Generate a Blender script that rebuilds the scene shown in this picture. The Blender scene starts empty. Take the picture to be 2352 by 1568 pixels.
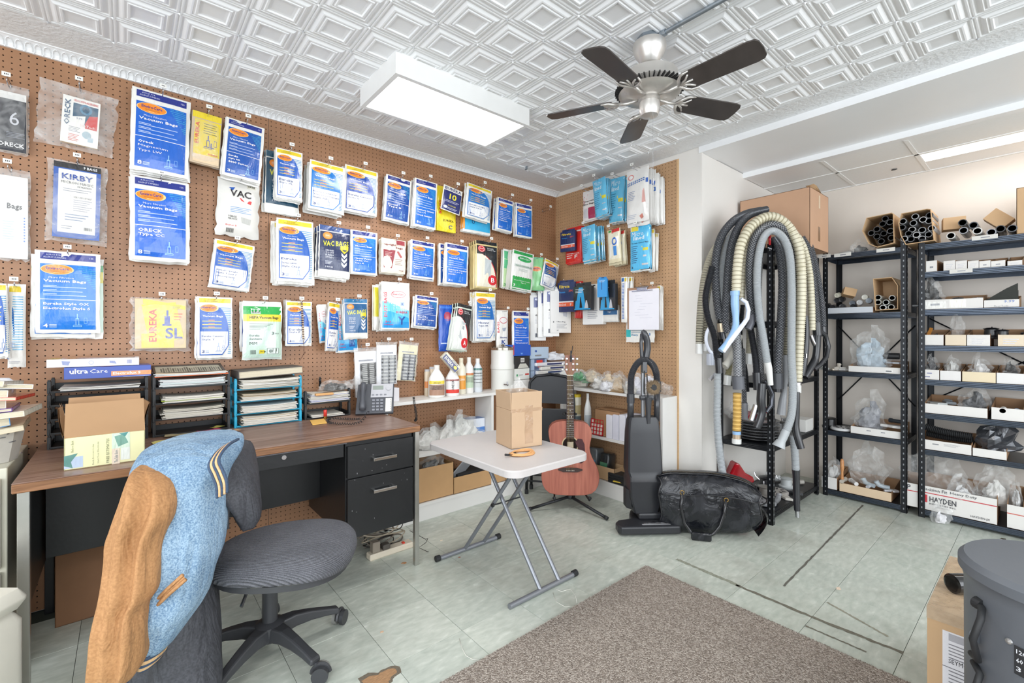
import bpy,bmesh,math,random
from math import sin,cos,pi,radians,atan2,sqrt,hypot
from mathutils import Vector,Matrix,Euler

S=bpy.context.scene
COL=S.collection
R_=random.Random(7)

# ---------------------------------------------------------------- camera
CAM_H=1.24
TH=radians(49.77)
FW=(cos(TH),sin(TH));RT=(sin(TH),-cos(TH))
cd=bpy.data.cameras.new('camera');cam=bpy.data.objects.new('camera',cd);COL.objects.link(cam)
cam.location=(0,0,CAM_H)
cam.rotation_euler=(pi/2,0,-(pi/2-TH))
cd.lens=1050*36/2352;cd.sensor_width=36;cd.shift_y=-18/2352
cd.clip_start=0.02;cd.clip_end=60
S.camera=cam

# ---------------------------------------------------------------- world, lights, exposure
W=bpy.data.worlds.new('daylight');S.world=W;W.use_nodes=True
bg=W.node_tree.nodes['Background'];bg.inputs[0].default_value=(0.86,0.93,1.0,1);bg.inputs[1].default_value=1.3
S.view_settings.view_transform='Standard';S.view_settings.look='None'
S.view_settings.gamma=1;S.view_settings.use_curve_mapping=False
S.view_settings.exposure=0.3

def area(name,loc,rot,sx,sy,power,col=(1,1,1)):
    l=bpy.data.lights.new(name,'AREA');l.shape='RECTANGLE';l.size=sx;l.size_y=sy
    l.energy=power;l.color=col
    o=bpy.data.objects.new(name,l);o.location=loc;o.rotation_euler=rot;COL.objects.link(o)
    return o
# added daylight fill at unseen window openings behind the camera, then the ceiling tubes
area('fill_daylight_front',(-2.6,-0.4,1.45),(0,-pi/2,0),2.0,4.2,95,(0.9,0.95,1.0))
area('fill_daylight_side',(1.2,-3.05,1.45),(pi/2,0,0),5.2,2.0,105,(0.9,0.95,1.0))
area('tube_light',(1.33,2.09,2.40),(0,0,0),0.76,0.36,9,(1.0,0.98,0.97))
area('fill_tube_behind',(-0.6,0.2,2.38),(0,0,0),1.2,0.5,13,(1.0,0.98,0.97))  # this lamp and the rear one are unseen, added as fill
area('fill_tube_rear',(1.4,-1.4,2.38),(0,0,0),1.2,0.5,13,(1.0,0.98,0.97))
area('troffer_light',(4.145,-0.1,2.40),(0,0,0),0.19,1.25,3,(0.97,0.98,1.0))

# ---------------------------------------------------------------- helpers
def at(x,y,X=None,Y=None,Z=None):
    """the world point seen at picture position (x, y) that lies on the given real plane"""
    a=(x-1176)/1050;b=(766-y)/1050
    dx,dy=FW[0]+RT[0]*a,FW[1]+RT[1]*a
    if X is not None:d=X/dx
    elif Y is not None:d=Y/dy
    else:d=(Z-CAM_H)/b
    return Vector((dx*d,dy*d,CAM_H+b*d))

def ray(x,y,d):
    """the world point seen at (x, y) at depth d metres in front of the lens"""
    a=(x-1176)/1050*d
    return Vector((FW[0]*d+RT[0]*a,FW[1]*d+RT[1]*a,CAM_H+(766-y)/1050*d))
ROTC=-(pi/2-TH)

def lin(c):
    if isinstance(c,str):
        v=[int(c[i:i+2],16)/255 for i in(0,2,4)]
    else:v=c
    return tuple((x/12.92 if x<=0.04045 else((x+0.055)/1.055)**2.4)for x in v)+(1,)

MATS={}
def M(c,rough=0.5,metal=0.0,var=0.06,ns=18,bump=0.0,bs=60,coat=0.0,name=None,emit=0,alpha=1.0,spec=None,aniso=None):
    key=(name,c,rough,metal,var,ns,bump,bs,coat,emit,alpha,spec,aniso)
    if key in MATS:return MATS[key]
    m=bpy.data.materials.new(name or 'surface');m.use_nodes=True
    nt=m.node_tree;n=nt.nodes;L=nt.links;p=n['Principled BSDF']
    base=lin(c)
    p.inputs['Roughness'].default_value=rough;p.inputs['Metallic'].default_value=metal
    if coat:p.inputs['Coat Weight'].default_value=coat;p.inputs['Coat Roughness'].default_value=0.12
    if spec is not None:p.inputs['Specular IOR Level'].default_value=spec
    tc=n.new('ShaderNodeTexCoord')
    mp=n.new('ShaderNodeMapping');L.new(tc.outputs['Object'],mp.inputs[0])
    if aniso:mp.inputs['Scale'].default_value=aniso
    if var:
        t=n.new('ShaderNodeTexNoise');t.inputs['Scale'].default_value=ns;t.inputs['Detail'].default_value=4
        L.new(mp.outputs[0],t.inputs['Vector'])
        r=n.new('ShaderNodeMapRange');r.inputs['To Min'].default_value=1-var*1.6;r.inputs['To Max'].default_value=1+var*1.2
        L.new(t.outputs[0],r.inputs['Value'])
        mx=n.new('ShaderNodeVectorMath');mx.operation='SCALE';mx.inputs[0].default_value=base[:3]
        L.new(r.outputs[0],mx.inputs['Scale']);L.new(mx.outputs[0],p.inputs['Base Color'])
    else:p.inputs['Base Color'].default_value=base
    if bump:
        t2=n.new('ShaderNodeTexNoise');t2.inputs['Scale'].default_value=bs;t2.inputs['Detail'].default_value=3
        L.new(mp.outputs[0],t2.inputs['Vector'])
        b=n.new('ShaderNodeBump');b.inputs['Strength'].default_value=bump;b.inputs['Distance'].default_value=0.01
        L.new(t2.outputs[0],b.inputs['Height']);L.new(b.outputs[0],p.inputs['Normal'])
    if emit:
        p.inputs['Emission Color'].default_value=base;p.inputs['Emission Strength'].default_value=emit
    if alpha<1:p.inputs['Alpha'].default_value=alpha
    m.diffuse_color=base
    MATS[key]=m
    return m

def film(name='clear_film',tint='f2f2f0',a=0.22,rough=0.12,bump=0.6,bs=25):
    """thin clear plastic: mostly see-through with bright crinkled glints"""
    key=('film',name,tint,a,rough,bump,bs)
    if key in MATS:return MATS[key]
    m=bpy.data.materials.new(name);m.use_nodes=True
    nt=m.node_tree;n=nt.nodes;L=nt.links;p=n['Principled BSDF']
    out=[x for x in n if x.type=='OUTPUT_MATERIAL'][0]
    p.inputs['Base Color'].default_value=lin(tint);p.inputs['Roughness'].default_value=rough
    p.inputs['Specular IOR Level'].default_value=1.0
    tc=n.new('ShaderNodeTexCoord');t=n.new('ShaderNodeTexNoise');t.inputs['Scale'].default_value=bs
    t.inputs['Detail'].default_value=2;t.inputs['Distortion'].default_value=1.5
    L.new(tc.outputs['Object'],t.inputs['Vector'])
    b=n.new('ShaderNodeBump');b.inputs['Strength'].default_value=bump;b.inputs['Distance'].default_value=0.02
    L.new(t.outputs[0],b.inputs['Height']);L.new(b.outputs[0],p.inputs['Normal'])
    cr=n.new('ShaderNodeMapRange');cr.inputs['From Min'].default_value=0.35;cr.inputs['From Max'].default_value=0.75
    cr.inputs['To Min'].default_value=a*0.5;cr.inputs['To Max'].default_value=min(1,a*2.2)
    L.new(t.outputs[0],cr.inputs['Value'])
    tr=n.new('ShaderNodeBsdfTransparent');mx=n.new('ShaderNodeMixShader')
    L.new(cr.outputs[0],mx.inputs[0]);L.new(tr.outputs[0],mx.inputs[1]);L.new(p.outputs[0],mx.inputs[2])
    L.new(mx.outputs[0],out.inputs[0])
    MATS[key]=m
    return m

class MB:
    """collects shapes and links them as one mesh object"""
    def __init__(s):s.v=[];s.f=[];s.m=[];s.mats=[]
    def mi(s,m):
        if m not in s.mats:s.mats.append(m)
        return s.mats.index(m)
    def add(s,vs,fs,m):
        o=len(s.v);s.v+=[tuple(v)for v in vs];k=s.mi(m)
        for f in fs:s.f.append([i+o for i in f]);s.m.append(k)
    def box(s,x0,x1,y0,y1,z0,z1,m,mt=None):
        vs=[(x,y,z)for z in(z0,z1)for y in(y0,y1)for x in(x0,x1)]
        if mt is not None:vs=[mt@Vector(v)for v in vs]
        s.add(vs,[(0,2,3,1),(4,5,7,6),(0,1,5,4),(2,6,7,3),(0,4,6,2),(1,3,7,5)],m)
    def rbox(s,x0,x1,y0,y1,z0,z1,m,r=0.004,mt=None,seg=2):
        """box with rounded vertical edges and small top/bottom chamfers"""
        r=min(r,(x1-x0)/2.01,(y1-y0)/2.01,(z1-z0)/2.01)
        out=[]
        for cx,cy,a0 in((x1-r,y1-r,0),(x0+r,y1-r,90),(x0+r,y0+r,180),(x1-r,y0+r,270)):
            for k in range(seg+1):
                a=radians(a0+90*k/seg);out.append((cx+r*cos(a),cy+r*sin(a),cx,cy))
        n=len(out);vs=[]
        for z,q in((z0,0),(z0+r,1),(z1-r,1),(z1,0)):
            for(x,y,cx,cy)in out:
                if q:vs.append((x,y,z))
                else:vs.append((cx+(x-cx)*0.3,cy+(y-cy)*0.3,z))
        fs=[list(range(n))[::-1],[3*n+i for i in range(n)]]
        for k in range(3):
            for i in range(n):
                j=(i+1)%n;fs.append((k*n+i,k*n+j,(k+1)*n+j,(k+1)*n+i))
        if mt is not None:vs=[mt@Vector(v)for v in vs]
        s.add(vs,fs,m)
    def prism(s,pts,z0,z1,m,mt=None):
        n=len(pts);vs=[(p[0],p[1],z0)for p in pts]+[(p[0],p[1],z1)for p in pts]
        if mt is not None:vs=[mt@Vector(v)for v in vs]
        s.add(vs,[list(range(n))[::-1],list(range(n,2*n))]+[(i,(i+1)%n,n+(i+1)%n,n+i)for i in range(n)],m)
    def lathe(s,prof,m,seg=20,mt=None,a0=0,a1=2*pi):
        full=abs(a1-a0-2*pi)<1e-6;n=seg if full else seg+1;vs=[]
        for(r,z)in prof:
            for i in range(n):
                a=a0+(a1-a0)*i/seg;vs.append((r*cos(a),r*sin(a),z))
        fs=[]
        for k in range(len(prof)-1):
            for i in range(seg):
                j=(i+1)%n if full else i+1
                fs.append((k*n+i,k*n+j,(k+1)*n+j,(k+1)*n+i))
        if full:
            if prof[0][0]>1e-5:fs.append(list(range(n))[::-1])
            if prof[-1][0]>1e-5:fs.append([(len(prof)-1)*n+i for i in range(n)])
        if mt is not None:vs=[mt@Vector(v)for v in vs]
        s.add(vs,fs,m)
    def tube(s,pts,r,m,seg=8,cap=True,closed=False):
        pts=[Vector(p)for p in pts];n=len(pts);vs=[];rr=r if isinstance(r,(list,tuple))else[r]*n
        t0=(pts[1]-pts[0]).normalized()
        up=Vector((0,0,1))if abs(t0.z)<0.9 else Vector((1,0,0))
        nx=t0.cross(up).normalized()
        for i in range(n):
            if closed:t=(pts[(i+1)%n]-pts[i-1])
            else:t=pts[min(i+1,n-1)]-pts[max(i-1,0)]
            if t.length<1e-9:t=t0
            t=t.normalized();nx=(nx-t*nx.dot(t))
            if nx.length<1e-6:nx=t.orthogonal()
            nx.normalize();ny=t.cross(nx)
            for k in range(seg):
                a=2*pi*k/seg;vs.append(pts[i]+(nx*cos(a)+ny*sin(a))*rr[i])
        fs=[]
        for i in range(n if closed else n-1):
            j=(i+1)%n
            for k in range(seg):
                l=(k+1)%seg;fs.append((i*seg+k,i*seg+l,j*seg+l,j*seg+k))
        if cap and not closed:fs+=[list(range(seg))[::-1],[(n-1)*seg+k for k in range(seg)]]
        s.add(vs,fs,m)
    def cyl(s,p0,p1,r,m,seg=14,r1=None):s.tube([p0,p1],[r,r if r1 is None else r1],m,seg)
    def grid(s,nx,ny,fn,m,flip=False):
        vs=[fn(i/nx,j/ny)for j in range(ny+1)for i in range(nx+1)]
        fs=[]
        for j in range(ny):
            for i in range(nx):
                a=j*(nx+1)+i;q=(a,a+1,a+nx+2,a+nx+1)
                fs.append(q[::-1]if flip else q)
        s.add(vs,fs,m)
    def build(s,name,parent=None,smooth=False,bevel=0,loc=None,rot=None,sub=0,angle=None):
        me=bpy.data.meshes.new(name);me.from_pydata(s.v,[],s.f)
        for m in s.mats:me.materials.append(m)
        me.polygons.foreach_set('material_index',s.m)
        if smooth:me.polygons.foreach_set('use_smooth',[True]*len(s.f))
        me.update()
        if smooth and angle:
            try:me.set_sharp_from_angle(angle=radians(angle))
            except Exception:pass
        o=bpy.data.objects.new(name,me);COL.objects.link(o)
        if parent:o.parent=parent
        if loc is not None:o.location=loc
        if rot is not None:o.rotation_euler=rot if not isinstance(rot,(int,float))else(0,0,rot)
        if bevel:
            b=o.modifiers.new('b','BEVEL');b.width=bevel;b.segments=2;b.limit_method='ANGLE';b.angle_limit=radians(40)
        if sub:
            b=o.modifiers.new('s','SUBSURF');b.levels=sub;b.render_levels=sub
        return o

def thing(name,label,cat,loc=(0,0,0),rot=0,group=None):
    o=bpy.data.objects.new(name,None);COL.objects.link(o);o.empty_display_size=0.05
    o.location=loc;o.rotation_euler=(0,0,rot)if isinstance(rot,(int,float))else rot
    o['label']=label;o['category']=cat
    if group:o['group']=group
    return o
def tag(o,label,cat,group=None,kind=None):
    o['label']=label;o['category']=cat
    if group:o['group']=group
    if kind:o['kind']=kind
    return o
def st(o,label=None):
    o['kind']='structure'
    if label:o['label']=label
    return o
KIDS={}
def dup(root,loc,rot=None,label=None,group=None):
    kids=[c for c in bpy.data.objects if c.parent==root]if root not in KIDS else KIDS[root]
    KIDS[root]=kids
    r=root.copy();COL.objects.link(r);r.location=loc
    if rot is not None:r.rotation_euler=(0,0,rot)if isinstance(rot,(int,float))else rot
    if label:r['label']=label
    if group:r['group']=group
    for ch in kids:
        c=ch.copy();COL.objects.link(c);c.parent=r
        if ch not in KIDS:KIDS[ch]=[g for g in bpy.data.objects if g.parent==ch]
        for g in KIDS[ch]:
            d=g.copy();COL.objects.link(d);d.parent=c
    return r

# lettering: glyph outlines of the built-in font as flat meshes, cached
GLY={}
def glyphs(text,bold=0.0):
    bold=0.0 if 'M' in text or 'W' in text else min(bold,0.02);k=(text,bold)
    if k in GLY:return GLY[k]
    c=bpy.data.curves.new('t','FONT');c.body=text;c.resolution_u=1 if len(text)>3 else 3;c.offset=bold
    c.fill_mode='FRONT'
    o=bpy.data.objects.new('t',c);me=bpy.data.meshes.new_from_object(o)
    vs=[(v.co.x,v.co.y)for v in me.vertices];fs=[list(p.vertices)for p in me.polygons]
    bpy.data.objects.remove(o);bpy.data.meshes.remove(me);bpy.data.curves.remove(c)
    if not vs:GLY[k]=([],[],1,1);return GLY[k]
    x0=min(v[0]for v in vs);x1=max(v[0]for v in vs);y0=min(v[1]for v in vs);y1=max(v[1]for v in vs)
    if y1<=y0:y1=y0+1
    GLY[k]=([((x-x0)/(x1-x0+1e-9),(y-y0)/(y1-y0))for x,y in vs],fs,x1-x0,y1-y0)
    return GLY[k]
WHITE='eeeeec'
# ================================================================ the room
WALL_Y=2.91;WALL_X=2.98;BACK_X=4.50;PART_Y=1.535;CEIL=2.513;HEAD=2.468;BCEIL=2.432
PEG_TOP=2.474
paint=M('e6e2dc',0.55,var=0.03,ns=3,bump=0.05,bs=120,name='wall_paint')
cpaint=M('f0f1f2',0.30,var=0.02,ns=4,name='gloss_white_paint')
ctext=M('eeeff0',0.45,var=0.03,ns=30,bump=0.55,bs=55,name='textured_white_paint')
btile=M('f4f4f3',0.8,var=0.02,ns=60,bump=0.1,bs=200,name='ceiling_board')

def peg_material(c,name):
    m=M(c,0.42,var=0.14,ns=5,bump=0.06,bs=90,name=name);return m
peg_a=peg_material('a07555','pegboard_brown');peg_b=peg_material('b8936f','pegboard_tan')
dark_hole=M('150e0a',0.9,var=0,name='hole_dark')

def pegboard(name,nx,nz,m,parent,loc,rot,label):
    """hardboard with real round holes on a one inch grid; local x right, z up, front at y=0 facing -y"""
    p=0.0254;r=0.0031;h=p/2
    oc=[(r*cos(pi/8+k*pi/4),r*sin(pi/8+k*pi/4))for k in range(8)]
    sq=[(h,h),(-h,h),(-h,-h),(h,-h)]
    base=[(x,0.0,z)for x,z in sq]+[(x,0.0,z)for x,z in oc]+[(x,0.005,z)for x,z in oc]
    fs=[(0,4,11),(0,5,4),(0,1,6,5),(1,7,6),(1,2,8,7),(2,9,8),(2,3,10,9),(3,11,10),(3,0,11)]
    fs=[(0,5,4),(0,1,6,5),(1,7,6),(1,2,8,7),(2,9,8),(2,3,10,9),(3,11,10),(3,0,4,11)]
    ring=[(4+k,4+(k+1)%8,12+(k+1)%8,12+k)for k in range(8)]
    cap=[tuple(12+k for k in range(8))]
    V=[];F=[];MI=[]
    for j in range(nz):
        for i in range(nx):
            o=len(V);cx=(i+0.5)*p;cz=(j+0.5)*p
            V+=[(x+cx,y,z+cz)for x,y,z in base]
            for f in fs+ring:F.append([q+o for q in f]);MI.append(0)
            for f in cap:F.append([q+o for q in f]);MI.append(1)
    me=bpy.data.meshes.new(name);me.from_pydata(V,[],F);me.materials.append(m);me.materials.append(dark_hole)
    me.polygons.foreach_set('material_index',MI);me.update()
    o=bpy.data.objects.new(name,me);COL.objects.link(o);o.parent=parent;o.location=loc;o.rotation_euler=(0,0,rot)
    if label:o['label']=label
    return o

# floor: slab and 12 inch vinyl tiles
b=MB();b.box(-2.7,4.6,-3.2,3.0,-0.06,-0.004,M('4a4f48',0.9,name='floor_slab'));FL=st(b.build('floor'))
def tile_mat(name,c1,c2,rot):
    m=bpy.data.materials.new(name);m.use_nodes=True;nt=m.node_tree;n=nt.nodes;L=nt.links;p=n['Principled BSDF']
    p.inputs['Roughness'].default_value=0.3;p.inputs['Specular IOR Level'].default_value=0.4
    tc=n.new('ShaderNodeTexCoord');geo=n.new('ShaderNodeNewGeometry')
    mp=n.new('ShaderNodeMapping');mp.inputs['Scale'].default_value=(1,2.6,1);mp.inputs['Rotation'].default_value=(0,0,rot)
    L.new(geo.outputs['Position'],mp.inputs[0])
    t=n.new('ShaderNodeTexNoise');t.inputs['Scale'].default_value=16;t.inputs['Detail'].default_value=6;t.inputs['Distortion'].default_value=0.3
    L.new(mp.outputs[0],t.inputs['Vector'])
    r=n.new('ShaderNodeValToRGB');e=r.color_ramp.elements
    e[0].position=0.3;e[0].color=lin(c1);e[1].position=0.62;e[1].color=lin(c2)
    x=e.new(0.78);x.color=lin('d9ddd4')
    L.new(t.outputs[0],r.inputs[0])
    # worn grey dirt
    t2=n.new('ShaderNodeTexNoise');t2.inputs['Scale'].default_value=2.3;t2.inputs['Detail'].default_value=7;t2.inputs['Roughness'].default_value=0.65
    L.new(geo.outputs['Position'],t2.inputs['Vector'])
    r2=n.new('ShaderNodeMapRange');r2.inputs['From Min'].default_value=0.5;r2.inputs['From Max'].default_value=0.78
    r2.inputs['To Max'].default_value=0.6;L.new(t2.outputs[0],r2.inputs['Value'])
    mx=n.new('ShaderNodeMix');mx.data_type='RGBA';mx.inputs[7].default_value=lin('878478')
    L.new(r2.outputs[0],mx.inputs[0]);L.new(r.outputs[0],mx.inputs[6])
    # fine dark specks and scuffs
    t3=n.new('ShaderNodeTexVoronoi');t3.inputs['Scale'].default_value=26
    L.new(mp.outputs[0],t3.inputs['Vector'])
    r3=n.new('ShaderNodeMapRange');r3.inputs['From Min'].default_value=0.03;r3.inputs['From Max'].default_value=0.075
    r3.inputs['To Min'].default_value=0.55;r3.inputs['To Max'].default_value=0;L.new(t3.outputs['Distance'],r3.inputs['Value'])
    m2=n.new('ShaderNodeMix');m2.data_type='RGBA';m2.inputs[7].default_value=lin('5d5a50')
    L.new(r3.outputs[0],m2.inputs[0]);L.new(mx.outputs[2],m2.inputs[6])
    L.new(m2.outputs[2],p.inputs['Base Color'])
    return m
tms=[tile_mat('vinyl_tile','b1b9ae','c6cbc1',0.5),tile_mat('vinyl_tile_turned','aeb5ab','c2c7bd',2.0),tile_mat('vinyl_tile_pale','b6bcb1','cacec4',0.9)]
T=0.3048;tmesh=[]
for tm in tms:
    q=MB();q.rbox(-T/2+0.0008,T/2-0.0008,-T/2+0.0008,T/2-0.0008,-0.004,0,tm,r=0.0006,seg=1)
    o=q.build('floor_tile');tmesh.append(o.data);bpy.data.objects.remove(o)
tr=random.Random(3)
for i in range(-9,12):
    for j in range(-5,9):
        cx=1.075+T*(i+0.5);cy=0.375+T*(j+0.5)
        if cx>4.6 or cy>2.95:continue
        # only the part of the floor that the room shows from around the camera
        if cx*FW[0]+cy*FW[1]<-0.2:continue
        o=bpy.data.objects.new('floor_tile',tr.choice(tmesh));COL.objects.link(o);o.parent=FL
        o.location=(cx,cy,tr.uniform(-0.0003,0.0003))
# tape line and grime line on the tiles
stain=M('6f6b5e',0.8,var=0.25,ns=40,name='old_tape_residue')
def streak(name,pts,w,m,z=0.0012,seed=1):
    q=MB();rr=random.Random(seed);n=40
    P=[Vector(p)for p in pts]
    def pos(t):
        k=min(int(t*(len(P)-1)),len(P)-2);f=t*(len(P)-1)-k;return P[k].lerp(P[k+1],f)
    vs=[]
    for i in range(n+1):
        t=i/n;p=pos(t);d=(P[-1]-P[0]).normalized();nn=Vector((-d.y,d.x,0))
        w1=w*rr.uniform(0.4,1);w2=w*rr.uniform(0.4,1)
        vs+=[p+nn*w1+Vector((0,0,z)),p-nn*w2+Vector((0,0,z))]
    q.add(vs,[(2*i,2*i+1,2*i+3,2*i+2)for i in range(n)],m)
    o=q.build(name,FL);return o
streak('tape_residue',[at(1800,1346,Z=0),at(1982,1160,Z=0)],0.007,M('66635b',0.7,var=0.2,ns=60,name='dark_tape'))
streak('grime_line',[at(1554,1284,Z=0),at(1700,1346,Z=0)],0.014,M('8f9182',0.8,var=0.25,ns=60,name='grime_pale'),seed=2)
streak('grime_line',[at(1690,1343,Z=0),at(1870,1419,Z=0),at(2075,1500,Z=0)],0.012,stain,seed=3)
streak('grime_line',[at(1850,1437,Z=0),at(1990,1497,Z=0)],0.006,stain,seed=5)
streak('grime_line',[at(1900,1383,Z=0),at(2040,1462,Z=0)],0.007,M('93907f',0.8,var=0.2,ns=60,name='grime_tan'),seed=6)

# broken tile showing the wood below
q=MB();c=at(872,1562,Z=0);rr=random.Random(5);pts=[];pts2=[]
for k in range(28):
    a=2*pi*k/28;r=0.062*(1+0.22*sin(3*a+1))*rr.uniform(0.85,1.12)
    pts.append((c.x+r*cos(a)*1.1,c.y+r*sin(a)*0.9));pts2.append((c.x+r*0.82*cos(a+0.1)*1.1,c.y+r*0.7*sin(a+0.1)*0.9))
q.prism(pts,0.0002,0.0008,M('6e6456',0.9,var=0.3,ns=120,name='old_glue'));q.prism(pts2,0.0008,0.0014,M('a8825e',0.85,var=0.45,ns=50,aniso=(1,9,1),name='bare_wood'))
q.build('broken_patch',FL)
# litter scraps on the floor
def scrap(name,x,y,r,c,label,n=7,h=0.002,cat='scrap'):
    q=MB();p=at(x,y,Z=0);rr=random.Random(int(x));pts=[]
    for k in range(n):
        a=2*pi*k/n;q_=r*rr.uniform(0.5,1.2);pts.append((p.x+q_*cos(a)*1.6,p.y+q_*sin(a)))
    q.prism(pts,0.0008,0.0008+h,M(c,0.8,name='scrap_paper'));tag(q.build(name),label,cat)
scrap('wood_chip',929,1293,0.011,'b5835a','brown wood splinter on the floor below the desk drawers')
scrap('paper_scrap',1014,1241,0.007,'e8d9c4','tiny white and orange scrap beside the folding table foot')
scrap('wood_chip',876,1452,0.006,'c9a88c','small tan chip lying on tiles right of the office chair')
scrap('wood_chip',1055,1280,0.006,'9b6a58','reddish crumb lying against the folding table foot bar')
scrap('paper_scrap',1927,1352,0.010,'ddc9b4','small pale chip on the dirty tiles in front of racks')
scrap('plastic_scrap',2305,1238,0.012,'4b4436','dark flat crumb near the right rack foot')

# walls
b=MB();b.box(-2.7,4.6,WALL_Y+0.02,WALL_Y+0.12,0,2.6,paint);WB=st(b.build('wall_left'))
b=MB();b.box(WALL_X+0.02,BACK_X,PART_Y,WALL_Y+0.02,0,HEAD,paint)
WR=st(b.build('wall_partition',bevel=0.004))
b=MB();b.box(BACK_X,BACK_X+0.1,-3.2,WALL_Y+0.1,0,2.6,M('e2d9cf',0.6,var=0.04,ns=2.5,bump=0.04,bs=90,name='back_wall_paint'));st(b.build('wall_back'))
# shop front and side behind the camera: piers, sills and openings added for the daylight fill
b=MB()
b.box(-2.8,-2.7,-3.2,3.0,0,0.45,paint);b.box(-2.8,-2.7,-3.2,3.0,2.45,2.6,paint)
for y0,y1 in((-3.2,-2.5),(1.7,3.0)):b.box(-2.8,-2.7,y0,y1,0.45,2.45,paint)
st(b.build('wall_front'))
b=MB()
b.box(-2.7,4.6,-3.3,-3.2,0,0.45,paint);b.box(-2.7,4.6,-3.3,-3.2,2.45,2.6,paint)
for x0,x1 in((-2.7,-1.4),(3.8,4.6)):b.box(x0,x1,-3.3,-3.2,0.45,2.45,paint)
st(b.build('wall_right'))

# pegboards
pp=0.0254
seamX=at(617,600,Y=WALL_Y).x
n1=96
z0p=PEG_TOP-97*pp
pegboard('pegboard_panel',n1,97,peg_a,WB,(seamX-0.001-n1*pp,WALL_Y,z0p),0,'left pegboard panel behind the desk')
n2=int((WALL_X-seamX)/pp)
pegboard('pegboard_panel',n2,97,peg_a,WB,(seamX+0.001,WALL_Y,z0p),0,'right pegboard panel reaching the corner')
nr=int((WALL_Y-1.715)/pp)
b=MB();b.box(seamX+0.001+n2*pp,WALL_X+0.02,WALL_Y,WALL_Y+0.02,0,PEG_TOP,peg_a);b.build('pegboard_filler',WB)
pegboard('pegboard_panel',nr,97,peg_b,WR,(WALL_X,WALL_Y,z0p),-pi/2,'tan pegboard panel on the return wall')
yE=WALL_Y-nr*pp
b=MB();b.box(WALL_X-0.001,WALL_X+0.02,yE-0.014,yE,0,PEG_TOP,M('d6b184',0.5,var=0.1,ns=6,aniso=(1,1,12),name='pine_edge'));b.build('edge_strip',WR)
b=MB();b.box(WALL_X+0.004,WALL_X+0.02,PART_Y,yE-0.014,0,HEAD,paint);b.box(WALL_X+0.004,WALL_X+0.02,PART_Y,WALL_Y,HEAD,CEIL+ .004,paint)
st(b.build('trim_1',WR))

# ceiling: slab, tin panels, borders, header beam, back-room boards
b=MB();b.box(-2.7,4.6,-3.2,3.0,2.56,2.66,cpaint)
b.box(-2.7,WALL_X,-3.2,WALL_Y+0.02,CEIL+0.004,2.56,ctext)
CE=st(b.build('ceiling'))
prof=[(0.1016,0),(0.0975,-0.0045),(0.0925,-0.0045),(0.0885,0.0005),(0.0835,0.0005),(0.0795,-0.003),(0.072,-0.0105),(0.0665,-0.012),
        (0.0635,-0.009),(0.0585,-0.009),(0.0555,-0.0135),(0.0495,-0.0135),(0.0455,-0.0065),(0.036,-0.0045)]
prof=[(a,z*0.72)for a,z in prof]
q=MB();PT=0.2032
for i in range(3):
    for j in range(3):
        cx=(i+0.5)*PT;cy=(j+0.5)*PT;vs=[]
        for a,z in prof:vs+=[(cx-a,cy-a,z),(cx+a,cy-a,z),(cx+a,cy+a,z),(cx-a,cy+a,z)]
        fs=[]
        for k in range(len(prof)-1):
            for e in range(4):fs.append((4*k+e,4*(k+1)+e,4*(k+1)+(e+1)%4,4*k+(e+1)%4))
        k=4*(len(prof)-1);fs.append((k,k+3,k+2,k+1))
        q.add(vs,fs,cpaint)
for i in range(4):
    for j in range(4):
        cx=i*PT;cy=j*PT;s=0.008
        q.add([(cx-s,cy,-0.003),(cx,cy-s,-0.003),(cx+s,cy,-0.003),(cx,cy+s,-0.003),(cx,cy,-0.009)],[(0,4,1),(1,4,2),(2,4,3),(3,4,0)],cpaint)
pan=q.build('ceiling_panel',CE);pm=pan.data;bpy.data.objects.remove(pan)
PX1=2.807;PY1=2.646
for i in range(6):
    for j in range(6):
        o=bpy.data.objects.new('ceiling_panel',pm);COL.objects.link(o);o.parent=CE
        o.location=(PX1-(i+1)*0.6096,PY1-(j+1)*0.6096,CEIL)
b=MB()
def fl(x0,x1,y0,y1,m=ctext):b.box(x0,x1,y0,y1,CEIL-0.003,CEIL+0.004,m)
fl(-2.7,WALL_X,PY1,WALL_Y);fl(PX1,WALL_X,-3.2,PY1);fl(-2.7,PX1-6* .6096,-3.2,PY1);fl(PX1-6* .6096,PX1,-3.2,PY1-6* .6096)
b.build('ceiling_border',CE)
b=MB();b.box(WALL_X,3.2,-3.2,PART_Y+0.02,HEAD,2.6,cpaint);b.box(3.203,3.68,-3.2,PART_Y+0.02,HEAD+0.003,2.6,cpaint)
b.box(3.2,3.203,-3.2,PART_Y,HEAD+0.012,2.6,M('b8b8b4',0.6,name='joint_shadow_gap'))
b.box(3.62,3.68,-3.2,PART_Y,BCEIL,HEAD+0.003,cpaint)
st(b.build('trim_2'))
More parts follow.
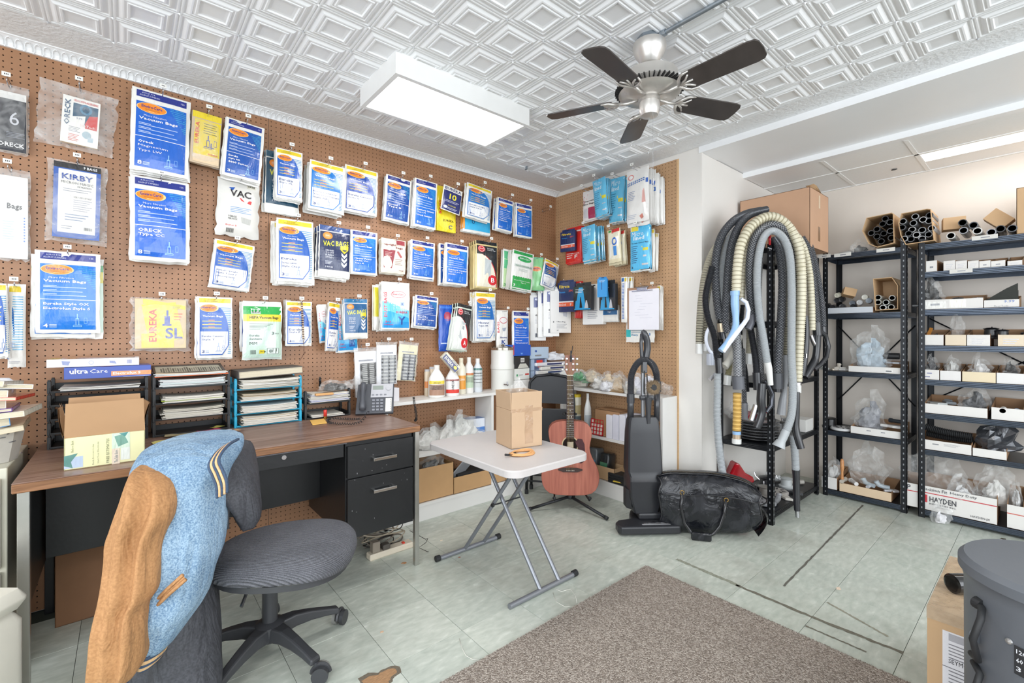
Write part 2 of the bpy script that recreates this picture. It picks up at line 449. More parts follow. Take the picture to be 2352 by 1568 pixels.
# back room suspended ceiling: boards and tees
b=MB();b.box(3.68,BACK_X,-3.2,PART_Y,BCEIL+0.012,2.56,btile);BC=st(b.build('ceiling_back'))
tee=M('f1f1ef',0.4,var=0,name='tee_white')
b=MB();b.box(4.02,4.042,-3.2,PART_Y,BCEIL-0.001,BCEIL+0.012,tee)
for y in(1.03,0.585,-0.63):b.box(3.68,BACK_X,y-0.011,y+0.011,BCEIL-0.001,BCEIL+0.012,tee)
b.box(BACK_X-0.02,BACK_X,-3.2,PART_Y,BCEIL-0.003,BCEIL+0.01,tee);b.build('ceiling_grid',BC)
for x0,x1 in((3.682,4.02),(4.042,4.478)):
    for y0,y1 in((1.041,1.53),(0.596,1.019),(-0.619,0.574),(-1.8,-0.641)):
        if x0>4 and y0==-0.619:continue
        b=MB();b.rbox(x0,x1,y0,y1,BCEIL+0.003,BCEIL+0.011,btile,r=0.002,seg=1);b.build('ceiling_board',BC)
b=MB();b.box(4.245,4.478,-0.619,0.574,BCEIL+0.003,BCEIL+0.011,btile);b.build('ceiling_board',BC)

# cornice with pressed arches along the pegboard wall
b=MB();n=8
cp=[(0.062,CEIL),(0.058,CEIL-0.006),(0.05,CEIL-0.008),(0.034,CEIL-0.014),(0.02,CEIL-0.024),(0.012,PEG_TOP+0.004),(0.012,PEG_TOP-0.001),(0,PEG_TOP-0.001)]
for k in range(len(cp)-1):
    (a0,z0),(a1,z1)=cp[k],cp[k+1]
    b.add([(-2.7,WALL_Y-a0,z0),(WALL_X,WALL_Y-a0,z0),(WALL_X,WALL_Y-a1,z1),(-2.7,WALL_Y-a1,z1)],[(0,3,2,1)],cpaint)
pitch=0.0285;x=-0.75
arch=[(-0.0105,0.0),(-0.0105,0.45),(-0.008,0.72),(-0.004,0.88),(0,0.93),(0.004,0.88),(0.008,0.72),(0.0105,0.45),(0.0105,0.0)]
def cv(t):
    a=0.013+0.036*t**1.3;z=PEG_TOP+0.003+(CEIL-0.010-PEG_TOP-0.003)*(t**0.62)
    return a,z
while x<WALL_X-0.02:
    pts=[]
    for dx,t in arch:
        a,z=cv(t);pts.append((x+dx,WALL_Y-a-0.0015,z-0.0015))
    b.tube(pts,0.0016,cpaint,seg=4)
    b.tube([(x+pitch/2,WALL_Y-0.0145,PEG_TOP+0.003),(x+pitch/2,WALL_Y-0.0145,PEG_TOP-0.004)],0.0022,cpaint,seg=5)
    x+=pitch
st(b.build('trim_3'),'white pressed cornice with a row of arches')
# ================================================================ packs hanging on the pegboards
BL='0f57b0';BL2='1b6fc6';NV='1f2f86';NVD='1d2a52';YE='e6cc2c';OR='f08a24';TEAL='2f8fc4';CY='35b4e2'
def PM(c):return M(c,0.25,var=0.05,ns=10,bump=0.30,bs=30,name='printed_film',coat=0.6,aniso=(2.2,2.2, .7))
def PAPER(c):return M(c,0.6,var=0.03,ns=12,bump=0.05,bs=40,name='paper')
filmw=M('e8e6e0',0.25,var=0.04,ns=10,bump=0.4,bs=28,name='white_film',coat=0.5,aniso=(2.2,2.2, .7))
clear=film('clear_bag',a=0.15,bump=0.35,bs=14)
clear2=film('hazy_bag',a=0.26,bump=0.35,bs=12)
chrome=M('c8c8cc',0.22,1.0,var=0.03,name='chrome_wire')

def surf(w,h,t,seed,crumple=1.0,pleat=1.0):
    r=random.Random(seed);ph=[r.uniform(0,6.28)for _ in range(6)];k=[r.uniform(0.6,1.4)for _ in range(6)]
    def f(x,z):
        u=x/w+0.5;v=-z/h
        uu=min(1,abs(2*u-1));vv=min(1,abs(2*v-1))
        e=(1-uu**5)*(1-vv**6);ev=min(1,v*3.2+0.15)
        y=t*(0.25+0.75*e*ev)
        c=crumple*0.0012*(sin(8*u*k[0]+5*v*k[1]+ph[0])+sin(11*v*k[2]-5*u+ph[1])+0.4*sin(15*u*k[3]+9*v+ph[2]))
        a=atan2(x,-z+0.02);c+=pleat*0.0009*sin(10*a+ph[3])*max(0,1-v*1.3)
        return-(y+c*(0.4+0.6*e))
    return f

TL=0.0017
class Print:
    def __init__(s,w,h,f,lift=0.0008):s.w=w;s.h=h;s.f=f;s.b=MB();s.k=0;s.lift=lift
    def P(s,u,v,dz=0):x=(u-0.5)*s.w;z=-v*s.h;return(x,s.f(x,z)-s.lift-s.k*0.00006-dz,z)
    def rect(s,u0,v0,u1,v1,c,fine=1):
        nx=max(1,int(abs(u1-u0)*14*fine));nz=max(1,int(abs(v1-v0)*20*fine));s.k+=1
        s.b.grid(nx,nz,lambda i,j:s.P(u0+(u1-u0)*i,v1+(v0-v1)*j),PM(c))
    def ell(s,cu,cv,ru,rv,c,n=22):
        s.k+=1;vs=[s.P(cu,cv)]
        for q in(0.33, .66,1):
            vs+=[s.P(cu+ru*q*cos(2*pi*i/n),cv-rv*q*sin(2*pi*i/n))for i in range(n)]
        fs=[(0,1+i,1+(i+1)%n)for i in range(n)]+[(1+q*n+i,1+q*n+n+i,1+q*n+n+(i+1)%n,1+q*n+(i+1)%n)for i in range(n)for q in(0,1)]
        s.b.add(vs,fs,PM(c))
    def arc(s,u0,v0,v1,fu,c,n=22):
        """region from u0 to the curve fu(v), rows v0..v1"""
        s.k+=1
        s.b.grid(15,n,lambda i,j:s.P(u0+(fu(v1+(v0-v1)*j)-u0)*i,v1+(v0-v1)*j),PM(c))
    def poly(s,pts,c):
        s.k+=1;s.b.add([s.P(u,v)for u,v in pts][::-1],[list(range(len(pts)))],PM(c))
    def text(s,t,u,v,wd,ht,c,rot=0,bold=0.012,skew=0):
        """baseline-left at (u, v); wd and ht as fractions of the pack's width and height"""
        s.k+=1;vs,fs,aw,ah=glyphs(t,bold);out=[]
        for(a,b)in vs:
            if rot==0:out.append(s.P(u+a*wd,v-b*ht+skew*a,TL))
        if rot==90:out=[s.P(u+ht*(1-b),v-wd*a,TL)for a,b in vs]
        s.b.add(out,fs,PM(c))
    def line(s,u0,v,u1,th,c):s.rect(u0,v,u1,v+th,c)
    def build(s,parent,name='printed_face'):return s.b.build(name,parent)

def brand_oval(p,cu,cv,ru,rv,c=OR,tc='26348c'):
    p.ell(cu,cv,ru*1.06,rv*1.08,'f6d08a');p.ell(cu,cv,ru,rv,c)
    p.text('EnviroCare',cu-ru*0.72,cv+rv*0.1,ru*1.45,rv*0.62,tc)
    p.text('TECHNOLOGIES',cu-ru*0.5,cv+rv*0.55,ru*1.05,rv*0.26,'a8782c',bold=0)

def icon_vac(p,u,v,s,c):
    """small line drawing of an upright cleaner"""
    a=p.h/p.w
    for(x0,y0,x1,y1)in((0.42,0,0.52,0.35),(0.3,0.35,0.64,0.42),(0.3,0.42,0.36,0.85),(0.58,0.42,0.64,0.85),(0.1,0.85,0.85,0.9),(0.05,0.9,0.11,1.0),(0.84,0.9,0.9,1.0),(0.1,0.97,0.9,1.0)):
        p.rect(u+x0*s*a*0.6,v+y0*s,u+x1*s*a*0.6,v+y1*s,c)
    for(x0,y0,x1,y1)in((1.1,0.3,1.4,0.33),(1.1,0.3,1.13,0.75),(1.37,0.3,1.4,0.75),(1.1,0.72,1.4,0.75)):
        p.rect(u+x0*s*a*0.6,v+y0*s,u+x1*s*a*0.6,v+y1*s,c)

def face_yellow(p,lines,blue=BL,n='3'):
    p.rect(0.05,0.025,0.95,0.095,YE);p.text('A MUST FOR',0.28,0.055,0.22,0.014,'6b5c2a',bold=0);p.text('ALLERGY SUFFERERS',0.2,0.08,0.38,0.014,'6b5c2a',bold=0)
    fu=lambda v:0.5+0.40*sqrt(max(0,1-((v-0.66)/0.52)**2))
    for k in range(26):
        v=0.17+k*0.030
        if v>0.95:break
        a=fu(min(v,0.96))+0.01
        if a<0.945:p.rect(a,v,0.955,v+0.010,TEAL)
    p.arc(0.06,0.17,0.56,fu,blue)
    fo=lambda v:fu(min(v,0.8))-0 if v<0.8 else fu(0.8)-(v-0.8)*1.2
    p.arc(0.06,0.56,0.95,lambda v:fo(v)+0.0,blue)
    p.arc(0.085,0.565,0.935,lambda v:fo(v)-0.03,'e6e6e6')
    brand_oval(p,0.33,0.185,0.25,0.058)
    p.text('Micro Filtration',0.28,0.285,0.26,0.017,'d8e4f4',bold=0)
    p.text('Vacuum Bags',0.14,0.34,0.58,0.042,'f2f2f2',bold=0.02)
    for k,v in enumerate((0.375,0.43,0.485)):
        p.rect(0.3,v,0.48,v+0.010,OR);p.rect(0.13,v+0.018,0.68,v+0.028,'d8c83c')
    for k,(t,wd,ht)in enumerate(lines):
        p.text(t,0.12,0.655+k*0.062,wd,ht,'27407f',bold=0.01)
    icon_vac(p,0.5,0.75,0.15,'93a3c8')
    p.text(n,0.12,0.91,0.075,0.045,'1d3a80',bold=0.02)
    for k in range(3):p.rect(0.22,0.872+k*0.016,0.32,0.878+k*0.016,'7f93bd')

def face_blue(p,lines,blue=BL,n='3',hdr=NV,glare=True):
    p.rect(0.07,0.025,0.93,0.105,hdr);p.text('A MUST FOR',0.16,0.058,0.22,0.018,'d8dcf0',bold=0);p.text('ALLERGY SUFFERERS',0.12,0.088,0.34,0.018,'d8dcf0',bold=0)
    p.text('135',0.83,0.075,0.06,0.02,'d8dcf0',bold=0)
    p.rect(0.07,0.16,0.93,0.955,blue)
    for k in range(12):
        v=0.17+k*0.024;p.rect(0.62+0.024*k,v,0.93,v+0.008,'3aa0c8')
    brand_oval(p,0.33,0.225,0.24,0.058)
    p.text('Micro Filtration',0.2,0.335,0.38,0.022,'dfe8f6',bold=0.005)
    p.text('Vacuum Bags',0.12,0.39,0.66,0.042,'f4f4f4',bold=0.02)
    for k,v in enumerate((0.42,0.47,0.52)):
        p.rect(0.12,v,0.32,v+0.007,'c8d8ee');p.rect(0.12,v+0.016,0.78-0.06*(k%2),v+0.023,'c8d8ee')
    p.rect(0.07,0.585,0.93,0.592,'f0f0f0')
    for k,(t,wd,ht)in enumerate(lines):p.text(t,0.12,0.665+k*0.055,wd,ht,'f2f2f2',bold=0.02)
    icon_vac(p,0.56,0.76,0.16,'8fc4ee')
    p.text(n,0.12,0.93,0.07,0.045,'f2f2f2',bold=0.02)
    for k in range(3):p.rect(0.21,0.893+k*0.014,0.32,0.899+k*0.014,'c8d8ee')

def face_eureka_yellow(p,letter):
    p.rect(0.02,0.0,0.98,0.12,YE);p.rect(0.1,0.14,0.97,0.82,YE)
    p.text('EUREKA',0.13,0.62,0.42,0.13,'d8342c',rot=90,bold=0.03)
    for k in range(5):p.rect(0.4,0.20+0.045*k,0.85-0.05*(k%2),0.212+0.045*k,'5b5420')
    icon_vac(p,0.42,0.42,0.26,'3b3f9a');p.text(letter,0.66,0.66,0.12,0.1,'3b3f9a',bold=0.03)
    p.text('EUREKA',0.6,0.8,0.32,0.03,'d8342c',bold=0.02);p.rect(0.1,0.82,0.97,0.97,'e3c9a6')

def face_dust(p,style='Y',brand='EUREKA'):
    p.rect(0.03,0.02,0.97,0.97,'ecebea')
    p.arc(0.03,0.42,0.97,lambda v:min(0.97,0.15+(v-0.40)*4.2),'6cc6ea');p.arc(0.03,0.62,0.97,lambda v:min(0.97,0.2+(v-0.6)*5),'2fa9e0')
    p.arc(0.03,0.84,0.97,lambda v:0.97,'1b93d6')
    p.text('DUST BAGS',0.07,0.74,0.52,0.11,'d2283a',rot=90,bold=0.02)
    p.ell(0.57,0.26,0.25,0.075,'c43a48');p.ell(0.57,0.26,0.235,0.066,'ecebea');p.text('EnviroCare',0.38,0.275,0.37,0.04,'c43a48')
    p.rect(0.65,0.42,0.78,0.5,'9fb4cf');p.rect(0.69,0.445,0.73,0.475,'24449c')
    p.text(brand,0.5,0.66,0.4,0.045,'d2283a',bold=0.02)
    p.text(style,0.55,0.9,0.28,0.17,'1c4a9c',bold=0.05);p.text('3+1',0.12,0.86,0.18,0.04,'d2283a',bold=0.02)
    p.rect(0.08,0.9,0.4,0.91,'b03a6a')

def face_vac(p,style,c=NVD,top='2c4b86',arrow=YE):
    p.rect(0.02,0.0,0.98,0.10,top);p.rect(0.03,0.12,0.97,0.86,c);p.rect(0.05,0.87,0.95,0.97,'e4e2dc')
    p.ell(0.26,0.2,0.15,0.07,OR);p.ell(0.26,0.2,0.10,0.045,'f0a060');p.text('DVC',0.2,0.21,0.12,0.025,'f0e6d8')
    p.text('VAC BAGS',0.12,0.41,0.8,0.10,'e0dc3c',bold=0.04,skew=-0.05)
    for k,t in enumerate(('DESIGNED','TO FIT','EUREKA',style)):p.text(t,0.2,0.5+0.045*k,0.26,0.03,'d9dbe4',bold=0.01)
    for k in range(3):p.rect(0.2,0.69+0.025*k,0.42-0.03*k,0.7+0.025*k,'b8bccb')
    p.rect(0.66,0.36,0.92,0.44,arrow);p.poly([(0.66,0.44),(0.92,0.44),(0.79,0.52)],arrow)
    for k in range(3):v=0.5+0.09*k;p.poly([(0.7,v),(0.79,v+0.06),(0.88,v),(0.88,v+0.06),(0.79,v+0.12),(0.7,v+0.06)],'d5d8de')
    p.text('3 BAGS',0.2,0.82,0.24,0.03,'d9dbe4')

def face_hoover(p,letter,top='201f22',body='e6e0cc'):
    p.rect(0.03,0.0,0.97,0.07,'17171a');p.rect(0.05,0.1,0.97,0.97,top)
    fu=lambda v:0.12+0.80*sqrt(max(0,1-((0.93-v)/0.66)**2))if v<0.93 else 0.92
    p.arc(0.05,0.28,0.97,lambda v:fu(v)+0.04,'c8232c');p.arc(0.05,0.28,0.97,lambda v:fu(v),body)
    p.ell(0.25,0.17,0.16,0.072,'c8232c');p.ell(0.25,0.17,0.13,0.058,'e8e4e0');p.ell(0.25,0.17,0.115,0.05,'c8232c');p.text('Hoover',0.16,0.18,0.18,0.03,'f2ecec')
    p.text('Vacuum',0.48,0.16,0.3,0.028,'d8d8d8');p.text('Cleaner Bags',0.48,0.2,0.4,0.028,'d8d8d8')
    p.poly([(0.4,0.36),(0.68,0.40),(0.62,0.8),(0.36,0.72)],'b9bfc0');p.poly([(0.49,0.46),(0.6,0.475),(0.58,0.55),(0.48,0.53)],'8a9496')
    p.ell(0.74,0.82,0.22,0.11,'d4222c');p.text(letter,0.66,0.87,0.16,0.1,'f4ecec',bold=0.04)

def face_green(p):
    p.rect(0.06,0.02,0.94,0.10,'2f9a48');p.ell(0.55,0.2,0.33,0.075,'3aa456');p.text('EnviroCare',0.32,0.21,0.46,0.045,'e8f0e6')
    p.rect(0.1,0.36,0.92,0.43,'c8ccc6');p.text('VACUUM BAGS',0.14,0.415,0.76,0.035,'1d7a3c',bold=0.02)
    for k in range(3):p.rect(0.32,0.47+0.025*k,0.7,0.478+0.025*k,'9aa8a0')
    p.rect(0.06,0.7,0.94,0.97,'35a04e')
    for k in range(8):p.ell(0.11+0.11*k,0.7,0.055,0.025,'35a04e',n=10)
    p.text('Hoover Platinum Uprights',0.12,0.8,0.74,0.03,'eef6ee');p.text('Type Q',0.42,0.85,0.24,0.03,'eef6ee');p.text('3',0.1,0.94,0.08,0.06,'eef6ee',bold=0.02)

def face_hepa(p):
    p.rect(0.02,0.09,0.98,0.225,'2aa44c');p.rect(0.02,0.225,0.98,0.345,'ead23a');p.rect(0.02,0.345,0.98,0.96,'c5dccd')
    p.rect(0.2,0.135,0.44,0.215,'e8f0ea');p.poly([(0.18,0.135),(0.46,0.135),(0.32,0.10)],'e8f0ea')
    p.text('CLEAN',0.24,0.165,0.16,0.024,'2aa44c');p.text('OBSESSED',0.2,0.205,0.24,0.028,'4a4a4a')
    p.text('HEPA Vacuum Bags',0.16,0.315,0.74,0.06,'3a3418',bold=0.02)
    for k in range(5):p.rect(0.16,0.385+0.022*k,0.75-0.08*k,0.393+0.022*k,'6d7a70')
    p.text('Eureka',0.16,0.60,0.24,0.034,'2b2f2c');p.text('Sanitaire',0.16,0.655,0.3,0.034,'2b2f2c');p.text('MM',0.16,0.74,0.18,0.05,'222',bold=0.03)if False else p.text('MM',0.16,0.74,0.18,0.05,'222222',bold=0.03)
    p.text('3',0.72,0.57,0.06,0.05,'222222',bold=0.02);p.text('BAGS',0.81,0.56,0.1,0.02,'444444')
    for k in range(9):p.rect(0.18+0.016*k,0.83,0.186+0.016*k+0.003*(k%2),0.9,'3a3f3c')
    p.rect(0.4,0.83,0.53,0.89,'e3cf34');p.poly([(0.53,0.84),(0.57,0.86),(0.53,0.88)],'222222');p.text('5-PLY',0.42,0.865,0.09,0.02,'333333')
    p.rect(0.6,0.8,0.9,0.9,'6d7a70');p.rect(0.61,0.806,0.89,0.894,'dde6e0');p.ell(0.69,0.85,0.045,0.03,'8a9790')

def face_simple(*els):
    def f(p):
        for e in els:
            k=e[0]
            if k=='r':p.rect(*e[1:])
            elif k=='e':p.ell(*e[1:])
            elif k=='t':p.text(*e[1:])
            elif k=='p':p.poly(e[1],e[2])
            elif k=='l':
                _,u0,v0,u1,n,dv,c=e
                for q in range(n):p.rect(u0,v0+dv*q,u1-(u1-u0)*0.12*(q%3),v0+dv*q+dv*0.32,c)
            elif k=='o':brand_oval(p,*e[1:])
            elif k=='v':icon_vac(p,*e[1:])
    return f

def pack_body(w,h,t,f,m,seed,parent,wave=1.0,name='bag_film',nx=9,nz=12,back=True):
    r=random.Random(seed);b=MB();wl=[r.uniform(-1,1)*0.012*w*wave for _ in range(nz+1)];wr_=[r.uniform(-1,1)*0.012*w*wave for _ in range(nz+1)]
    wb=[r.uniform(-1,1)*0.008*h*wave for _ in range(nx+1)];wt=[r.uniform(-1,0.2)*0.003*h*wave for _ in range(nx+1)]
    def P(i,j,front):
        I=int(round(i*nx));J=int(round(j*nz));u=i;v=1-j;jj=nz-J
        x=(u-0.5)*w+(wl[jj]*(1-u)**4+wr_[jj]*u**4)
        z=-v*h+wt[I]*(1 if v<0.02 else 0)+(wb[I]if v>0.98 else 0)
        y=f(x,z)if front else-0.0004
        edge=(I in(0,nx)or J in(0,nz))
        if edge:y=-t*0.22
        return(x,y,z)
    b.grid(nx,nz,lambda i,j:P(i,j,True),m)
    if back:b.grid(nx,nz,lambda i,j:P(i,j,False),m,flip=True)
    return b.build(name,parent,smooth=True)

PACKS=[]
def hook(loc,L,rot,label,tagc='e8e8e0',double=True,grp=None,seedn=0):
    """chrome double peg hook: lower wire carries the packs, upper wire the price tag; local -y points into the room"""
    t=thing('peg_hook',label,'hook',loc,rot,grp)
    b=MB();pts=[(0,0.0,0),(0,-L*0.8,0.0),(0,-L*0.95,0.002),(0,-L,0.014)]
    b.tube(pts,0.0022,chrome,seg=6);b.build('wire',t,smooth=True)
    if double:
        b=MB();b.tube([(0,0,0.024),(0,-L*0.9,0.026),(0,-L-0.006,0.028)],0.0016,chrome,seg=6)
        b.tube([(0.001,0,0.0),(0.001,-0.003,0.012),(0.001,0,0.026)],0.0018,chrome,seg=5)
        b.build('tag_wire',t,smooth=True)
        b=MB();m=M(tagc,0.3,name='price_tag',coat=0.4);b.box(-0.013,0.013,-L-0.008,-L-0.006,0.018,0.036,m)
        k=MB();b.box(-0.010,0.010,-L-0.0084,-L-0.008,0.021,0.033,M('f2f0ea',0.5,name='tag_paper'))
        for a in(-.006,-.001, .004):b.box(a,a+ .003,-L- .0086,-L- .0084, .024, .030,M('4a4a4a', .6,var=0,name='ink'))
        b.build('tag_holder',t)
    return t

def hang(wall,x0,x1,yt,yb,face,label,n=1,t=0.010,roll=0,body=None,s=None,shared=None,clearbag=None,dark=None,h=True,
         blabel=None,seed=None,crumple=1.0,L=None,hookdx=0.0,yaw=0,hlabel=None,gap=None,wave=1.0,jit=1.0,name='vacuum_bag_pack'):
    """a row of alike packs on one peg; (x0, x1, yt, yb) is where the front one shows, s its distance from the board"""
    seed=seed if seed is not None else len(PACKS)*7+3;rr=random.Random(seed)
    gap=max(gap or 0,t+0.0035)
    s=max(s if s is not None else 0.016+(n-1)*gap,0.006+(n-1)*gap)
    kw=dict(Y=WALL_Y-s)if wall=='L' else dict(X=WALL_X-s)
    xm=(x0+x1)/2
    A=at(x0,(yt+yb)/2,**kw);B=at(x1,(yt+yb)/2,**kw);Tp=at(xm,yt,**kw);Bt=at(xm,yb,**kw)
    w=(B-A).length;hh=(Tp-Bt).length
    if roll or yaw:
        c,s_=abs(cos(radians(roll))),abs(sin(radians(roll)))
        w0,h0=w,hh;w=max(0.4*w0,(w0*c-h0*s_)/max(0.2,c*c-s_*s_));hh=max(0.5*h0,(h0*c-w0*s_)/max(0.2,c*c-s_*s_))
    rot=0 if wall=='L' else-pi/2
    if yaw:w=w/max(0.3,cos(radians(yaw)))
    ctr=(Tp+Bt)/2;top=ctr+Vector((0,0,hh/2*cos(radians(roll))))
    lx=Vector((1,0,0))if wall=='L' else Vector((0,-1,0))
    top-=lx*(hh/2)*sin(radians(roll))
    root=thing(name,label,'bag pack',top,(0,radians(-roll)if wall=='L' else 0,rot))
    if wall=='R' and roll:root.rotation_euler=Euler((radians(roll),0,rot))if False else(Matrix.Rotation(rot,3,'Z')@Matrix.Rotation(radians(-roll),3,'Y')).to_euler()
    if yaw:root.rotation_euler=(Matrix.Rotation(rot+radians(yaw),3,'Z')@Matrix.Rotation(radians(-roll),3,'Y')).to_euler()
    f=surf(w,hh,t,seed,crumple)
    if clearbag: # loose clear bag with a card and stack inside
        iw,ih,iz,inner,ix=clearbag
        b=MB();b.rbox(-iw*w/2+ix*w,iw*w/2+ix*w,-t*0.72,-0.0015,-hh*(iz+ih),-hh*iz,inner,r=0.002);b.build('paper_bags',root)
        ff=lambda x,z:-t*0.74
        p=Print(iw*w,ih*hh,ff,0.0004);face(p)
        o=p.build(root);o.location=(ix*w,0,-iz*hh)
        pack_body(w,hh,t*1.15,surf(w,hh,t*1.15,seed,crumple*1.3),body or clear,seed,root,wave=2.2*wave,name='clear_bag')
    else:
        pack_body(w,hh,t,f,body or filmw,seed,root,wave=wave)
        p=Print(w,hh,f);face(p);p.build(root)
    PACKS.append(root)
    out=Vector((0,-1,0))if wall=='L' else Vector((-1,0,0))
    KIDS[root]=[c for c in bpy.data.objects if c.parent==root]
    ORD=['second','third','fourth','fifth','sixth','seventh','eighth','ninth']
    short=' '.join(label.split()[:8])
    for k in range(1,n):
        o=dup(root,top-out*gap*k+lx*rr.uniform(-0.006,0.006)*jit*(1 if k%2 else-1)+Vector((0,0,rr.uniform(-0.008,0.001)*jit-0.0005*k)),
                root.rotation_euler,ORD[k-1]+' pack back on the hook of '+short,'row of packs on one hook: '+short)
        e=o.rotation_euler.copy();e.y+=radians(rr.uniform(-1.2,1.2));o.rotation_euler=e
    if h:
        wl=top.copy()+lx*hookdx*w+Vector((0,0,-0.012))
        if wall=='L':wl.y=WALL_Y
        else:wl.x=WALL_X
        LL=L or(s+t+0.045)
        hook(wl,LL,rot,hlabel or('peg hook carrying the '+' '.join(label.split()[:10])),double=(h!='single'))
    return root
E=lambda*ls,**k:(lambda p:face_yellow(p,ls,**k))
Bf=lambda*ls,**k:(lambda p:face_blue(p,ls,**k))
ivory=PAPER('e2c9a4')
# ---- left wall, first columns
hang('L',-22,66,195,355,face_simple(('r',0,0.12,1,1,'24262f'),('r',0,0,1, .12,'dcdad6'),('t','6', .5, .55, .28, .22,'c9cad0',0,0.0),('l', .4, .68, .95,4, .025,'8a8d98'),('t','ORECK', .15, .93, .8, .075,'f0f0f0',0, .04)),
     'clear bag with dark card cut off at the left edge, top of its column',clearbag=(.84, .84, .12,PAPER('e6e2da'),0.02),t=.022,crumple=1.2)
hang('L',89,270,200,350,face_simple(('r',0,0,1,1,'eeece6'),('r', .28, .12, .95, .55,'24506c'),('e', .62, .22, .17, .11,'3d7c9c'),('e', .62, .22, .1, .07,'24506c'),('p',[(.28, .42),(.62, .36),(.60, .6),(.28, .6)],'eeece6'),
     ('p',[(.62, .52),(.72, .34),(.95, .30),(.95, .62),(.62, .62)],'cf3330'),('t','ORECK', .06, .62, .55, .15,'1f4f74',90, .04),('t','CELOC HYPO-ALLERGENIC', .28, .09, .66, .045,'cf3330',0, .02),
     ('t','Hi-Tech', .5, .6, .4, .05,'f0dcd8',0, .01),('t','9.99', .38, .46, .16, .04,'7a84a0'),('l', .2, .64, .5,4, .03,'8a8d98'),('l', .2, .80, .48,5, .032,'cf4a40'),('e', .68, .76, .12, .08,'9fb6c0'),('r', .72, .8, .86, .9,'b4c4cc')),
     'wide clear bag of buff paper bags with a red and blue card in front',clearbag=(.48, .74, .18,ivory,0.04),t=.03,roll=-3,crumple=1.4,seed=11)
hang('L',108,248,374,560,face_simple(('r',0,0,1,1,'2f59a8'),('r', .1, .09, .9, .93,'e6e3dc'),('r',0,0,1, .075,'141418'),('t','9 BAGS', .62, .055, .3, .035,'e8e8e8',0, .02),('t','KIRBY', .17, .22, .66, .075,'2c4c9c',0, .05),('t','MICRON MAGIC', .16, .275, .68, .032,'3c3c44'),
     ('t','FILTRATION', .5, .315, .3, .022,'3c3c44'),('l', .2, .34, .8,2, .028,'8a8d98'),('r', .2, .42, .36, .6,'c4c1ba'),('r', .21, .425, .35, .595,'e6e3dc'),('t','VERY IMPORTANT', .42, .46, .4, .025,'3c3c44',0, .01),('l', .42, .48, .82,6, .028,'8a8d98'),('l', .25, .68, .75,3, .035,'6a7d9c'),
     *[('r', .66+ .02*k, .84, .672+ .02*k, .88,'2a2a2a')for k in range(9)],('l', .18, .84, .4,2, .03,'8a8d98')),
     'clear bag with blue bordered sheet under black header strip',clearbag=(.78, .92, .03,ivory,0.0),t=.028,n=1,seed=13,roll=-1)
hang('L',-22,70,388,598,face_simple(('r',0, .1,1, .96,'e9e7e4'),('t','Bags', .42, .42, .42, .09,'2d2f34',0, .03),('r',0, .2,1, .203,'b4b4b8'),('l', .3, .55, .62,8, .03,'b9c8e0'),*[('e', .9, .50+ .035*k, .025, .01,'5d86c8',8)for k in range(9)]),
     'tall white sleeve with blue dots down its edge, cut off at left',t=.016,seed=17,clearbag=(.9, .9, .08,PAPER('e9e7e4'),0.0))
hang('L',-25,20,650,820,E(('Style', .3, .03)),'yellow topped pack cut off by the left edge, front one',n=3,t=.012,s=.10,roll=1)
hang('L',18,60,652,843,face_simple(('r', .1, .03, .75, .1,YE),*[('r', .3, .15+ .03*k, .88, .162+ .03*k,'6aaed4')for k in range(22)],('p',[(.0, .2),(.35, .3),(.42, .6),(.1, .9),(0, .9)],BL2),('l', .1, .93, .7,2, .015,'8a8d98')),
     'narrow teal striped pack second from the left edge',n=1,t=.02,s=.05)
# ---- columns 2-3
hang('L',303,437,215,402,Bf(('Oreck', .26, .03),('Magnesium', .5, .034),('Type LW', .4, .034),n='8',blue='0d5fc4'),'large blue pack type LW at the top, near the cornice',n=4,t=.016,roll=-1.5,gap=.013,crumple=1.6)
hang('L',433,510,264,384,lambda p:face_eureka_yellow(p,'L'),'yellow card pack between two tall blue packs',t=.040,body=clear,s=.045,clearbag=(.94,1, .0,PAPER('c9b49a'),0),crumple=1.2,roll=-3)
hang('L',512,607,278,415,Bf(('Eureka', .24, .032),('Style RR', .3, .032),('4800 Series', .5, .034),blue='1252a8'),'dark blue pack style RR hanging above the small white pack',n=6,t=.012,roll=-4,gap=.011,crumple=1.3)
hang('L',303,436,412,600,Bf(('ORECK', .4, .042),('Type CC', .44, .042),n='8',blue='0e62cc'),'large blue pack type CC hanging below the type LW one',n=4,t=.018,gap=.013,crumple=1.6)
hang('L',497,596,413,546,face_simple(('t','VAC', .28, .32, .5, .12,'2a2426',0, .06),('p',[(.25, .17),(.4, .15),(.34, .22)],'2c5cb0'),('p',[(.5, .33),(.8, .36),(.78, .42),(.55, .38)],'d23a3a'),('r', .68, .05, .9, .13,'dcd8c8'),('t','VAC5', .7, .11, .18, .035,'333333',0, .02),
     ('l', .3, .5, .8,4, .028,'6f9fd0'),('t','9 BAGS', .25, .69, .2, .035,'4a4a4a'),('t','PER PACK', .25, .73, .22, .03,'4a4a4a'),('t','Buster B', .2, .84, .26, .03,'d2504a'),('p',[(.56, .66),(.8, .68),(.78, .78),(.58, .76)],'b9b9b4'),*[('r', .22+ .02*k, .88, .23+ .02*k, .95,'3a3a3a')for k in range(9)]),
     'plump white pillow shaped pack with red and black letters',t=.034,crumple=1.5,wave=3,roll=-2,body=M('dedcd6', .3,var=.04,bump=.3,bs=18,name='white_pillow',coat=.3))
hang('L',482,586,552,668,E(('Bissell Upright', .52, .034),('Style 1 and 7', .5, .040),('Samsung 5000', .46, .03)),'tilted yellow topped pack style 1 and 7',n=2,t=.014,roll=-6)
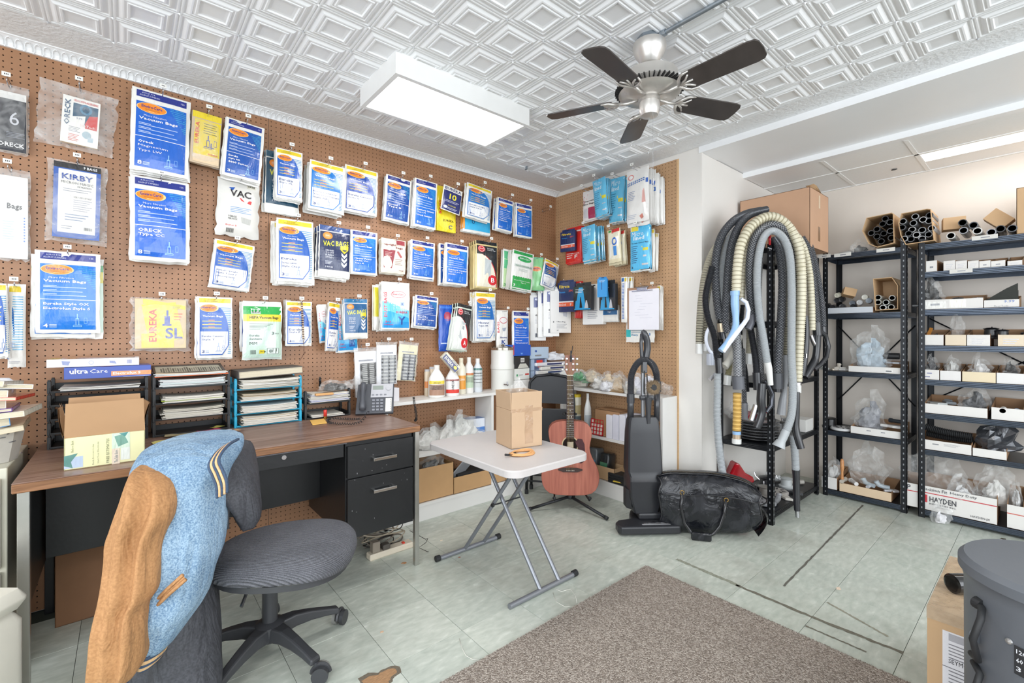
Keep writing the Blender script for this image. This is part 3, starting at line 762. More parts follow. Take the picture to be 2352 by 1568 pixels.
hang('L',84,232,579,765,Bf(('Eureka Style OX', .7, .040),('Electrolux Style S', .72, .040),n='4',blue='0f74d0'),'big bright blue pack style OX and S with spares',n=3,t=.014,gap=.014,crumple=1.2,jit=3)
hang('L',76,240,590,778,face_simple(('r',0, .08,1, .16,'2a9a48'),('r',0, .16,1, .3,'d8cc50'),('r',0, .3,1, .92,'c3dccb')),'green and yellow pack peeking out behind the big bright blue one',n=1,t=.008,s=.014,h=False)
hang('L',302,438,684,806,face_simple(('p',[(.15, .0),(.98, .12),(.98, .2),(.15, .1)],YE),('p',[(.12, .12),(.78, .05),(.95, .78),(.28, .97)],'f0d620'),('r', .12, .7, .75, .98,'edd21e'),('t','EUREKA', .26, .86, .66, .15,'d8342c',90, .05),('t','SL', .58, .80, .34, .22,'3a4aa4',0, .03),
     ('r', .60, .22, .64, .34,'3a4aa4'),('r', .56, .34, .67, .5,'3a4aa4'),('r', .52, .5, .7, .54,'3a4aa4'),('l', .72, .12, .9,3, .03,'9a8a20'),('l', .75, .28, .92,3, .06,'d8542c')),
     'clear bag with splayed yellow cards lettered SL',clearbag=(.86, .92, .03,PAPER('ddc7a4'),0),t=.026,crumple=1.5,wave=1.5)
hang('L',454,534,682,822,E(('Eureka Canister', .62, .03),('Style T', .36, .036)),'yellow topped pack style T left of the mint green one',n=4,t=.010,jit=1.5)
hang('L',557,647,692,826,lambda p:face_hepa(p),'mint green pack with green and yellow bands',t=.028,crumple=1.4,wave=1.8,s=.06,body=M('d6ded6', .3,var=.04,bump=.25,bs=20,name='pale_green_film',coat=.4))
hang('L',551,640,694,805,face_simple(('r', .06, .3, .94, .92,'2c3f9a')),'white and navy pack half hidden behind the mint green pack',n=2,s=.024,t=.008,h=False)
# ---- column at the seam
hang('L',609,688,352,492,lambda p:face_vac(p,'STYLE F','14455e','2a5a72'),'dark teal pack with arrows half hidden behind style PL',n=3,t=.008,s=.028,h=False,roll=-1)
hang('L',634,694,345,458,E(('Eureka', .5, .05),('Style PL', .5, .044)),'small yellow topped pack style PL beside the board seam',n=4,t=.009,s=.09,gap=.012)
hang('L',709,791,374,487,E(('Eureka Victory', .66, .034),('True Hepa Upright', .74, .034),('Style AA', .4, .036),blue='1b74c0'),'fat stack of yellow topped packs style AA',n=8,t=.010,roll=-2,jit=1.5)
hang('L',790,868,385,492,E(('Eureka Canister', .7, .04),('Style V', .32, .034),blue='17479e'),'yellow topped pack style V right of the fat stack',n=5,t=.010,roll=-2)
hang('L',636,720,505,648,E(('Eureka', .4, .034),('Series 6800', .4, .026),('Style CN-2', .5, .036)),'yellow topped pack style CN-2, thick stack below the teal pack',n=8,t=.010,jit=2)
hang('L',731,806,520,638,lambda p:face_vac(p,'STYLE U'),'navy pack with yellow lettering and white arrows style U',n=6,t=.010,roll=-1.5,jit=2)
hang('L',806,866,531,630,Bf(('Hoover Power', .64, .034),('Caddy Vac', .5, .034),('Type Z', .34, .034),blue='1a6cc8'),'blue pack type Z right of the navy arrow pack',n=3,t=.012,s=.10)
hang('L',656,716,692,794,E(('Eureka', .5, .046),('Style P', .42, .042)),'yellow topped pack style P with beaded cord hanging over it',n=2,t=.012,s=.05)
hang('L',650,668,688,782,face_simple(('r', .3, .4, .8, .8,'a98462'),('r', .4, .2, .7, .4,'9db8cc')),'slim clear bag squeezed beside the mint green pack',t=.022,body=clear2,s=.03,h=False,clearbag=(.6, .7, .2,PAPER('b99572'),0))
hang('L',728,757,698,786,lambda p:face_dust(p,'V','E'),'slim red lettered dust bag pack left of style C',n=2,t=.010,roll=5,s=.045,h=False)
hang('L',742,783,693,806,E(('Eureka', .5, .04),('Style C', .46, .04)),'narrow curled yellow topped pack style C',n=2,t=.014,roll=-5,s=.085,yaw=25)
hang('L',772,822,697,808,lambda p:face_dust(p,'B&S','HOOVER'),'dust bag pack peeking out between style C and the teal arrow pack',n=2,t=.010,s=.045,h=False,roll=2)
hang('L',789,845,686,777,lambda p:face_vac(p,'STYLE S','1c5686','1c6c9c'),'teal blue pack with yellow letters and arrows style S',n=3,t=.012,s=.09,roll=1)
# ---- middle columns
hang('L',881,945,405,512,Bf(('Eureka', .36, .03),('Type B', .5, .04),blue='0f4a9c'),'dark blue pack type B at the top, first after the style V',n=3,t=.014,roll=-4,crumple=1.5)
hang('L',949,1004,413,525,Bf(('Kenmore Canister', .74, .03),('Type M', .36, .034),('Oreck Canister', .64, .03),n='8',blue='1468c4'),'blue pack type M with eight bags',n=4,t=.013,roll=-2.5,s=.075,gap=.013,jit=2)
hang('L',1003,1046,430,532,face_simple(('r',0,0,1,1,'ecd21c'),('t','BAGS', .1, .62, .3, .12,'d8342c',90, .03),('t','EUREKA', .32, .78, .55, .05,'5a5020',0, .02),('t','C', .6, .93, .2, .08,'2c3f8a',0, .03),('e', .5, .75, .45, .2,'f0da3c')),'yellow bag pack style C below the navy ten card',n=2,t=.008,s=.04,h=False,body=M('dcc81c', .35,name='yellow_paper'))
hang('L',1012,1062,427,492,face_simple(('r', .04, .2, .96, .97,'232a66'),('r', .04, .02, .96, .2,'e8e6de'),('t','EUREKA', .08, .17, .84, .12,'232a66',0, .05),('t','10', .32, .52, .36, .22,'e6d838',0, .05),('l', .14, .58, .86,2, .05,'c4c6d4'),('t','10 BAGS', .3, .8, .4, .05,'d8cc50'),('e', .2, .86, .1, .05,'d8d8dc'),('l', .3, .86, .8,2, .045,'c4c6d4')),
     'square navy card with big yellow number ten',t=.014,roll=-9,s=.10,body=M('e4e0d6', .5,name='cream_card'),crumple=.2,wave=.3)
hang('L',1064,1126,470,536,face_simple(('r', .05, .1, .98, .92,'3aaede'),('t','O', .3, .7, .1, .14,'2b4a7a'),('p',[(.7, .5),(.86, .5),(.78, .75)],'dfeaf0'),('r',0, .3, .06, .9,'e89a3c')),'cyan pack hanging below and behind style F and G',n=3,t=.010,s=.035,h=False)
hang('L',1068,1130,425,508,E(('Eureka Upright', .56, .04),('Style F&G', .44, .036),blue='1f70ba'),'puckered yellow topped pack style F and G',n=3,t=.018,roll=-5,s=.10,crumple=1.7,gap=.014)
hang('L',1140,1179,456,532,Bf(('Type J', .4, .04),('Panasonic', .5, .036),blue='1162c0'),'small blue pack type J, second from the corner on top row',n=4,t=.010,roll=-3,s=.11,gap=.013,L=.19)
hang('L',1184,1222,469,545,Bf(('Miele Rotary', .64, .034),('Type S', .4, .04),blue='1162c0'),'small blue pack type S nearest the corner on top row',n=3,t=.010,s=.11,gap=.016,L=.19)
hang('L',875,932,549,628,face_simple(('t','upright', .12, .22, .46, .075,'7a1e28',0, .03),('t','bags', .56, .29, .3, .075,'7a1e28',0, .03),('r', .02, .17, .98, .175,'a04a50'),('p',[(.08, .33),(.55, .33),(.42, .86),(.1, .86)],'8c2430'),('l', .15, .4, .42,4, .04,'d8b4b0'),('p',[(.6, .36),(.68, .34),(.84, .5),(.78, .54)],'b05a5c'),('l', .55, .58, .85,4, .05,'9a7a70'),('t','3 bags', .7, .93, .2, .04,'7a1e28',0, .02),('r', .6, .02, .95, .15,'9c4048')),
     'cream pack with maroon lettering and block',n=5,t=.010,roll=-1,s=.08,body=M('e4dccb', .35,var=.03,bump=.15,bs=25,name='cream_film',coat=.3),gap=.013)
hang('L',941,999,553,640,Bf(('Kenmore Upright', .8, .034),('Panasonic', .5, .034),('Type U', .36, .034),blue='1164c2'),'blue pack type U with crinkled cream backing stack',n=5,t=.011,roll=-2,s=.09,gap=.013,jit=2)
hang('L',1008,1062,562,655,Bf(('Kenmore', .5, .034),('Type C', .4, .034),blue='1c4f9c'),'dark blue pack to the left of and behind type C',n=3,t=.010,s=.045,h=False)
hang('L',1021,1076,560,655,Bf(('Kenmore Canister', .8, .034),('Type C and Q', .6, .034),('50555', .3, .03),blue='1c6ed2'),'blue pack type C with a green edged neighbour',n=3,t=.012,roll=-2,s=.10)
hang('L',1092,1142,555,662,lambda p:face_hoover(p,'B'),'black and cream pack with red roundel B',n=6,t=.014,s=.11,gap=.014,body=M('d9c58c', .35,var=.05,bump=.2,bs=20,name='amber_film',coat=.4))
hang('L',1172,1226,575,668,lambda p:face_green(p),'white pack with green foot and green oval',n=7,t=.012,roll=-5,s=.13,gap=.014,jit=2)
hang('L',1152,1178,572,662,face_simple(('r', .1, .05, .95, .98,'bfdca8'),('r', .1, .05, .95, .5,'5bb884'),('t','3', .15, .95, .2, .06,'1d8a4c')),'pale green gradient pack left of the green foot pack',n=3,t=.009,s=.06,h=False,roll=-3)
hang('L',1216,1246,590,668,face_simple(('r', .05, .05, .95, .98,'8cc88c'),('o', .45, .36, .3, .07,'e87a3c')),'mint pack with orange oval right of the green foot pack',t=.02,s=.10,roll=2,yaw=-15,body=M('7cc49a', .3,bump=.3,bs=18,name='mint_film',coat=.4))
hang('L',1240,1284,594,668,E(('Style', .3, .03),blue='1c4f92'),'crumpled blue pack with yellow top in the corner',n=2,t=.02,roll=-14,s=.14,crumple=2,L=.2)
# ---- lower row middle
hang('L',858,884,655,758,face_simple(('r', .5, .05, .95, .98,'2c4c8c'),('r', .05, .05, .4, .7,'d8cc30')),'slim navy and yellow pack edges left of style Y',n=3,t=.008,s=.04,h=False)
hang('L',876,941,648,756,lambda p:face_dust(p,'Y'),'white and sky blue dust bag pack with big letter Y',n=6,t=.010,s=.10,gap=.013,jit=2,crumple=1.3)
hang('L',950,1007,678,754,Bf(('Eureka', .34, .036),('Type A5', .42, .036),('Al105A Series', .7, .034),blue='1a4ea0'),'blue pack type A5 right of the big letter Y pack',n=4,t=.011,roll=-4,s=.09,gap=.013,jit=2)
hang('L',1007,1044,700,806,face_simple(('r',0,0,1,1,'1d4fb0'),('e', .5, .25, .22, .1,'a8344c'),('t','A', .5, .78, .34, .34,'e0cc2c',0, .06),('r', .1, .82, .5, .84,'c8d4e8'),('r', .05, .03, .95, .08,'3a74d0')),'royal blue pack with tall yellow letter',t=.016,s=.05,h=False,body=M('1c4cac', .22,bump=.2,bs=20,name='blue_film',coat=.6))
hang('L',1036,1085,696,808,lambda p:face_hoover(p,'A',body='dfe0dc'),'black topped pack with red roundel A, leaning',n=6,t=.013,roll=-9,s=.12,gap=.014,body=M('c9d2c4', .35,bump=.2,bs=20,name='pale_film',coat=.4))
hang('L',1091,1138,671,782,E(('Hoover', .5, .046),('Type SR', .46, .04),blue='1b6ab8'),'yellow topped pack type SR under the roundel B pack',n=5,t=.012,s=.11,gap=.014,jit=2)
hang('L',1140,1166,712,795,face_simple(('e', .55, .28, .34, .09,'c43a48'),('e', .55, .28, .3, .075,'eae8e6'),('t','BAGS', .04, .62, .3, .14,'d2283a',90, .03),('t','Hoover', .25, .78, .6, .05,'2c4480',0, .02),('t','K', .4, .94, .34, .12,'1c3f8c',0, .05),('p',[(.45, .5),(.8, .48),(.7, .58),(.5, .58)],'9fa6b4')),'slim white pack with red oval and letter K',n=2,t=.012,s=.08,L=.15)
hang('L',1177,1216,714,818,Bf(('Hoover', .4, .034),('Windtunnel', .7, .034),blue='0f62cc'),'tall blue pack directly above the blue box',n=2,t=.010,s=.09,L=.17)
# ---- hanging filter grilles in clear bags
def grille(x0,x1,y0,y1,c,rows,label,s,roll=0,card='e4e4e8',gx0=.25,gx1=.9,gy0=.32,gy1=.98):
    A=at(x0,y0,Y=WALL_Y-s);B=at(x1,y1,Y=WALL_Y-s);w=B.x-A.x;h=A.z-B.z
    t=thing('filter_pack',label,'filter',((A.x+B.x)/2,WALL_Y-s,A.z),(0,radians(-roll),0))
    b=MB();b.box(-w* .46,w* .46,-.003,0,-h,-h* .08,PAPER(card));b.box(-w* .3,w* .3,-.0034,-.003,-h* .28,-h* .25,PAPER('8a8d98'));b.build('backing_card',t)
    b=MB();m=M(c, .5,name='grille_plastic');X0,X1,Z0,Z1=(gx0- .5)*w,(gx1- .5)*w,-gy1*h,-gy0*h
    b.box(X0,X1,-.012,-.003,Z0,Z0+ .004,m);b.box(X0,X1,-.012,-.003,Z1- .004,Z1,m)
    W3=(X1-X0)
    for q in(0, .46, .9):b.box(X0+W3*q,X0+W3*(q+ .10),-.012,-.003,Z0,Z1,m)
    for k in range(1,rows):z=Z0+(Z1-Z0)*k/rows;b.box(X0,X1,-.012,-.004,z- .0022-(.003 if rows<10 else 0),z+ .0022+(.003 if rows<10 else 0),m)
    b.box(X0+ .002,X1- .002,-.0045,-.0035,Z0,Z1,M('dcdcd8', .8,name='filter_felt'));b.build('filter_grille',t)
    pack_body(w,h, .016,surf(w,h, .016,rows,1.2),clear,rows,t,wave=2,name='clear_bag')
    hook((t.location.x,WALL_Y,A.z- .008),s+ .03,0,'peg hook carrying the '+' '.join(label.split()[:8]))
grille(811,866,798,908,'26272b',17,'black louvred filter grille in a clear bag', .07,2)
grille(863,912,785,880,'8d9095',8,'grey louvred filter grille on a white card', .08)
grille(916,962,785,872,'6b6e76',8,'dark grey grille slipping sideways in its clear bag', .07,-6,card='e4dcb8')
# beaded cord over the style P pack
A=at(693,690,Y=WALL_Y- .07);b=MB();m=M('5b3a2a', .6,name='brown_bead');m2=M('d9c3a4', .5,name='cream_bead')
for k in range(34):
    z=A.z-k* .0068
    for dx in(-.003, .003):
        b.rbox(A.x+dx- .0026+k* .0003,A.x+dx+ .0026+k* .0003,A.y- .0026,A.y+ .0026,z- .003,z+ .003,m if k%2 else m2,r=.0015,seg=1)
z=A.z-34* .0068
b.tube([(A.x+ .010,A.y,z),(A.x+ .012,A.y,z- .03),(A.x+ .013,A.y,z- .075),(A.x+ .004,A.y,z- .095),(A.x- .012,A.y,z- .12)], .0016,m,seg=5)
b.tube([(A.x+ .013,A.y,z- .075),(A.x+ .02,A.y,z- .07),(A.x+ .016,A.y,z- .08)], .002,m,seg=5)
tag(b.build('beaded_cord'),'brown and cream beaded cord draped over a pack','cord')
# ---- boxes hanging in the corner
def wbox(wall,x0,x1,y0,y1,d,s,label,els,name='filter_box',c='e8e7e4',rot=0,tabh=.025,hk=True,grp=None):
    kw=dict(Y=WALL_Y-s)if wall=='L' else dict(X=WALL_X-s)
    A=at(x0,(y0+y1)/2,**kw);B=at(x1,(y0+y1)/2,**kw);Tt=at((x0+x1)/2,y0,**kw);Bb=at((x0+x1)/2,y1,**kw)
    w=(A-B).length;h=(Tt-Bb).length;base=-pi/2 if wall=='R' else 0
    t=thing(name,label,'box',Tt,(Matrix.Rotation(base+radians(rot),3,'Z')).to_euler(),grp)
    m=M(c, .4,var=.02,name='box_card',coat=.2);b=MB();b.box(-w/2,w/2,0,d,-h,0,m);b.build('carton',t,bevel=.0008)
    if tabh:b=MB();b.box(-w* .42,w* .42,d* .45,d* .45+ .001,0,tabh,m);b.box(-.012, .012,d* .45- .0004,d* .45,tabh* .45,tabh* .75,dark_hole);b.build('hang_tab',t)
    p=Print(w,h,lambda x,z:0, .0004);face_simple(*els)(p);p.build(t)
    # small print down the left side
    q=MB();
    q.box(-w/2- .0005,-w/2,d* .3,d* .7,-h* .35,-h* .06,PM('24357c'));q.box(-w/2- .0005,-w/2,d* .35,d* .6,-h* .9,-h* .8,PM('4a4e58'));q.build('side_print',t)
    if hk:
        l=Tt.copy();l.z+=tabh* .6
        if wall=='L':l.y=WALL_Y
        else:l.x=WALL_X
        hook(l,s+ .03,base,'peg hook carrying the '+' '.join(label.split()[:9]),double=False)
    return t
ub=(('r', .55, .03, .95, .11,'24357c'),('e', .63, .07, .05, .025,'d8dcec'),('p',[(.55, .24),(.68, .17),(.85, .27),(.72, .36)],'b8bac4'),('p',[(.58, .34),(.82, .36),(.80, .62),(.62, .60)],'c8cad2'),('t','8', .12, .76, .05, .04,'2c2c34',0, .03),('t','Ultra-Bag', .3, .76, .42, .04,'44464e'),('l', .3, .79, .8,4, .03,'9a9ca4'),('t','x3', .3, .95, .08, .025,'44464e'))
un=(('r', .22, .05, .62, .27,'24357c'),('e', .42, .09, .13, .022,'d8dcec'),('t','8', .32, .46, .16, .035,'2c2c34',0, .02),('l', .3, .5, .7,5, .03,'b4b6be'),('r', .3, .84, .5, .93,'4a4e58'))
wbox('L',1222,1250,678,782, .04, .045,'white filter box, leftmost of the corner row',un,rot=-22)
wbox('L',1240,1266,668,774, .04, .09,'second white filter box from the left in the corner row',un,rot=-22)
wbox('L',1253,1280,664,772, .04, .13,'third white filter box in the corner row',un,rot=-25)
wbox('L',1270,1306,668,764, .04, .17,'front white filter box of the corner row showing its drawing',ub,rot=-20)
# ---- return wall
hang('R',1340,1370,437,506,face_simple(('t','3', .05, .42, .1, .1,'b8283c',0, .03),('t','Disposable', .2, .40, .72, .06,'3a3034',0, .02),('t','Filter Bags', .05, .5, .85, .07,'3a3034',0, .02),('r', .45, .58, .98, .95,'a82850'),('r', .1, .6, .4, .9,'d0d0d4'),('p',[(.1, .2),(.4, .12),(.35, .3)],'d86a7a')),
     'small clear pack of disposable filters with crimson block',n=2,t=.012,s=.10,body=M('e8e2de', .3,bump=.3,bs=20,name='cloudy_film',coat=.4),L=.2)
cyf=lambda t='Micro':face_simple(('r',0,0,1, .98,'63b8dc'),('t',t, .14, .18, .6, .13,'d8ecf4',0, .03),('t','lined', .2, .3, .5, .1,'d8ecf4',0, .03),('l', .1, .36, .5,9, .05,'3c7ca0'),('p',[(.62, .42),(1, .38),(1, .98),(.55, .98)],'1c1c20'),('p',[(.6, .42),(.64, .42),(.57, .98),(.53, .98)],'e0dc3c'),('r', .68, .48, .95, .56,'d8cc30'),('r', .68, .68, .9, .7,'c8c8cc'),('r', .66, .84, .92, .87,'c8c8cc'),('t','3', .06, .94, .08, .05,'2a5a80'))
hang('R',1362,1398,408,500,cyf(),'light blue and black pack at upper left of the return board',n=5,t=.018,s=.14,gap=.018,roll=6,body=clear2,L=.2)
hang('R',1400,1436,408,512,cyf(),'light blue and black pack close to the big white ones',n=3,t=.022,s=.07,gap=.02,roll=-2,body=M('d9d6d0', .3,bump=.3,bs=20,name='grey_film',coat=.4))
bw=face_simple(('e', .22, .14, .13, .055,'d88a84'),('e', .22, .14, .09, .038,'e8e6e4'),*[('r', .06+ .09*q, .285- .035*k- .006*q, .13+ .09*q, .305- .035*k- .006*q,'4a74b4')for k in range(2)for q in range(9)],('l', .1, .42, .45,6, .03,'8a9ab8'),('p',[(.78, .45),(.84, .4),(.9, .66),(.74, .66)],'d8a49c'),('p',[(.62, .9),(.75, .86),(.8, .93),(.7, .96)],'c87a6a'),('l', .1, .86, .5,3, .03,'b0b8c8'),('r', .9, .22, .98, .3,'3c64b0'))
hang('R',1441,1490,388,510,bw,'large white bag pack at the top of the return board',n=5,t=.020,s=.16,gap=.022,jit=3,crumple=1.6,body=M('e4e2de', .25,bump=.35,bs=18,name='milky_film',coat=.5),L=.23)
for k,(a,bb)in enumerate(((1488,1514),(1502,1524))):
    hang('R',a,bb,400+8*k,514,face_simple(('r', .3, .28, .8, .36,'3c6cb8'),('r', .4, .3, .7, .34,'e8e6e4'),('r', .3, .94, .6, .97,'8a3030')),('white pack edge with blue square right of the large white packs','rightmost white pack edge by the pine strip')[k],n=2,t=.016,s=.06- .03*k,h=False,body=M('e4e2de', .25,bump=.35,bs=18,name='milky_film',coat=.5))
hang('R',1300,1336,522,604,face_simple(('r',0,0,1,1,'d8302c'),('r',0, .1,1, .14,'e8d8d4'),('t','F', .6, .88, .18, .1,'f0e8e4',0, .04),('l', .1, .72, .5,3, .06,'f0dcd8'),('t','DIRT DEVIL', .4, .76, .5, .03,'f0dcd8')),'red pack with white letter F behind the navy box',n=3,t=.010,s=.05,h=False,body=M('c8302c', .3,name='red_film',coat=.5))
nvb=(('r',0,0,1,1,'22305c'),('t','Filtrete', .1, .2, .62, .11,'e4c43c',0, .04),('t','3M', .66, .34, .22, .08,'e05a3c',0, .04),('t','Vacuum', .1, .36, .36, .06,'3a94dc',0, .02),('r', .04, .68, .96, .82,'e0603c'),('t','Dirt Devil', .1, .79, .4, .07,'f0e8e4'),('r', .04, .64, .96, .68,'e0e0e4'),('t','F', .75, .8, .08, .08,'f0e8e4'))
wbox('R',1289,1319,531,577, .02, .11,'small navy box with yellow lettering in front of red packs',nvb,c='22305c',rot=8,tabh=.018)
hang('R',1336,1370,517,600,cyf('Micro'),'light blue and black pack in the second row left',n=7,t=.013,s=.13,gap=.016,roll=3,body=M('dedcd6', .3,bump=.3,bs=20,name='grey_film',coat=.4),jit=2)
hang('R',1396,1428,525,604,face_simple(('r', .05, .1, .95, .9,'e2dcc6'),('p',[(.1, .12),(.9, .1),(.8, .3),(.1, .42)],'cc3430'),('p',[(.05, .75),(.9, .6),(.9, .85),(.05, .95)],'cc3430'),('e', .6, .38, .2, .12,'2c64b8'),('e', .6, .38, .11, .07,'e2dcc6'),('r', .5, .52, .74, .8,'3c84cc'),('r', .35, .0, .95, .1,'cc3430'),('r', .1, .02, .32, .08,'4a9a50'),('r', .2, .45, .3, .85,'e8e8e4'),('r', .34, .45, .42, .8,'e8e8e4')),'red and cream pack with blue ring letter D',n=5,t=.018,s=.13,gap=.02,roll=3,body=M('ddd2b0', .3,bump=.3,bs=20,name='yellowish_film',coat=.4),jit=2)
hang('R',1449,1494,519,622,face_simple(('r', .05, .0, .4, .1,'e0d040'),('r', .42, .0,1, .1,'4cb4e0'),('r',0, .1,1, .98,'56b8e4'),('t','Micro', .1, .22, .6, .1,'e4f0f6',0, .04),('t','lined', .2, .31, .55, .09,'e4f0f6',0, .04),('t','Vacuum Cleaner Bags', .1, .4, .84, .04,'1f3a58',0, .01),('l', .1, .44, .42,9, .045,'2c5a84'),('p',[(.64, .46),(.98, .44),(.98, .98),(.5, .98)],'1a1a1e'),('p',[(.62, .46),(.66, .46),(.52, .98),(.48, .98)],'e0dc3c'),('r', .68, .5, .92, .56,'d8cc30'),('r', .7, .66, .85, .7,'c8c8cc'),('r', .62, .84, .92, .88,'c8c8cc'),('t','3', .08, .94, .08, .05,'1f3a58',0, .03)),
     'bright sky blue pack with black corner picture',n=2,t=.016,s=.13)
strp=face_simple(('r', .1, .02, .5, .1,'2c6ab0'),('r', .6, .02, .9, .1,'e0c440'),*[('r', .25, .14+ .032*k, .6, .155+ .032*k,'3a6cc0')for k in range(25)])
for k,(a,bb,s)in enumerate(((1490,1504, .08),(1498,1510, .04))):
    hang('R',a,bb,526+10*k,622,strp,('striped pack edge right of the bright sky blue pack','farther striped pack edge beside the bright sky blue pack')[k],n=2,t=.010,s=s,h=False)
hang('R',1320,1336,646,730,face_simple(('r',0,0,1,1,'d0342c'),('r', .1, .3, .9, .5,'24468c'),('r',0, .06,1, .12,'e8dcd8')),'red pack strip beside the lower navy box',n=3,t=.008,s=.05,h=False,body=M('c8302c', .3,name='red_film',coat=.5))
wbox('R',1282,1318,648,716, .02, .12,'navy box with yellow lettering in the lower corner',nvb,c='22305c',rot=5,tabh=.018)
wbox('R',1338,1384,660,745, .045, .06,'white carton below the black attachment pack',(('t','8', .1, .6, .06, .05,'2c2c34',0, .03),('l', .25, .62, .75,5, .05,'9a9ca4')),tabh=.03,hk=False)
blk=(('r',0,0,1,1,'222428'),('p',[(.3, .05),(.52, .05),(.7, .95),(.1, .95)],'2b93c8'),('l', .1, .12, .6,3, .06,'d0d2d8'),('p',[(.38, .45),(.42, .45),(.5, .9),(.34, .9)],'1a1c20'),('p',[(.12, .6),(.2, .6),(.24, .92),(.08, .92)],'2b93c8'),('p',[(.7, .6),(.76, .6),(.84, .92),(.62, .92)],'b8bac0'),('r', .05, .93, .95, .98,'2b93c8'))
wbox('R',1318,1357,657,712, .035, .15,'black glossy attachment box with blue beam, left one',blk,c='25272b',rot=3,tabh=.03,name='attachment_box')
wbox('R',1377,1412,652,712, .035, .13,'black glossy attachment box, right one under the small blue box',blk,c='25272b',rot=3,tabh=.03,name='attachment_box')
wbox('R',1373,1393,640,682, .016, .18,'narrow blue box in front of the right black box',(('r',0,0,1,1,'2f8fd0'),('r', .4, .1, .5, .6,'1d5c94'),('l', .2, .1, .8,2, .06,'c8e0f0')),c='2b84c4',rot=8,tabh=.014,name='attachment_box',hk=False)
hang('R',1383,1420,700,738,face_simple(('r', .05, .2, .95, .6,'2c6a9c'),('t','bags', .4, .5, .2, .14,'dfe8f0')),'teal banded pack under the right black box',n=3,t=.008,s=.05,h=False)
for k,(a,bb,s)in enumerate(((1427,1441, .08),(1438,1452, .04))):
    hang('R',a,bb,636,740-8*k,strp,('blue striped pack left of the clipboard','striped pack nearest the clipboard')[k],n=2,t=.010,s=s,h=False)
hang('R',1498,1519,656,756,strp,'blue striped pack hanging behind the clipboard',n=3,t=.010,s=.035)
hang('R',1438,1503,700,786,face_simple(('r', .0, .66, .18, .86,'2cb4b4'),('t','Sharp', .2, .84, .25, .07,'2c7ca8',0, .02),('t','PU2', .56, .84, .16, .08,'2464a4',0, .04),('t','3', .82, .82, .06, .07,'2464a4',0, .03),('l', .2, .68, .6,2, .05,'9ab0c0')),'white pack with teal corner hanging under the clipboard',t=.008,s=.05,h=False)
# clipboard
s= .085;A=at(1441,662,X=WALL_X-s);B=at(1514,757,X=WALL_X-s);w=abs(B.y-A.y);h=A.z-B.z
t=thing('clipboard','brown clipboard holding a handwritten sheet','clipboard',((WALL_X-s),(A.y+B.y)/2,A.z),-pi/2)
b=MB();b.rbox(-w/2,w/2- .015,0, .003,-h* .98,0,M('a88268', .5,name='hardboard'),r=.0014);b.build('board',t)
b=MB();b.box(-w* .44,w/2,-.0035,0,-h,-h* .06,PAPER('e9e7ee'));b.build('paper_sheet',t)
b=MB();rr=random.Random(4)
for k in range(9):
    z=-h*(.2+ .065*k);x0=-w* .3+w*rr.uniform(0, .25);b.box(x0,x0+w*rr.uniform(.15, .45),-.0038,-.0035,z,z+ .0012,M('b0b0c0', .7,var=0,name='pencil'))
b.build('handwriting',t)
b=MB();b.box(-w* .33,w* .33,-.010,-.002,-h* .10,-h* .075,chrome);b.box(-w* .16,w* .16,-.014,-.002,-h* .08,-h* .0,chrome);b.cyl((-w* .2,-.012,-.002),(w* .2,-.012,-.002), .005,chrome);b.build('clip',t,bevel=.001)
hook((WALL_X,t.location.y,A.z+ .012),s+ .03,-pi/2,'peg hook carrying the clipboard',double=False)
# empty hooks
P0=at(1245,487,Y=WALL_Y);hook(P0, .10,0,'empty chrome double hook nearest the corner')
# ================================================================ desk and what stands on it
blackm=M('1b1c1e',0.38,var=0.15,ns=9,bump=0.04,name='black_enamel')
steel=M('b9b8b2',0.3,0.9,var=0.08,name='chromed_leg')
def wood_mat(name,c1,c2,sc=(1,12,12),rough=0.35):
    m=bpy.data.materials.new(name);m.use_nodes=True;nt=m.node_tree;n=nt.nodes;L=nt.links;p=n['Principled BSDF']
    tc=n.new('ShaderNodeTexCoord');mp=n.new('ShaderNodeMapping');mp.inputs['Scale'].default_value=sc;L.new(tc.outputs['Object'],mp.inputs[0])
    t=n.new('ShaderNodeTexNoise');t.inputs['Scale'].default_value=3.5;t.inputs['Detail'].default_value=8;t.inputs['Distortion'].default_value=1.2;L.new(mp.outputs[0],t.inputs['Vector'])
    r=n.new('ShaderNodeValToRGB');e=r.color_ramp.elements;e[0].position=0.32;e[0].color=lin(c1);e[1].position=0.68;e[1].color=lin(c2)
    L.new(t.outputs[0],r.inputs[0]);L.new(r.outputs[0],p.inputs['Base Color']);p.inputs['Roughness'].default_value=rough
    return m
DZ=0.75;DX0,DX1,DY0,DY1=-0.284,1.207,2.188,2.905
desk=thing('desk','black metal desk with a wood grain top against the pegboard','desk',((DX0+DX1)/2,(DY0+DY1)/2,0))
ox,oy=(DX0+DX1)/2,(DY0+DY1)/2
def dbox(name,x0,x1,y0,y1,z0,z1,m,parent=None,bev=0.0015,label=None):
    b=MB();b.box(x0-ox,x1-ox,y0-oy,y1-oy,z0,z1,m);o=b.build(name,parent or desk,bevel=bev)
    if label:o['label']=label
    return o
topm=wood_mat('walnut_laminate','6d4f40','94786a');edgem=wood_mat('walnut_edge','6a4527','a37552',sc=(1,1,18))
b=MB();b.rbox(DX0-ox,DX1-ox,DY0-oy,DY1-oy,DZ-0.004,DZ,topm,r=0.003);b.build('desktop',desk)
b=MB();b.rbox(DX0-ox,DX1-ox,DY0-oy,DY1-oy,DZ-0.034,DZ-0.004,edgem,r=0.003);b.build('top_edge',desk)
px1=DX1-0.022;px0=at(797,1100,Y=2.2).x
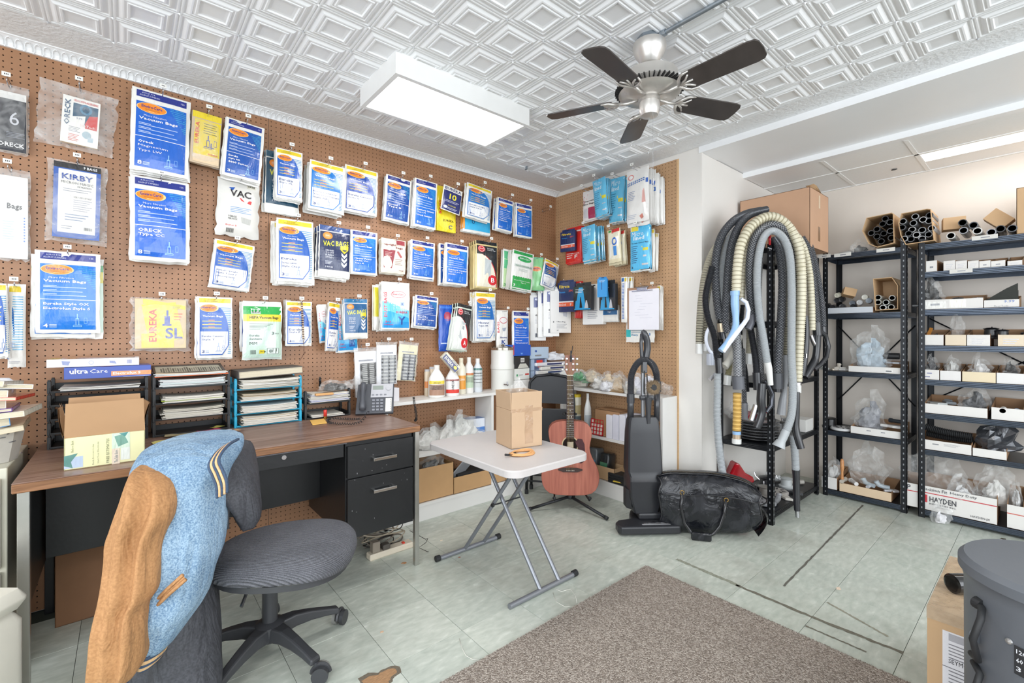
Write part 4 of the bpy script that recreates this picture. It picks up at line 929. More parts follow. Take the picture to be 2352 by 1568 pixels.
for x0,x1 in((DX0+0.012,DX0+0.042),(DX1-0.026,DX1-0.002)):
    dbox('leg',x0,x1,2.195,2.222,0.0,DZ-0.034,steel,label='bright metal leg')
    dbox('leg',x0,x1,2.87,2.897,0.0,DZ-0.034,blackm)
dbox('side_panel',DX1-0.024,DX1-0.014,2.222,2.87,0.24,DZ-0.034,blackm)
dbox('side_panel',DX0+0.02,DX0+0.032,2.222,2.87,0.30,DZ-0.034,blackm)
dbox('modesty_panel',DX0+0.04,px0,2.60,2.612,0.34,DZ-0.034,blackm)
dbox('pedestal',px0,px1-0.008,2.225,2.80,0.235,DZ-0.036,blackm)
pd=dbox('drawer',px0+0.006,px1-0.012,2.206,2.226,0.535,DZ-0.06,blackm)
pd2=dbox('drawer',px0+0.006,px1-0.012,2.206,2.226,0.24,0.528,blackm)
def handle(z,par):
    b=MB();c=(px0+px1)/2+0.005;m=M('d8d6d2',0.18,1,name='chrome_handle')
    for s in(-1,1):b.box(c+s*0.052-0.006-ox,c+s*0.052+0.006-ox,2.188-oy,2.207-oy,z-0.006,z+0.006,m)
    b.box(c-0.062-ox,c+0.062-ox,2.178-oy,2.19-oy,z-0.007,z+0.007,m);b.build('handle',par,bevel=0.001)['label']='chrome bar handle'
handle(0.612,pd);handle(0.452,pd2)
cdw=dbox('drawer',DX0+0.33,px0-0.012,2.21,2.228,0.645,DZ-0.038,blackm)
b=MB();p=at(652,1050,Y=2.208);b.cyl((p.x-ox,2.211-oy,p.z),(p.x-ox,2.203-oy,p.z),0.010,chrome);b.build('lock',cdw)
dbox('drawer_rail',DX0+0.3,px0,2.2,2.212,DZ-0.042,DZ-0.036,M('77757a',0.3,0.8,name='steel_lip'))
# dust flecks and scratches belong to the paint
b=MB();rr=random.Random(8)
for k in range(16):
    x=rr.uniform(px0+ .02,px1- .03)-ox;z=rr.uniform(.26, .68);b.box(x,x+rr.uniform(.001, .004),2.2055-oy,2.206-oy,z,z+rr.uniform(.001, .007),M('8f8f90', .7,var=0,name='paint_chip'))
o=b.build('paint_chips',desk);o['kind']='stuff'

# cardboard under the desk
cardm=M('b48e68',0.7,var=0.08,ns=6,bump=0.05,bs=40,name='cardboard');cardl=M('c9a67e',0.7,var=0.08,ns=6,bump=0.04,bs=40,name='cardboard_light');cardd=M('8f6a4a',0.8,var=0.1,ns=6,name='cardboard_inside')
def carton(name,label,loc,rot,w,d,h,m=None,flaps=(),open_=False,wall=0.004,cat='box',fl=0.1,tape=False,group=None,lip=None):
    """box with real walls; local origin at the middle of the base; flaps = sides with a flap standing or folded"""
    m=m or cardm;t=thing(name,label,cat,loc,rot,group);b=MB();q=wall
    b.box(-w/2,w/2,-d/2,d/2,0,q,m)
    fh=lip if lip else h
    b.box(-w/2,w/2,-d/2,-d/2+q,0,fh,m);b.box(-w/2,w/2,d/2-q,d/2,0,h,m)
    b.box(-w/2,-w/2+q,-d/2,d/2,0,h,m);b.box(w/2-q,w/2,-d/2,d/2,0,h,m)
    if not open_:
        b.box(-w/2,w/2,-d/2,-0.0008,h-q,h,m);b.box(-w/2,w/2,0.0008,d/2,h-q,h,m)
    b.build('carton',t,bevel=0.001)
    for(side,ang,L_)in flaps:
        a=radians(ang);f=MB();mt=Matrix.Translation((0,0,h))@Matrix.Rotation({'f':0,'b':pi,'l':-pi/2,'r':pi/2}[side],4,'Z')
        half=d/2 if side in 'fb' else w/2;ww=w if side in 'fb' else d
        mt=mt@Matrix.Translation((0,-half,0))@Matrix.Rotation(a,4,'X')
        f.box(-ww/2+ .002,ww/2- .002,-q/2,q/2,0,L_,m,mt);f.build('flap',t,bevel=.0008)
    if tape:
        f=MB();tm=M('c8a880', .22,var=.05,name='parcel_tape',coat=.6);f.box(-.024, .024,-d/2- .0006,d/2+ .0006,h,h+ .0006,tm);f.box(-.024, .024,-d/2- .0007,-d/2,h* .72,h+ .0006,tm);f.build('tape',t)
    return t
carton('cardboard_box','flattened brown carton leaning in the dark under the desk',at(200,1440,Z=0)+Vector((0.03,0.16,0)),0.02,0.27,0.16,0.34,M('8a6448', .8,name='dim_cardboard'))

# letter tray stacks; each tray, sheaf and box separate
trb=M('202123',0.4,var=0.1,bump=0.03,name='black_plastic');trc=M('1aa3c8',0.35,var=0.06,name='turquoise_plastic')
def sheaf(x0,x1,y0,y1,z,h,label,seed,cols=('ddd9cf','cfcabd','e9e6df'),name='paper_stack',n=None,grp=None,rot=0):
    rr=random.Random(seed);cx,cy=(x0+x1)/2,(y0+y1)/2
    t=thing(name,label,'paper stack',(cx,cy,z),rot,grp);n=n or max(3,int(h/0.0032));zz=0
    for k in range(n):
        hh=h/n;b=MB();dx=rr.uniform(-.006, .006);dy=rr.uniform(-.008, .003);w=(x1-x0)/2-rr.uniform(0, .012)
        sg=rr.uniform(-.002, .003)
        c=PAPER(rr.choice(cols));nx=6
        vs=[]
        for i in range(nx+1):
            xx=-w+2*w*i/nx+dx;cu=0.0045*(abs(i/nx*2-1)**2)*(k/n)+sg*(i/nx)
            for yy in(-(y1-y0)/2+dy,(y1-y0)/2+dy):
                for q in(0,0.82):vs.append((xx,yy,zz+cu+hh*q))
        fs=[]
        for i in range(nx):
            a=4*i;e=a+4;fs+=[(a,a+1,e+1,e),(a+2,e+2,e+3,a+3),(a+1,a+3,e+3,e+1),(a,e,e+2,a+2)]
        fs+=[(0,2,3,1),(4*nx,4*nx+1,4*nx+3,4*nx+2)]
        b.add(vs,fs,c);b.build('sheaf',t);zz+=hh
    return t
def tray(x0,x1,y0,y1,z,m,label,grp,h=0.058):
    t=thing('letter_tray',label,'letter tray',((x0+x1)/2,(y0+y1)/2,z),0,grp);w=(x1-x0)/2;d=(y1-y0)/2
    b=MB();b.box(-w,w,-d,d,0.004,0.007,m);b.box(-w,w,d- .003,d, .004, .032,m);b.box(-w,-w+ .003,-d,d, .004, .026,m);b.box(w- .003,w,-d,d, .004, .026,m);b.box(-w,w,-d,-d+ .003, .002, .010,m)
    b.build('tray',t,bevel=.0008)
    for sx in(-1,1):
        for sy in(-1,1):
            b=MB();x=sx*(w+ .001);y=sy*(d- .014)
            b.box(x- .006,x+ .006,y- .012,y+ .012,0,h- .006,m);b.box(x- .0045,x+ .0045,y- .009,y+ .009,h- .006,h- .0005,m);b.build('post',t,bevel=.0008)
    return t
TY0,TY1=2.73,2.90;ordn=['bottom','second','third','fourth','top']
for k in range(5):tray(-.245, .075,TY0,TY1,DZ+ .059*k,trb,ordn[k]+' black tray of the stack behind the carton','black trays left')
for k in range(4):tray(.105, .405,TY0,TY1,DZ+ .075*k,trb,ordn[k]+' black tray of the stack under the framed picture','black trays middle',h=.075)
for k in range(4):tray(.438, .752,TY0,TY1,DZ+ .064*k,trc if k%1==0 else trb,ordn[k]+' turquoise tray of the blue posted stack','turquoise trays',h=.064)
for k in range(2):tray(.782,1.03,TY0,TY1,DZ+ .082*k,trb,ordn[k]+' black tray of the low stack by the phone','black trays right',h=.082)
sheaf(.13, .385,TY0- .002,TY1- .01,DZ+ .082, .042,'thick sheaf of papers in the second black tray',21)
sheaf(.13, .385,TY0+ .0,TY1- .01,DZ+ .158, .028,'sheaf with a lime folder in the third black tray',22,cols=('ddd9cf','e4e1da','ddd9cf','b4c848'))
sheaf(.12, .395,TY0+ .0,TY1- .01,DZ+ .234, .034,'white papers in the top black tray',23,cols=('e8e8e6','dfe4e4','d2e2e0'))
sheaf(.10, .40,TY0- .03,TY1- .01,DZ+ .285, .016,'loose mixed papers with orange sheet over the black trays',24,cols=('e4e0d8','e8703c','dfe4e4','cfc8b8','b8a68c'))
for k,(hh,nm)in enumerate(((.044,'bottom'),(.034,'second'),(.034,'third'))):sheaf(.46, .735,TY0- .006,TY1- .01,DZ+ .009+ .064*k,hh,nm+' sheaf of papers in the turquoise stack',30+k,cols=('ddd9cf','cfcabd','b9a98e','e4e1da'))
sheaf(.455, .745,TY0- .012,TY1- .01,DZ+ .200, .045,'heap of papers overflowing the top turquoise tray',35)
b=MB();cov=M('5a5550', .6,name='book_cover');pg=M('d6ccb4', .7,var=.12,ns=8,bump=.4,bs=30,aniso=(1,1,30),name='page_edges')
t=thing('catalogue','thick old catalogue with grey covers on the turquoise stack','book',(.60,2.80,DZ+ .262),(0,radians(-2.5), .03))
b.box(-.155, .155,-.09, .09, .004, .036,pg);b.build('page_block',t);b=MB();b.box(-.158, .158,-.093, .093,0, .004,cov);b.box(-.158, .158,-.093, .093, .036, .040,cov);b.box(-.158,-.154,-.093, .093,0, .04,cov);b.build('cover',t,bevel=.001)
sheaf(.80,1.03,TY0- .004,TY1- .01,DZ+ .094, .045,'sheaf of papers and magazines in the upper low tray',41,cols=('ddd9cf','b8bcd8','cfcabd','e4e1da'))
sheaf(.81,1.0,TY0+ .0,TY1- .01,DZ+ .010, .012,'few papers in the bottom low tray by the phone',42)
sheaf(-.2,-.02,TY0,TY1- .01,DZ+ .010+ .059*2, .020,'papers in the tray behind the open carton',43)
sheaf(-.22, .06,TY0- .01,TY1- .01,DZ+ .010+ .059*4, .012,'thin white papers below the blue box',44,cols=('e8e8e6','c8cce0','d8d4cc'))
# framed picture lying on the papers
t=thing('picture_frame','small framed group photograph lying on the tray papers','picture frame',(.245,2.80,DZ+ .306),(radians(12),0, .02))
fm=M('4a3f38', .5,name='dark_frame');b=MB();w,d= .145, .072
b.box(-w,w,-d,-d+ .01,0, .012,fm);b.box(-w,w,d- .01,d,0, .012,fm);b.box(-w,-w+ .01,-d,d,0, .012,fm);b.box(w- .01,w,-d,d,0, .012,fm);b.build('frame',t,bevel=.001)
b=MB();b.box(-w+ .01,w- .01,-d+ .01,d- .01, .002, .006,PAPER('b4ae9c'));rr=random.Random(2)
for k in range(26):x=-w+ .03+ .0095*k;b.box(x,x+ .006,-d+ .03+rr.uniform(0, .008),d- .03-rr.uniform(0, .02), .0062, .0066,PAPER(rr.choice(('6a665c','857f70','565248'))))
b.build('photograph',t)
# white box and blue printed box on the left stack
def printed_box(name,label,cx,cy,z,w,d,h,c,els,rot=0,top=(),grp=None,cat='box',side=None):
    t=thing(name,label,cat,(cx,cy,z),rot,grp);m=M(c, .35,var=.03,name='printed_carton',coat=.3)
    b=MB();b.box(-w/2,w/2,-d/2,d/2,0,h,m);b.build('carton',t,bevel=.001)
    if els:p=Print(w,h,lambda x,z:-d/2, .0003);face_simple(*els)(p);o=p.build(t);o.location=(0,0,h)
    if top:
        p=Print(w,d,lambda x,z:0, .0003);face_simple(*top)(p);o=p.build(t,'printed_top');o.location=(0,d/2,h);o.rotation_euler=(-pi/2,0,0)
    if side: # left end
        p=Print(d,h,lambda x,z:-w/2, .0003);face_simple(*side)(p);o=p.build(t,'printed_end');o.location=(0,0,h);o.rotation_euler=(0,0,-pi/2)
    return t
zt=DZ+ .059*5+ .004
printed_box('filter_carton','royal blue printed carton with orange band lying on the left trays',-.055,2.775,zt- .004, .29, .14, .050,'1f44a4',
    (('t','ultra', .06, .55, .2, .42,'f0f0f4',0, .05),('t','Care', .28, .55, .2, .36,'f0f0f4',0,0),('r', .52, .45,1, .85,'e8843c'),('t','Electrolux S', .54, .75, .33, .24,'f4ece0',0, .02),('r', .66, .95, .98, .98,'9ab0e0')),rot=.02,top=(('r', .4, .0, .56,1,'e8843c'),))
printed_box('filter_carton','white carton with small line drawings on top of the blue one',-.10,2.785,zt+ .048, .30, .15, .034,'e6e4e8',
    (('p',[(.15, .2),(.24, .3),(.22, .8),(.16, .7)],'7a86b0'),('e', .46, .5, .03, .28,'b0b4c8'),('e', .46, .5, .02, .18,'e6e4e8'),('p',[(.66, .3),(.72, .35),(.74, .75),(.66, .6)],'7a86b0'),*[('r', .86+ .008*k, .25, .864+ .008*k, .75,'5a64a0')for k in range(7)]),
    rot=-.02,top=(('r',0,0, .12,1,'d8c94c'),('r', .14, .1, .95, .9,'b4b4d0'),('e', .24, .5, .07, .35,'d8a860'),('r', .4, .2, .6, .5,'e6e4e8'),('r', .65, .15, .94, .8,'d4cfc4')))
# open carton in front
t=thing('open_carton','open brown carton with flaps up above a pale yellow printed half','box',(-.057,2.375,DZ), .03)
b=MB();ylw=M('e3e0b0', .45,var=.04,ns=6,name='pale_yellow_print',coat=.2);w,d,h= .226, .19, .115
for(x0,x1,y0,y1)in((-w/2,w/2,-d/2,-d/2+ .004),(-w/2,w/2,d/2- .004,d/2),(-w/2,-w/2+ .004,-d/2,d/2),(w/2- .004,w/2,-d/2,d/2)):b.box(x0,x1,y0,y1,0,h,ylw)
b.box(-w/2,w/2,-d/2,d/2,0, .004,cardm);b.build('carton',t,bevel=.001)
for(mt,ww,L_)in((Matrix.Translation((0,-d/2+ .002,h))@Matrix.Rotation(radians(6),4,'X'),w, .125),(Matrix.Translation((0,d/2- .002,h))@Matrix.Rotation(radians(-6),4,'X'),w, .125),
        (Matrix.Translation((-w/2+ .002,0,h))@Matrix.Rotation(radians(90),4,'Z')@Matrix.Rotation(radians(-7),4,'X'),d, .11),(Matrix.Translation((w/2- .002,0,h))@Matrix.Rotation(radians(90),4,'Z')@Matrix.Rotation(radians(10),4,'X'),d, .10)):
    f=MB();n=6
    f.grid(n,4,lambda i,j:mt@Vector(((i- .5)*ww*(1- .04*j), .004*sin(5*i+3*j),j*L_)),cardm);f.grid(n,4,lambda i,j:mt@Vector(((i- .5)*ww*(1- .04*j), .004+ .004*sin(5*i+3*j),j*L_)),cardm,flip=True);f.build('flap',t,smooth=True)
p=Print(w,h,lambda x,z:-d/2, .0004);face_simple(('r', .0, .6, .22, .95,'b4c4d8'),('p',[(0, .55),(.16, .5),(.08, .75),(.1, .95),(0, .85)],'5c8c84'),('r', .57, .0, .8, .5,'cfe0cc'),('p',[(.6, .1),(.72, .05),(.78, .35),(.65, .45)],'7aa494'),('p',[(.66, .02),(.78, .0),(.74, .14)],'5a9490'),('r', .68, .5, .8, .9,'dfe4dc'),('r', .57, .5, .67,1,'e3d4c0'),
    ('t','FREE ESTIMATES', .50, .92, .78, .035,'6a7058',90, .01),('t','The Solar Store', .60, .95, .4, .045,'7a8a90',90, .01),('t','Start Your Electricity', .39, .9, .7, .022,'6a7058',90,0),('t','Bank Account today', .33, .92, .66, .022,'6a7058',90,0),('t','Black on Black', .08, .45, .36, .03,'6a7058',90,0))(p);o=p.build(t);o.location=(0,0,h)
# phone, yellow slips and sundries
def phone(loc,rot,s,label,tilt=28):
    t=thing('desk_phone',label,'phone',loc,rot);dk=M('4c4e54', .4,name='phone_dark');lt=M('b4b4b8', .35,name='phone_silver');key=M('83858c', .4,name='key_grey')
    A=Matrix.Scale(s,4)@Matrix.Rotation(radians(tilt),4,'X')
    b=MB();b.prism([(-.11,-.10),(.11,-.10),(.115, .09),(-.10, .09)], .0, .028,dk,A);b.build('body',t,bevel=.004)
    b=MB();b.prism([(-.025,-.0),(.105,-.0),(.108, .088),(-.02, .088)], .028, .033,lt,A)
    b.prism([(.062,-.092),(.098,-.092),(.1,-.006),(.064,-.006)], .028, .031,M('d8d6d0', .4,name='dial_card'),A);b.build('face_plate',t,bevel=.001)
    b=MB();b.box(-.012, .05, .05, .075, .033, .035,M('8c948c', .15,name='lcd'),A);b.build('display',t)
    b=MB();b.lathe([(.016, .033),(.016, .037),(.009, .038),(0, .038)],lt,16,A@Matrix.Translation((.08, .058,0)))
    for i in range(3):
        for j in range(4):
            b.rbox(-.016+ .024*i, .002+ .024*i,-.085+ .020*j,-.072+ .020*j, .028, .034,key,r=.002,mt=A,seg=1)
    for k in range(7):b.box(.092, .095,-.088+ .0115*k,-.084+ .0115*k, .031, .033,dk,A)
    for k in range(4):b.rbox(-.018+ .024*k,-.004+ .024*k, .012, .02, .033, .036,key,r=.001,mt=A,seg=1)
    b.build('keypad',t)
    b=MB();pts=[]
    for k in range(11):
        u=k/10;y=-.085+ .17*u;z= .05+ .022*sin(pi*u);pts.append(A@Vector((-.068,y,z)))
    b.tube(pts,[.017*s, .021*s, .019*s, .014*s, .012*s, .012*s, .012*s, .014*s, .019*s, .021*s, .016*s],dk,12);b.build('handset',t,smooth=True)
    return t
phone(at(866,950,Z=DZ)+Vector((0.0, .03, .086)),ROTC+ .25,1.0,'grey office phone standing on the desk corner',tilt=62)
def coil(name,label,pts,r,n,R,m,cat='cord'):
    P=[Vector(p)for p in pts];out=[];N=n*8
    def pos(t):
        k=min(int(t*(len(P)-1)),len(P)-2);f=t*(len(P)-1)-k;p0=P[max(k-1,0)];p1=P[k];p2=P[k+1];p3=P[min(k+2,len(P)-1)]
        return 0.5*((2*p1)+(-p0+p2)*f+(2*p0-5*p1+4*p2-p3)*f*f+(-p0+3*p1-3*p2+p3)*f**3)
    for i in range(N+1):
        t=i/N;p=pos(t);d=(pos(min(1,t+ .01))-pos(max(0,t- .01))).normalized();nx=d.orthogonal().normalized()if abs(d.z)> .95 else d.cross(Vector((0,0,1))).normalized();ny=d.cross(nx)
        a=2*pi*n*t;out.append(p+(nx*cos(a)+ny*sin(a))*R)
    b=MB();b.tube(out,r,m,seg=4);return tag(b.build(name,smooth=True),label,cat)
coil('phone_cord','black coiled cord looping on the desk before the phone',[at(852,935,Z=DZ+ .03),at(828,968,Z=DZ+ .012),at(790,972,Z=DZ+ .010),at(758,970,Z=DZ+ .010),at(755,962,Z=DZ+ .010),at(775,960,Z=DZ+ .010),at(800,962,Z=DZ+ .010),at(826,962,Z=DZ+ .02)], .0017,46, .0055,M('222326', .4,name='cord_black'))
b=MB();p=[at(x,y,Z=DZ+ .002)for x,y in((712,966),(744,962),(751,972),(718,976))];m=M('e8b860', .7,name='amber_note');b.add([*p,*[q+Vector((0,0, .003))for q in p]],[(0,3,2,1),(4,5,6,7),(0,1,5,4),(1,2,6,5),(2,3,7,6),(3,0,4,7)],m)
tag(b.build('sticky_note'),'amber sticky note pad in front of the red shell','note')
q=at(747,962,Z=DZ);t=thing('shotgun_shell','red shotgun shell standing on the desk','shell',q);b=MB();b.lathe([(.0105,0),(.0105, .003),(.0098, .003),(.0098, .016)],M('b0904c', .25,1,name='brass'),16);b.build('brass_head',t);b=MB();b.lathe([(.0096, .016),(.0096, .050),(.008, .053),(.003, .051)],M('d43c34', .35,name='red_hull'),16);b.build('hull',t,smooth=True)
for k,(x,y,w,h,r,c,lab)in enumerate(((400,1012, .16, .05, .1,'d9cf7e','pale yellow crumpled sheet between carton and jacket'),(420,1000, .14, .05,-.1,'a89a78','clear plastic over yellow papers on the desk'),(480,992, .10, .03, .2,'9c3f56','red edged paper strip on the desk'),(500,985, .06, .035, .6,'e4da74','folded yellow slip near the bottle cap'),(540,995, .05, .03,-.3,'c09468','brown cardboard slip beside the bottle cap'))):
    p=at(x,y,Z=DZ);b=MB();mt=Matrix.Translation(p+Vector((0,0, .0006+ .0012*k)))@Matrix.Rotation(r,4,'Z');mm=PAPER(c)
    b.grid(6,3,lambda i,j:mt@Vector(((i- .5)*w,(j- .5)*h, .003+ .003*sin(7*i+k)*j+ .002*k)),mm);b.grid(6,3,lambda i,j:mt@Vector(((i- .5)*w,(j- .5)*h, .002+ .002*k)),mm,flip=True)
    tag(b.build('paper_slip'),lab,'paper')
b=MB();b.lathe([(.012,0),(.012, .007),(.010, .008),(0, .008)],M('d2d2d4', .3,name='cap_plastic'),18,Matrix.Translation(at(526,989,Z=DZ)));tag(b.build('plastic_disc',smooth=True,angle=40),'white bottle cap on the desk by the turquoise trays','cap')
b=MB();b.lathe([(.007,0),(.007, .03),(.008, .032),(.008, .046),(.005, .05),(.004, .06)],M('1c1a1c', .3,name='pen_black'),12,Matrix.Translation(at(735,888,Y=2.86)));tag(b.build('pen',smooth=True,angle=40),'black pen barrel standing upright behind the low tray','pen')

# crumpled clear bags: used for all plastic heaps
def crumple_bag(name,label,c,r,seed,m=None,inner=None,cat='plastic bag',squash=.6,grp=None,rough=1.0,n=13,innerr=.55,z0=None):
    """a loose plastic bag: sharply creased faceted sheet with a gathered open end, its contents showing inside"""
    rr=random.Random(seed);rx,ry,rz=r if isinstance(r,tuple)else(r,r,r*squash);nu,nv=n+3,9
    t=thing(name,label,cat,c,0,grp);k1,k2=rr.uniform(0,6),rr.uniform(0,6);tip=rr.uniform(-.5, .5)
    J=[[rr.uniform(.70,1.18)for _ in range(nu)]for _ in range(nv+1)]
    def sh(i,j,k,jit):
        I=int(round(i*nu))%nu;jj=int(round(j*nv));th=2*pi*I/nu;f=pi*jj/nv-pi/2
        q=J[jj][I]if jit and 0<jj<nv else 1;q*=1+ .18*sin(2*th+k1)+ .12*sin(3*th+k2)
        z=sin(f);rad=cos(f)**(.7 if z<0 else 1.0)
        z=z*(1.15 if z>0 else 1)+(.55*max(0,cos(th-k1))**2*max(0,z)if jit else 0)
        return Vector((rad*cos(th)*rx*q*k+tip*rx*max(0,z)* .4,rad*sin(th)*ry*q*k,(max(z,-.72)*rz+rz* .72)*k*(q** .5 if z>0 else 1)+ .0008))
    b=MB();b.grid(nu,nv,lambda i,j:sh(i,j,1.0,True),m or clear);b.build('film',t)
    if inner:
        b=MB();b.grid(nu,nv,lambda i,j:sh(i,j,innerr,True),M(inner, .5,var=.3,ns=26,bump=.5,bs=30,name='bag_contents'));b.build('contents',t,smooth=False)
    return t
crumple_bag('plastic_bag','clear plastic bag with a black part on the low trays',at(770,896,Y=2.80),(.085, .05, .03),51,inner='2c2a2a',innerr=.7)
crumple_bag('plastic_bag','grey plastic bag lying on the low trays near the phone',at(810,893,Y=2.79),(.06, .05, .032),52)
b=MB();p=at(742,904,Y=2.735);b.rbox(p.x- .05,p.x+ .05,2.70,2.73,p.z- .006,p.z+ .006,M('d2a066', .6,name='plain_wood'),r=.003);tag(b.build('wood_block'),'slim tan wooden block on the low trays','block')

# file cabinet, bin of papers and books at the far left
t=thing('file_cabinet','beige metal file cabinet at the left edge beside the desk','cabinet',(-.56,2.64,0));bg_=M('cfccbb', .4,var=.04,bump=.03,name='beige_enamel')
b=MB();b.box(-.24, .235,-.20, .26,0, .755,bg_);b.build('body',t,bevel=.004)
for z0,z1 in((.40, .72),(.05, .385)):
    b=MB();b.box(-.225, .22,-.214,-.2,z0,z1,bg_);o=b.build('drawer',t,bevel=.003);q=MB();q.box(-.05, .05,-.226,-.214,(z0+z1)/2,(z0+z1)/2+ .02,steel);q.build('handle',o,bevel=.002)
t=thing('paper_bin','torn white printed carton full of catalogues on the file cabinet','bin',(-.42,2.60, .756), .05)
b=MB();nm=M('c9c6c0', .6,var=.1,ns=30,name='newsprint');b.lathe([(.10,0),(.125, .14),(.121, .14),(.096, .004),(0, .004)],nm,10,Matrix.Scale(1.0,4));b.build('bin_wall',t)
b=MB();rr=random.Random(3)
for k in range(46):a=rr.uniform(0,2*pi);z= .02+ .011*(k%10);b.box(-.012, .012,-.1005- .115*z*1.55/ .7* .12- .012,-.1- .01,z,z+ .003,PM('6a6a70'),Matrix.Rotation(a,4,'Z'))
b.build('newsprint_lines',t)
bk=[(.02, .03,'c8b89c'),(.035,-.02,'3c8cc8'),(.02, .05,'e0dccc'),(.012, .0,'6a3a9a'),(.03,-.03,'d8d4c8'),(.012, .03,'cc4a34'),(.025,-.01,'d9d2c4'),(.016, .04,'e8e6e0'),(.02,0,'c4bcae')]
z= .756+ .115
for k,(h,dx,c)in enumerate(bk):
    t=thing('catalogue',('cream','bright blue','ivory','purple','off white','orange red','buff','white','grey cream')[k]+' covered catalogue in the leaning pile at the left edge','book',(-.42+dx,2.57- .004*k,z),(radians(4-k),radians(-8+2*k), .2*sin(k*2.1)),'leaning catalogues')
    b=MB();b.box(-.10, .10,-.085, .085, .0015,h- .0015,pg);b.build('page_block',t);b=MB();cm=PM(c);b.box(-.102, .102,-.087, .087,0, .0015,cm);b.box(-.102, .102,-.087, .087,h- .0015,h,cm);b.box(.1, .102,-.087, .087,0,h,cm);b.build('cover',t)
    z+=h+ .002
b=MB();b.lathe([(.0,0),(.03, .004),(.034, .02),(.03, .05),(.02, .06),(0, .062)],M('dfe0e4', .3,name='white_cap'),18);o=b.build('white_tub',smooth=True,loc=at(4,905,Y=2.55));tag(o,'white plastic container end with blue mark at the left edge','container')
# white rounded appliance, lower left corner
t=thing('canister_vacuum','off white appliance with curved carry handle in the lower left corner','vacuum cleaner',(-.415,1.93,0),ROTC)
ap=M('d6d3c6', .35,var=.04,name='ivory_plastic');b=MB();b.rbox(-.14, .14,-.12, .14, .0, .44,ap,r=.03,seg=4);b.build('housing',t,smooth=True,angle=50)
b=MB();b.rbox(-.145, .145,-.125, .145, .442, .50,ap,r=.025,seg=4);b.build('lid',t,smooth=True,angle=50)
b=MB();b.tube([(.145,-.08, .44),(.175,-.09, .42),(.185,-.09, .36),(.18,-.09, .30),(.15,-.09, .27)],[.014, .017, .018, .016, .012],ap,10);b.build('handle',t,smooth=True)
b=MB();b.lathe([(.03,0),(.034, .02),(.02, .035),(0, .036)],ap,14,Matrix.Translation((.06,-.125, .22))@Matrix.Rotation(pi/2,4,'X'));b.build('knob',t,smooth=True)

# power strip and tangle of cables under the drawers
p0=at(850,1285,Z=0);
t=thing('power_strip','beige power strip with red switch on the floor under the drawers','power strip',at(900,1272,Z=0)+Vector((0, .02,0)), .0)
b=MB();b.rbox(-.13, .13,-.028, .028,0, .034,M('d6cbb8', .45,name='aged_plastic'),r=.006);b.build('housing',t)
b=MB();b.box(.07, .084,-.014, .004, .034, .040,M('e0402c', .3,name='red_switch'));b.build('switch',t)
for k,x in enumerate((-.09,-.03)):b=MB();b.rbox(x- .022,x+ .022,-.022, .022, .0345, .062+ .03*(k==0),M('55504a', .5,name='plug_grey')if k else M('8a7f72', .5,name='adaptor_tan'),r=.005);b.build('plug',t)
cb=[M('7b7368', .5,name='cable_grey'),M('2a2826', .5,name='cable_black'),M('a89c88', .5,name='cable_tan')]
rr=random.Random(12)
for k in range(9):
    b=MB();pts=[];c=at(895,1262,Z=0)+Vector((rr.uniform(-.04, .05),rr.uniform(.04, .1), .0));R1,R2=rr.uniform(.07, .14),rr.uniform(.035, .06);zz= .012+ .010*k
    for i in range(26):a=2*pi*i/22+k;pts.append((c.x+R1*cos(a),c.y+R2*sin(a),zz+ .012*sin(2*a+k)+ .006))
    b.tube(pts,(.0045, .0030, .0035)[k%3],cb[k%3],6);tag(b.build('cable',smooth=True),('lowest ','middle ','topmost ')[k//3]+('fat grey','thin black','tan')[k%3]+' cable loop in the tangle under the drawers','cable','cables under the drawers')
b=MB();q=at(965,1260,Z=0);b.tube([q+Vector(v)for v in((-.04, .05, .10),(-.01, .0, .08),(.03,-.01, .05),(.05, .0, .045),(.02,-.03, .04),(-.02,-.02, .02),(.01,-.06, .004),(.015,-.07, .004))], .0018,cb[1],5);tag(b.build('cable',smooth=True),'thin black wire curling past the right desk leg','cable')
# ================================================================ office chair with jackets
def loft(b,secs,m,n=28,fold=0.0,seed=1,p=2.0,cap=True,f1=5,f2=9):
    """closed cloth volume through cross-sections (xl, xr, y, depth, thickness): true widths at true depths"""
    rr=random.Random(seed);a1,a2=rr.uniform(0,6),rr.uniform(0,6);K=len(secs);vs=[]
    for k,(xl,xr,y,d,th)in enumerate(secs):
        c=ray((xl+xr)/2,y,d);hw=(xr-xl)/2/1050*d
        for i in range(n):
            a=2*pi*i/n;ca,sa=cos(a),sin(a);ca=math.copysign(abs(ca)**(2/p),ca);sa=math.copysign(abs(sa)**(2/p),sa)
            s=1+fold*(sin(f1*a+a1+k* .05+ .5*sin(k* .11))* .6+sin(f2*a+a2-k* .04)* .4)*(.3+ .7*abs(sa))
            X=ca*hw*(1+(s-1)* .25);Y=sa*th/2*s
            vs.append(c+Vector((RT[0]*X+FW[0]*Y,RT[1]*X+FW[1]*Y,0)))
    fs=[]
    for k in range(K-1):
        for i in range(n):
            j=(i+1)%n;fs.append((k*n+i,(k+1)*n+i,(k+1)*n+j,k*n+j))
    if cap:fs+=[list(range(n)),[(K-1)*n+i for i in range(n)][::-1]]
    b.add(vs,fs,m)
def dens(secs,k=3):
    out=[]
    for i in range(len(secs)-1):
        p0=secs[max(i-1,0)];p1=secs[i];p2=secs[i+1];p3=secs[min(i+2,len(secs)-1)]
        for q in range(k):
            f=q/k;out.append(tuple(0.5*((2*b)+(-a+c)*f+(2*a-5*b+4*c-d)*f*f+(-a+3*b-3*c+d)*f**3)for a,b,c,d in zip(p0,p1,p2,p3)))
    out.append(secs[-1]);return out
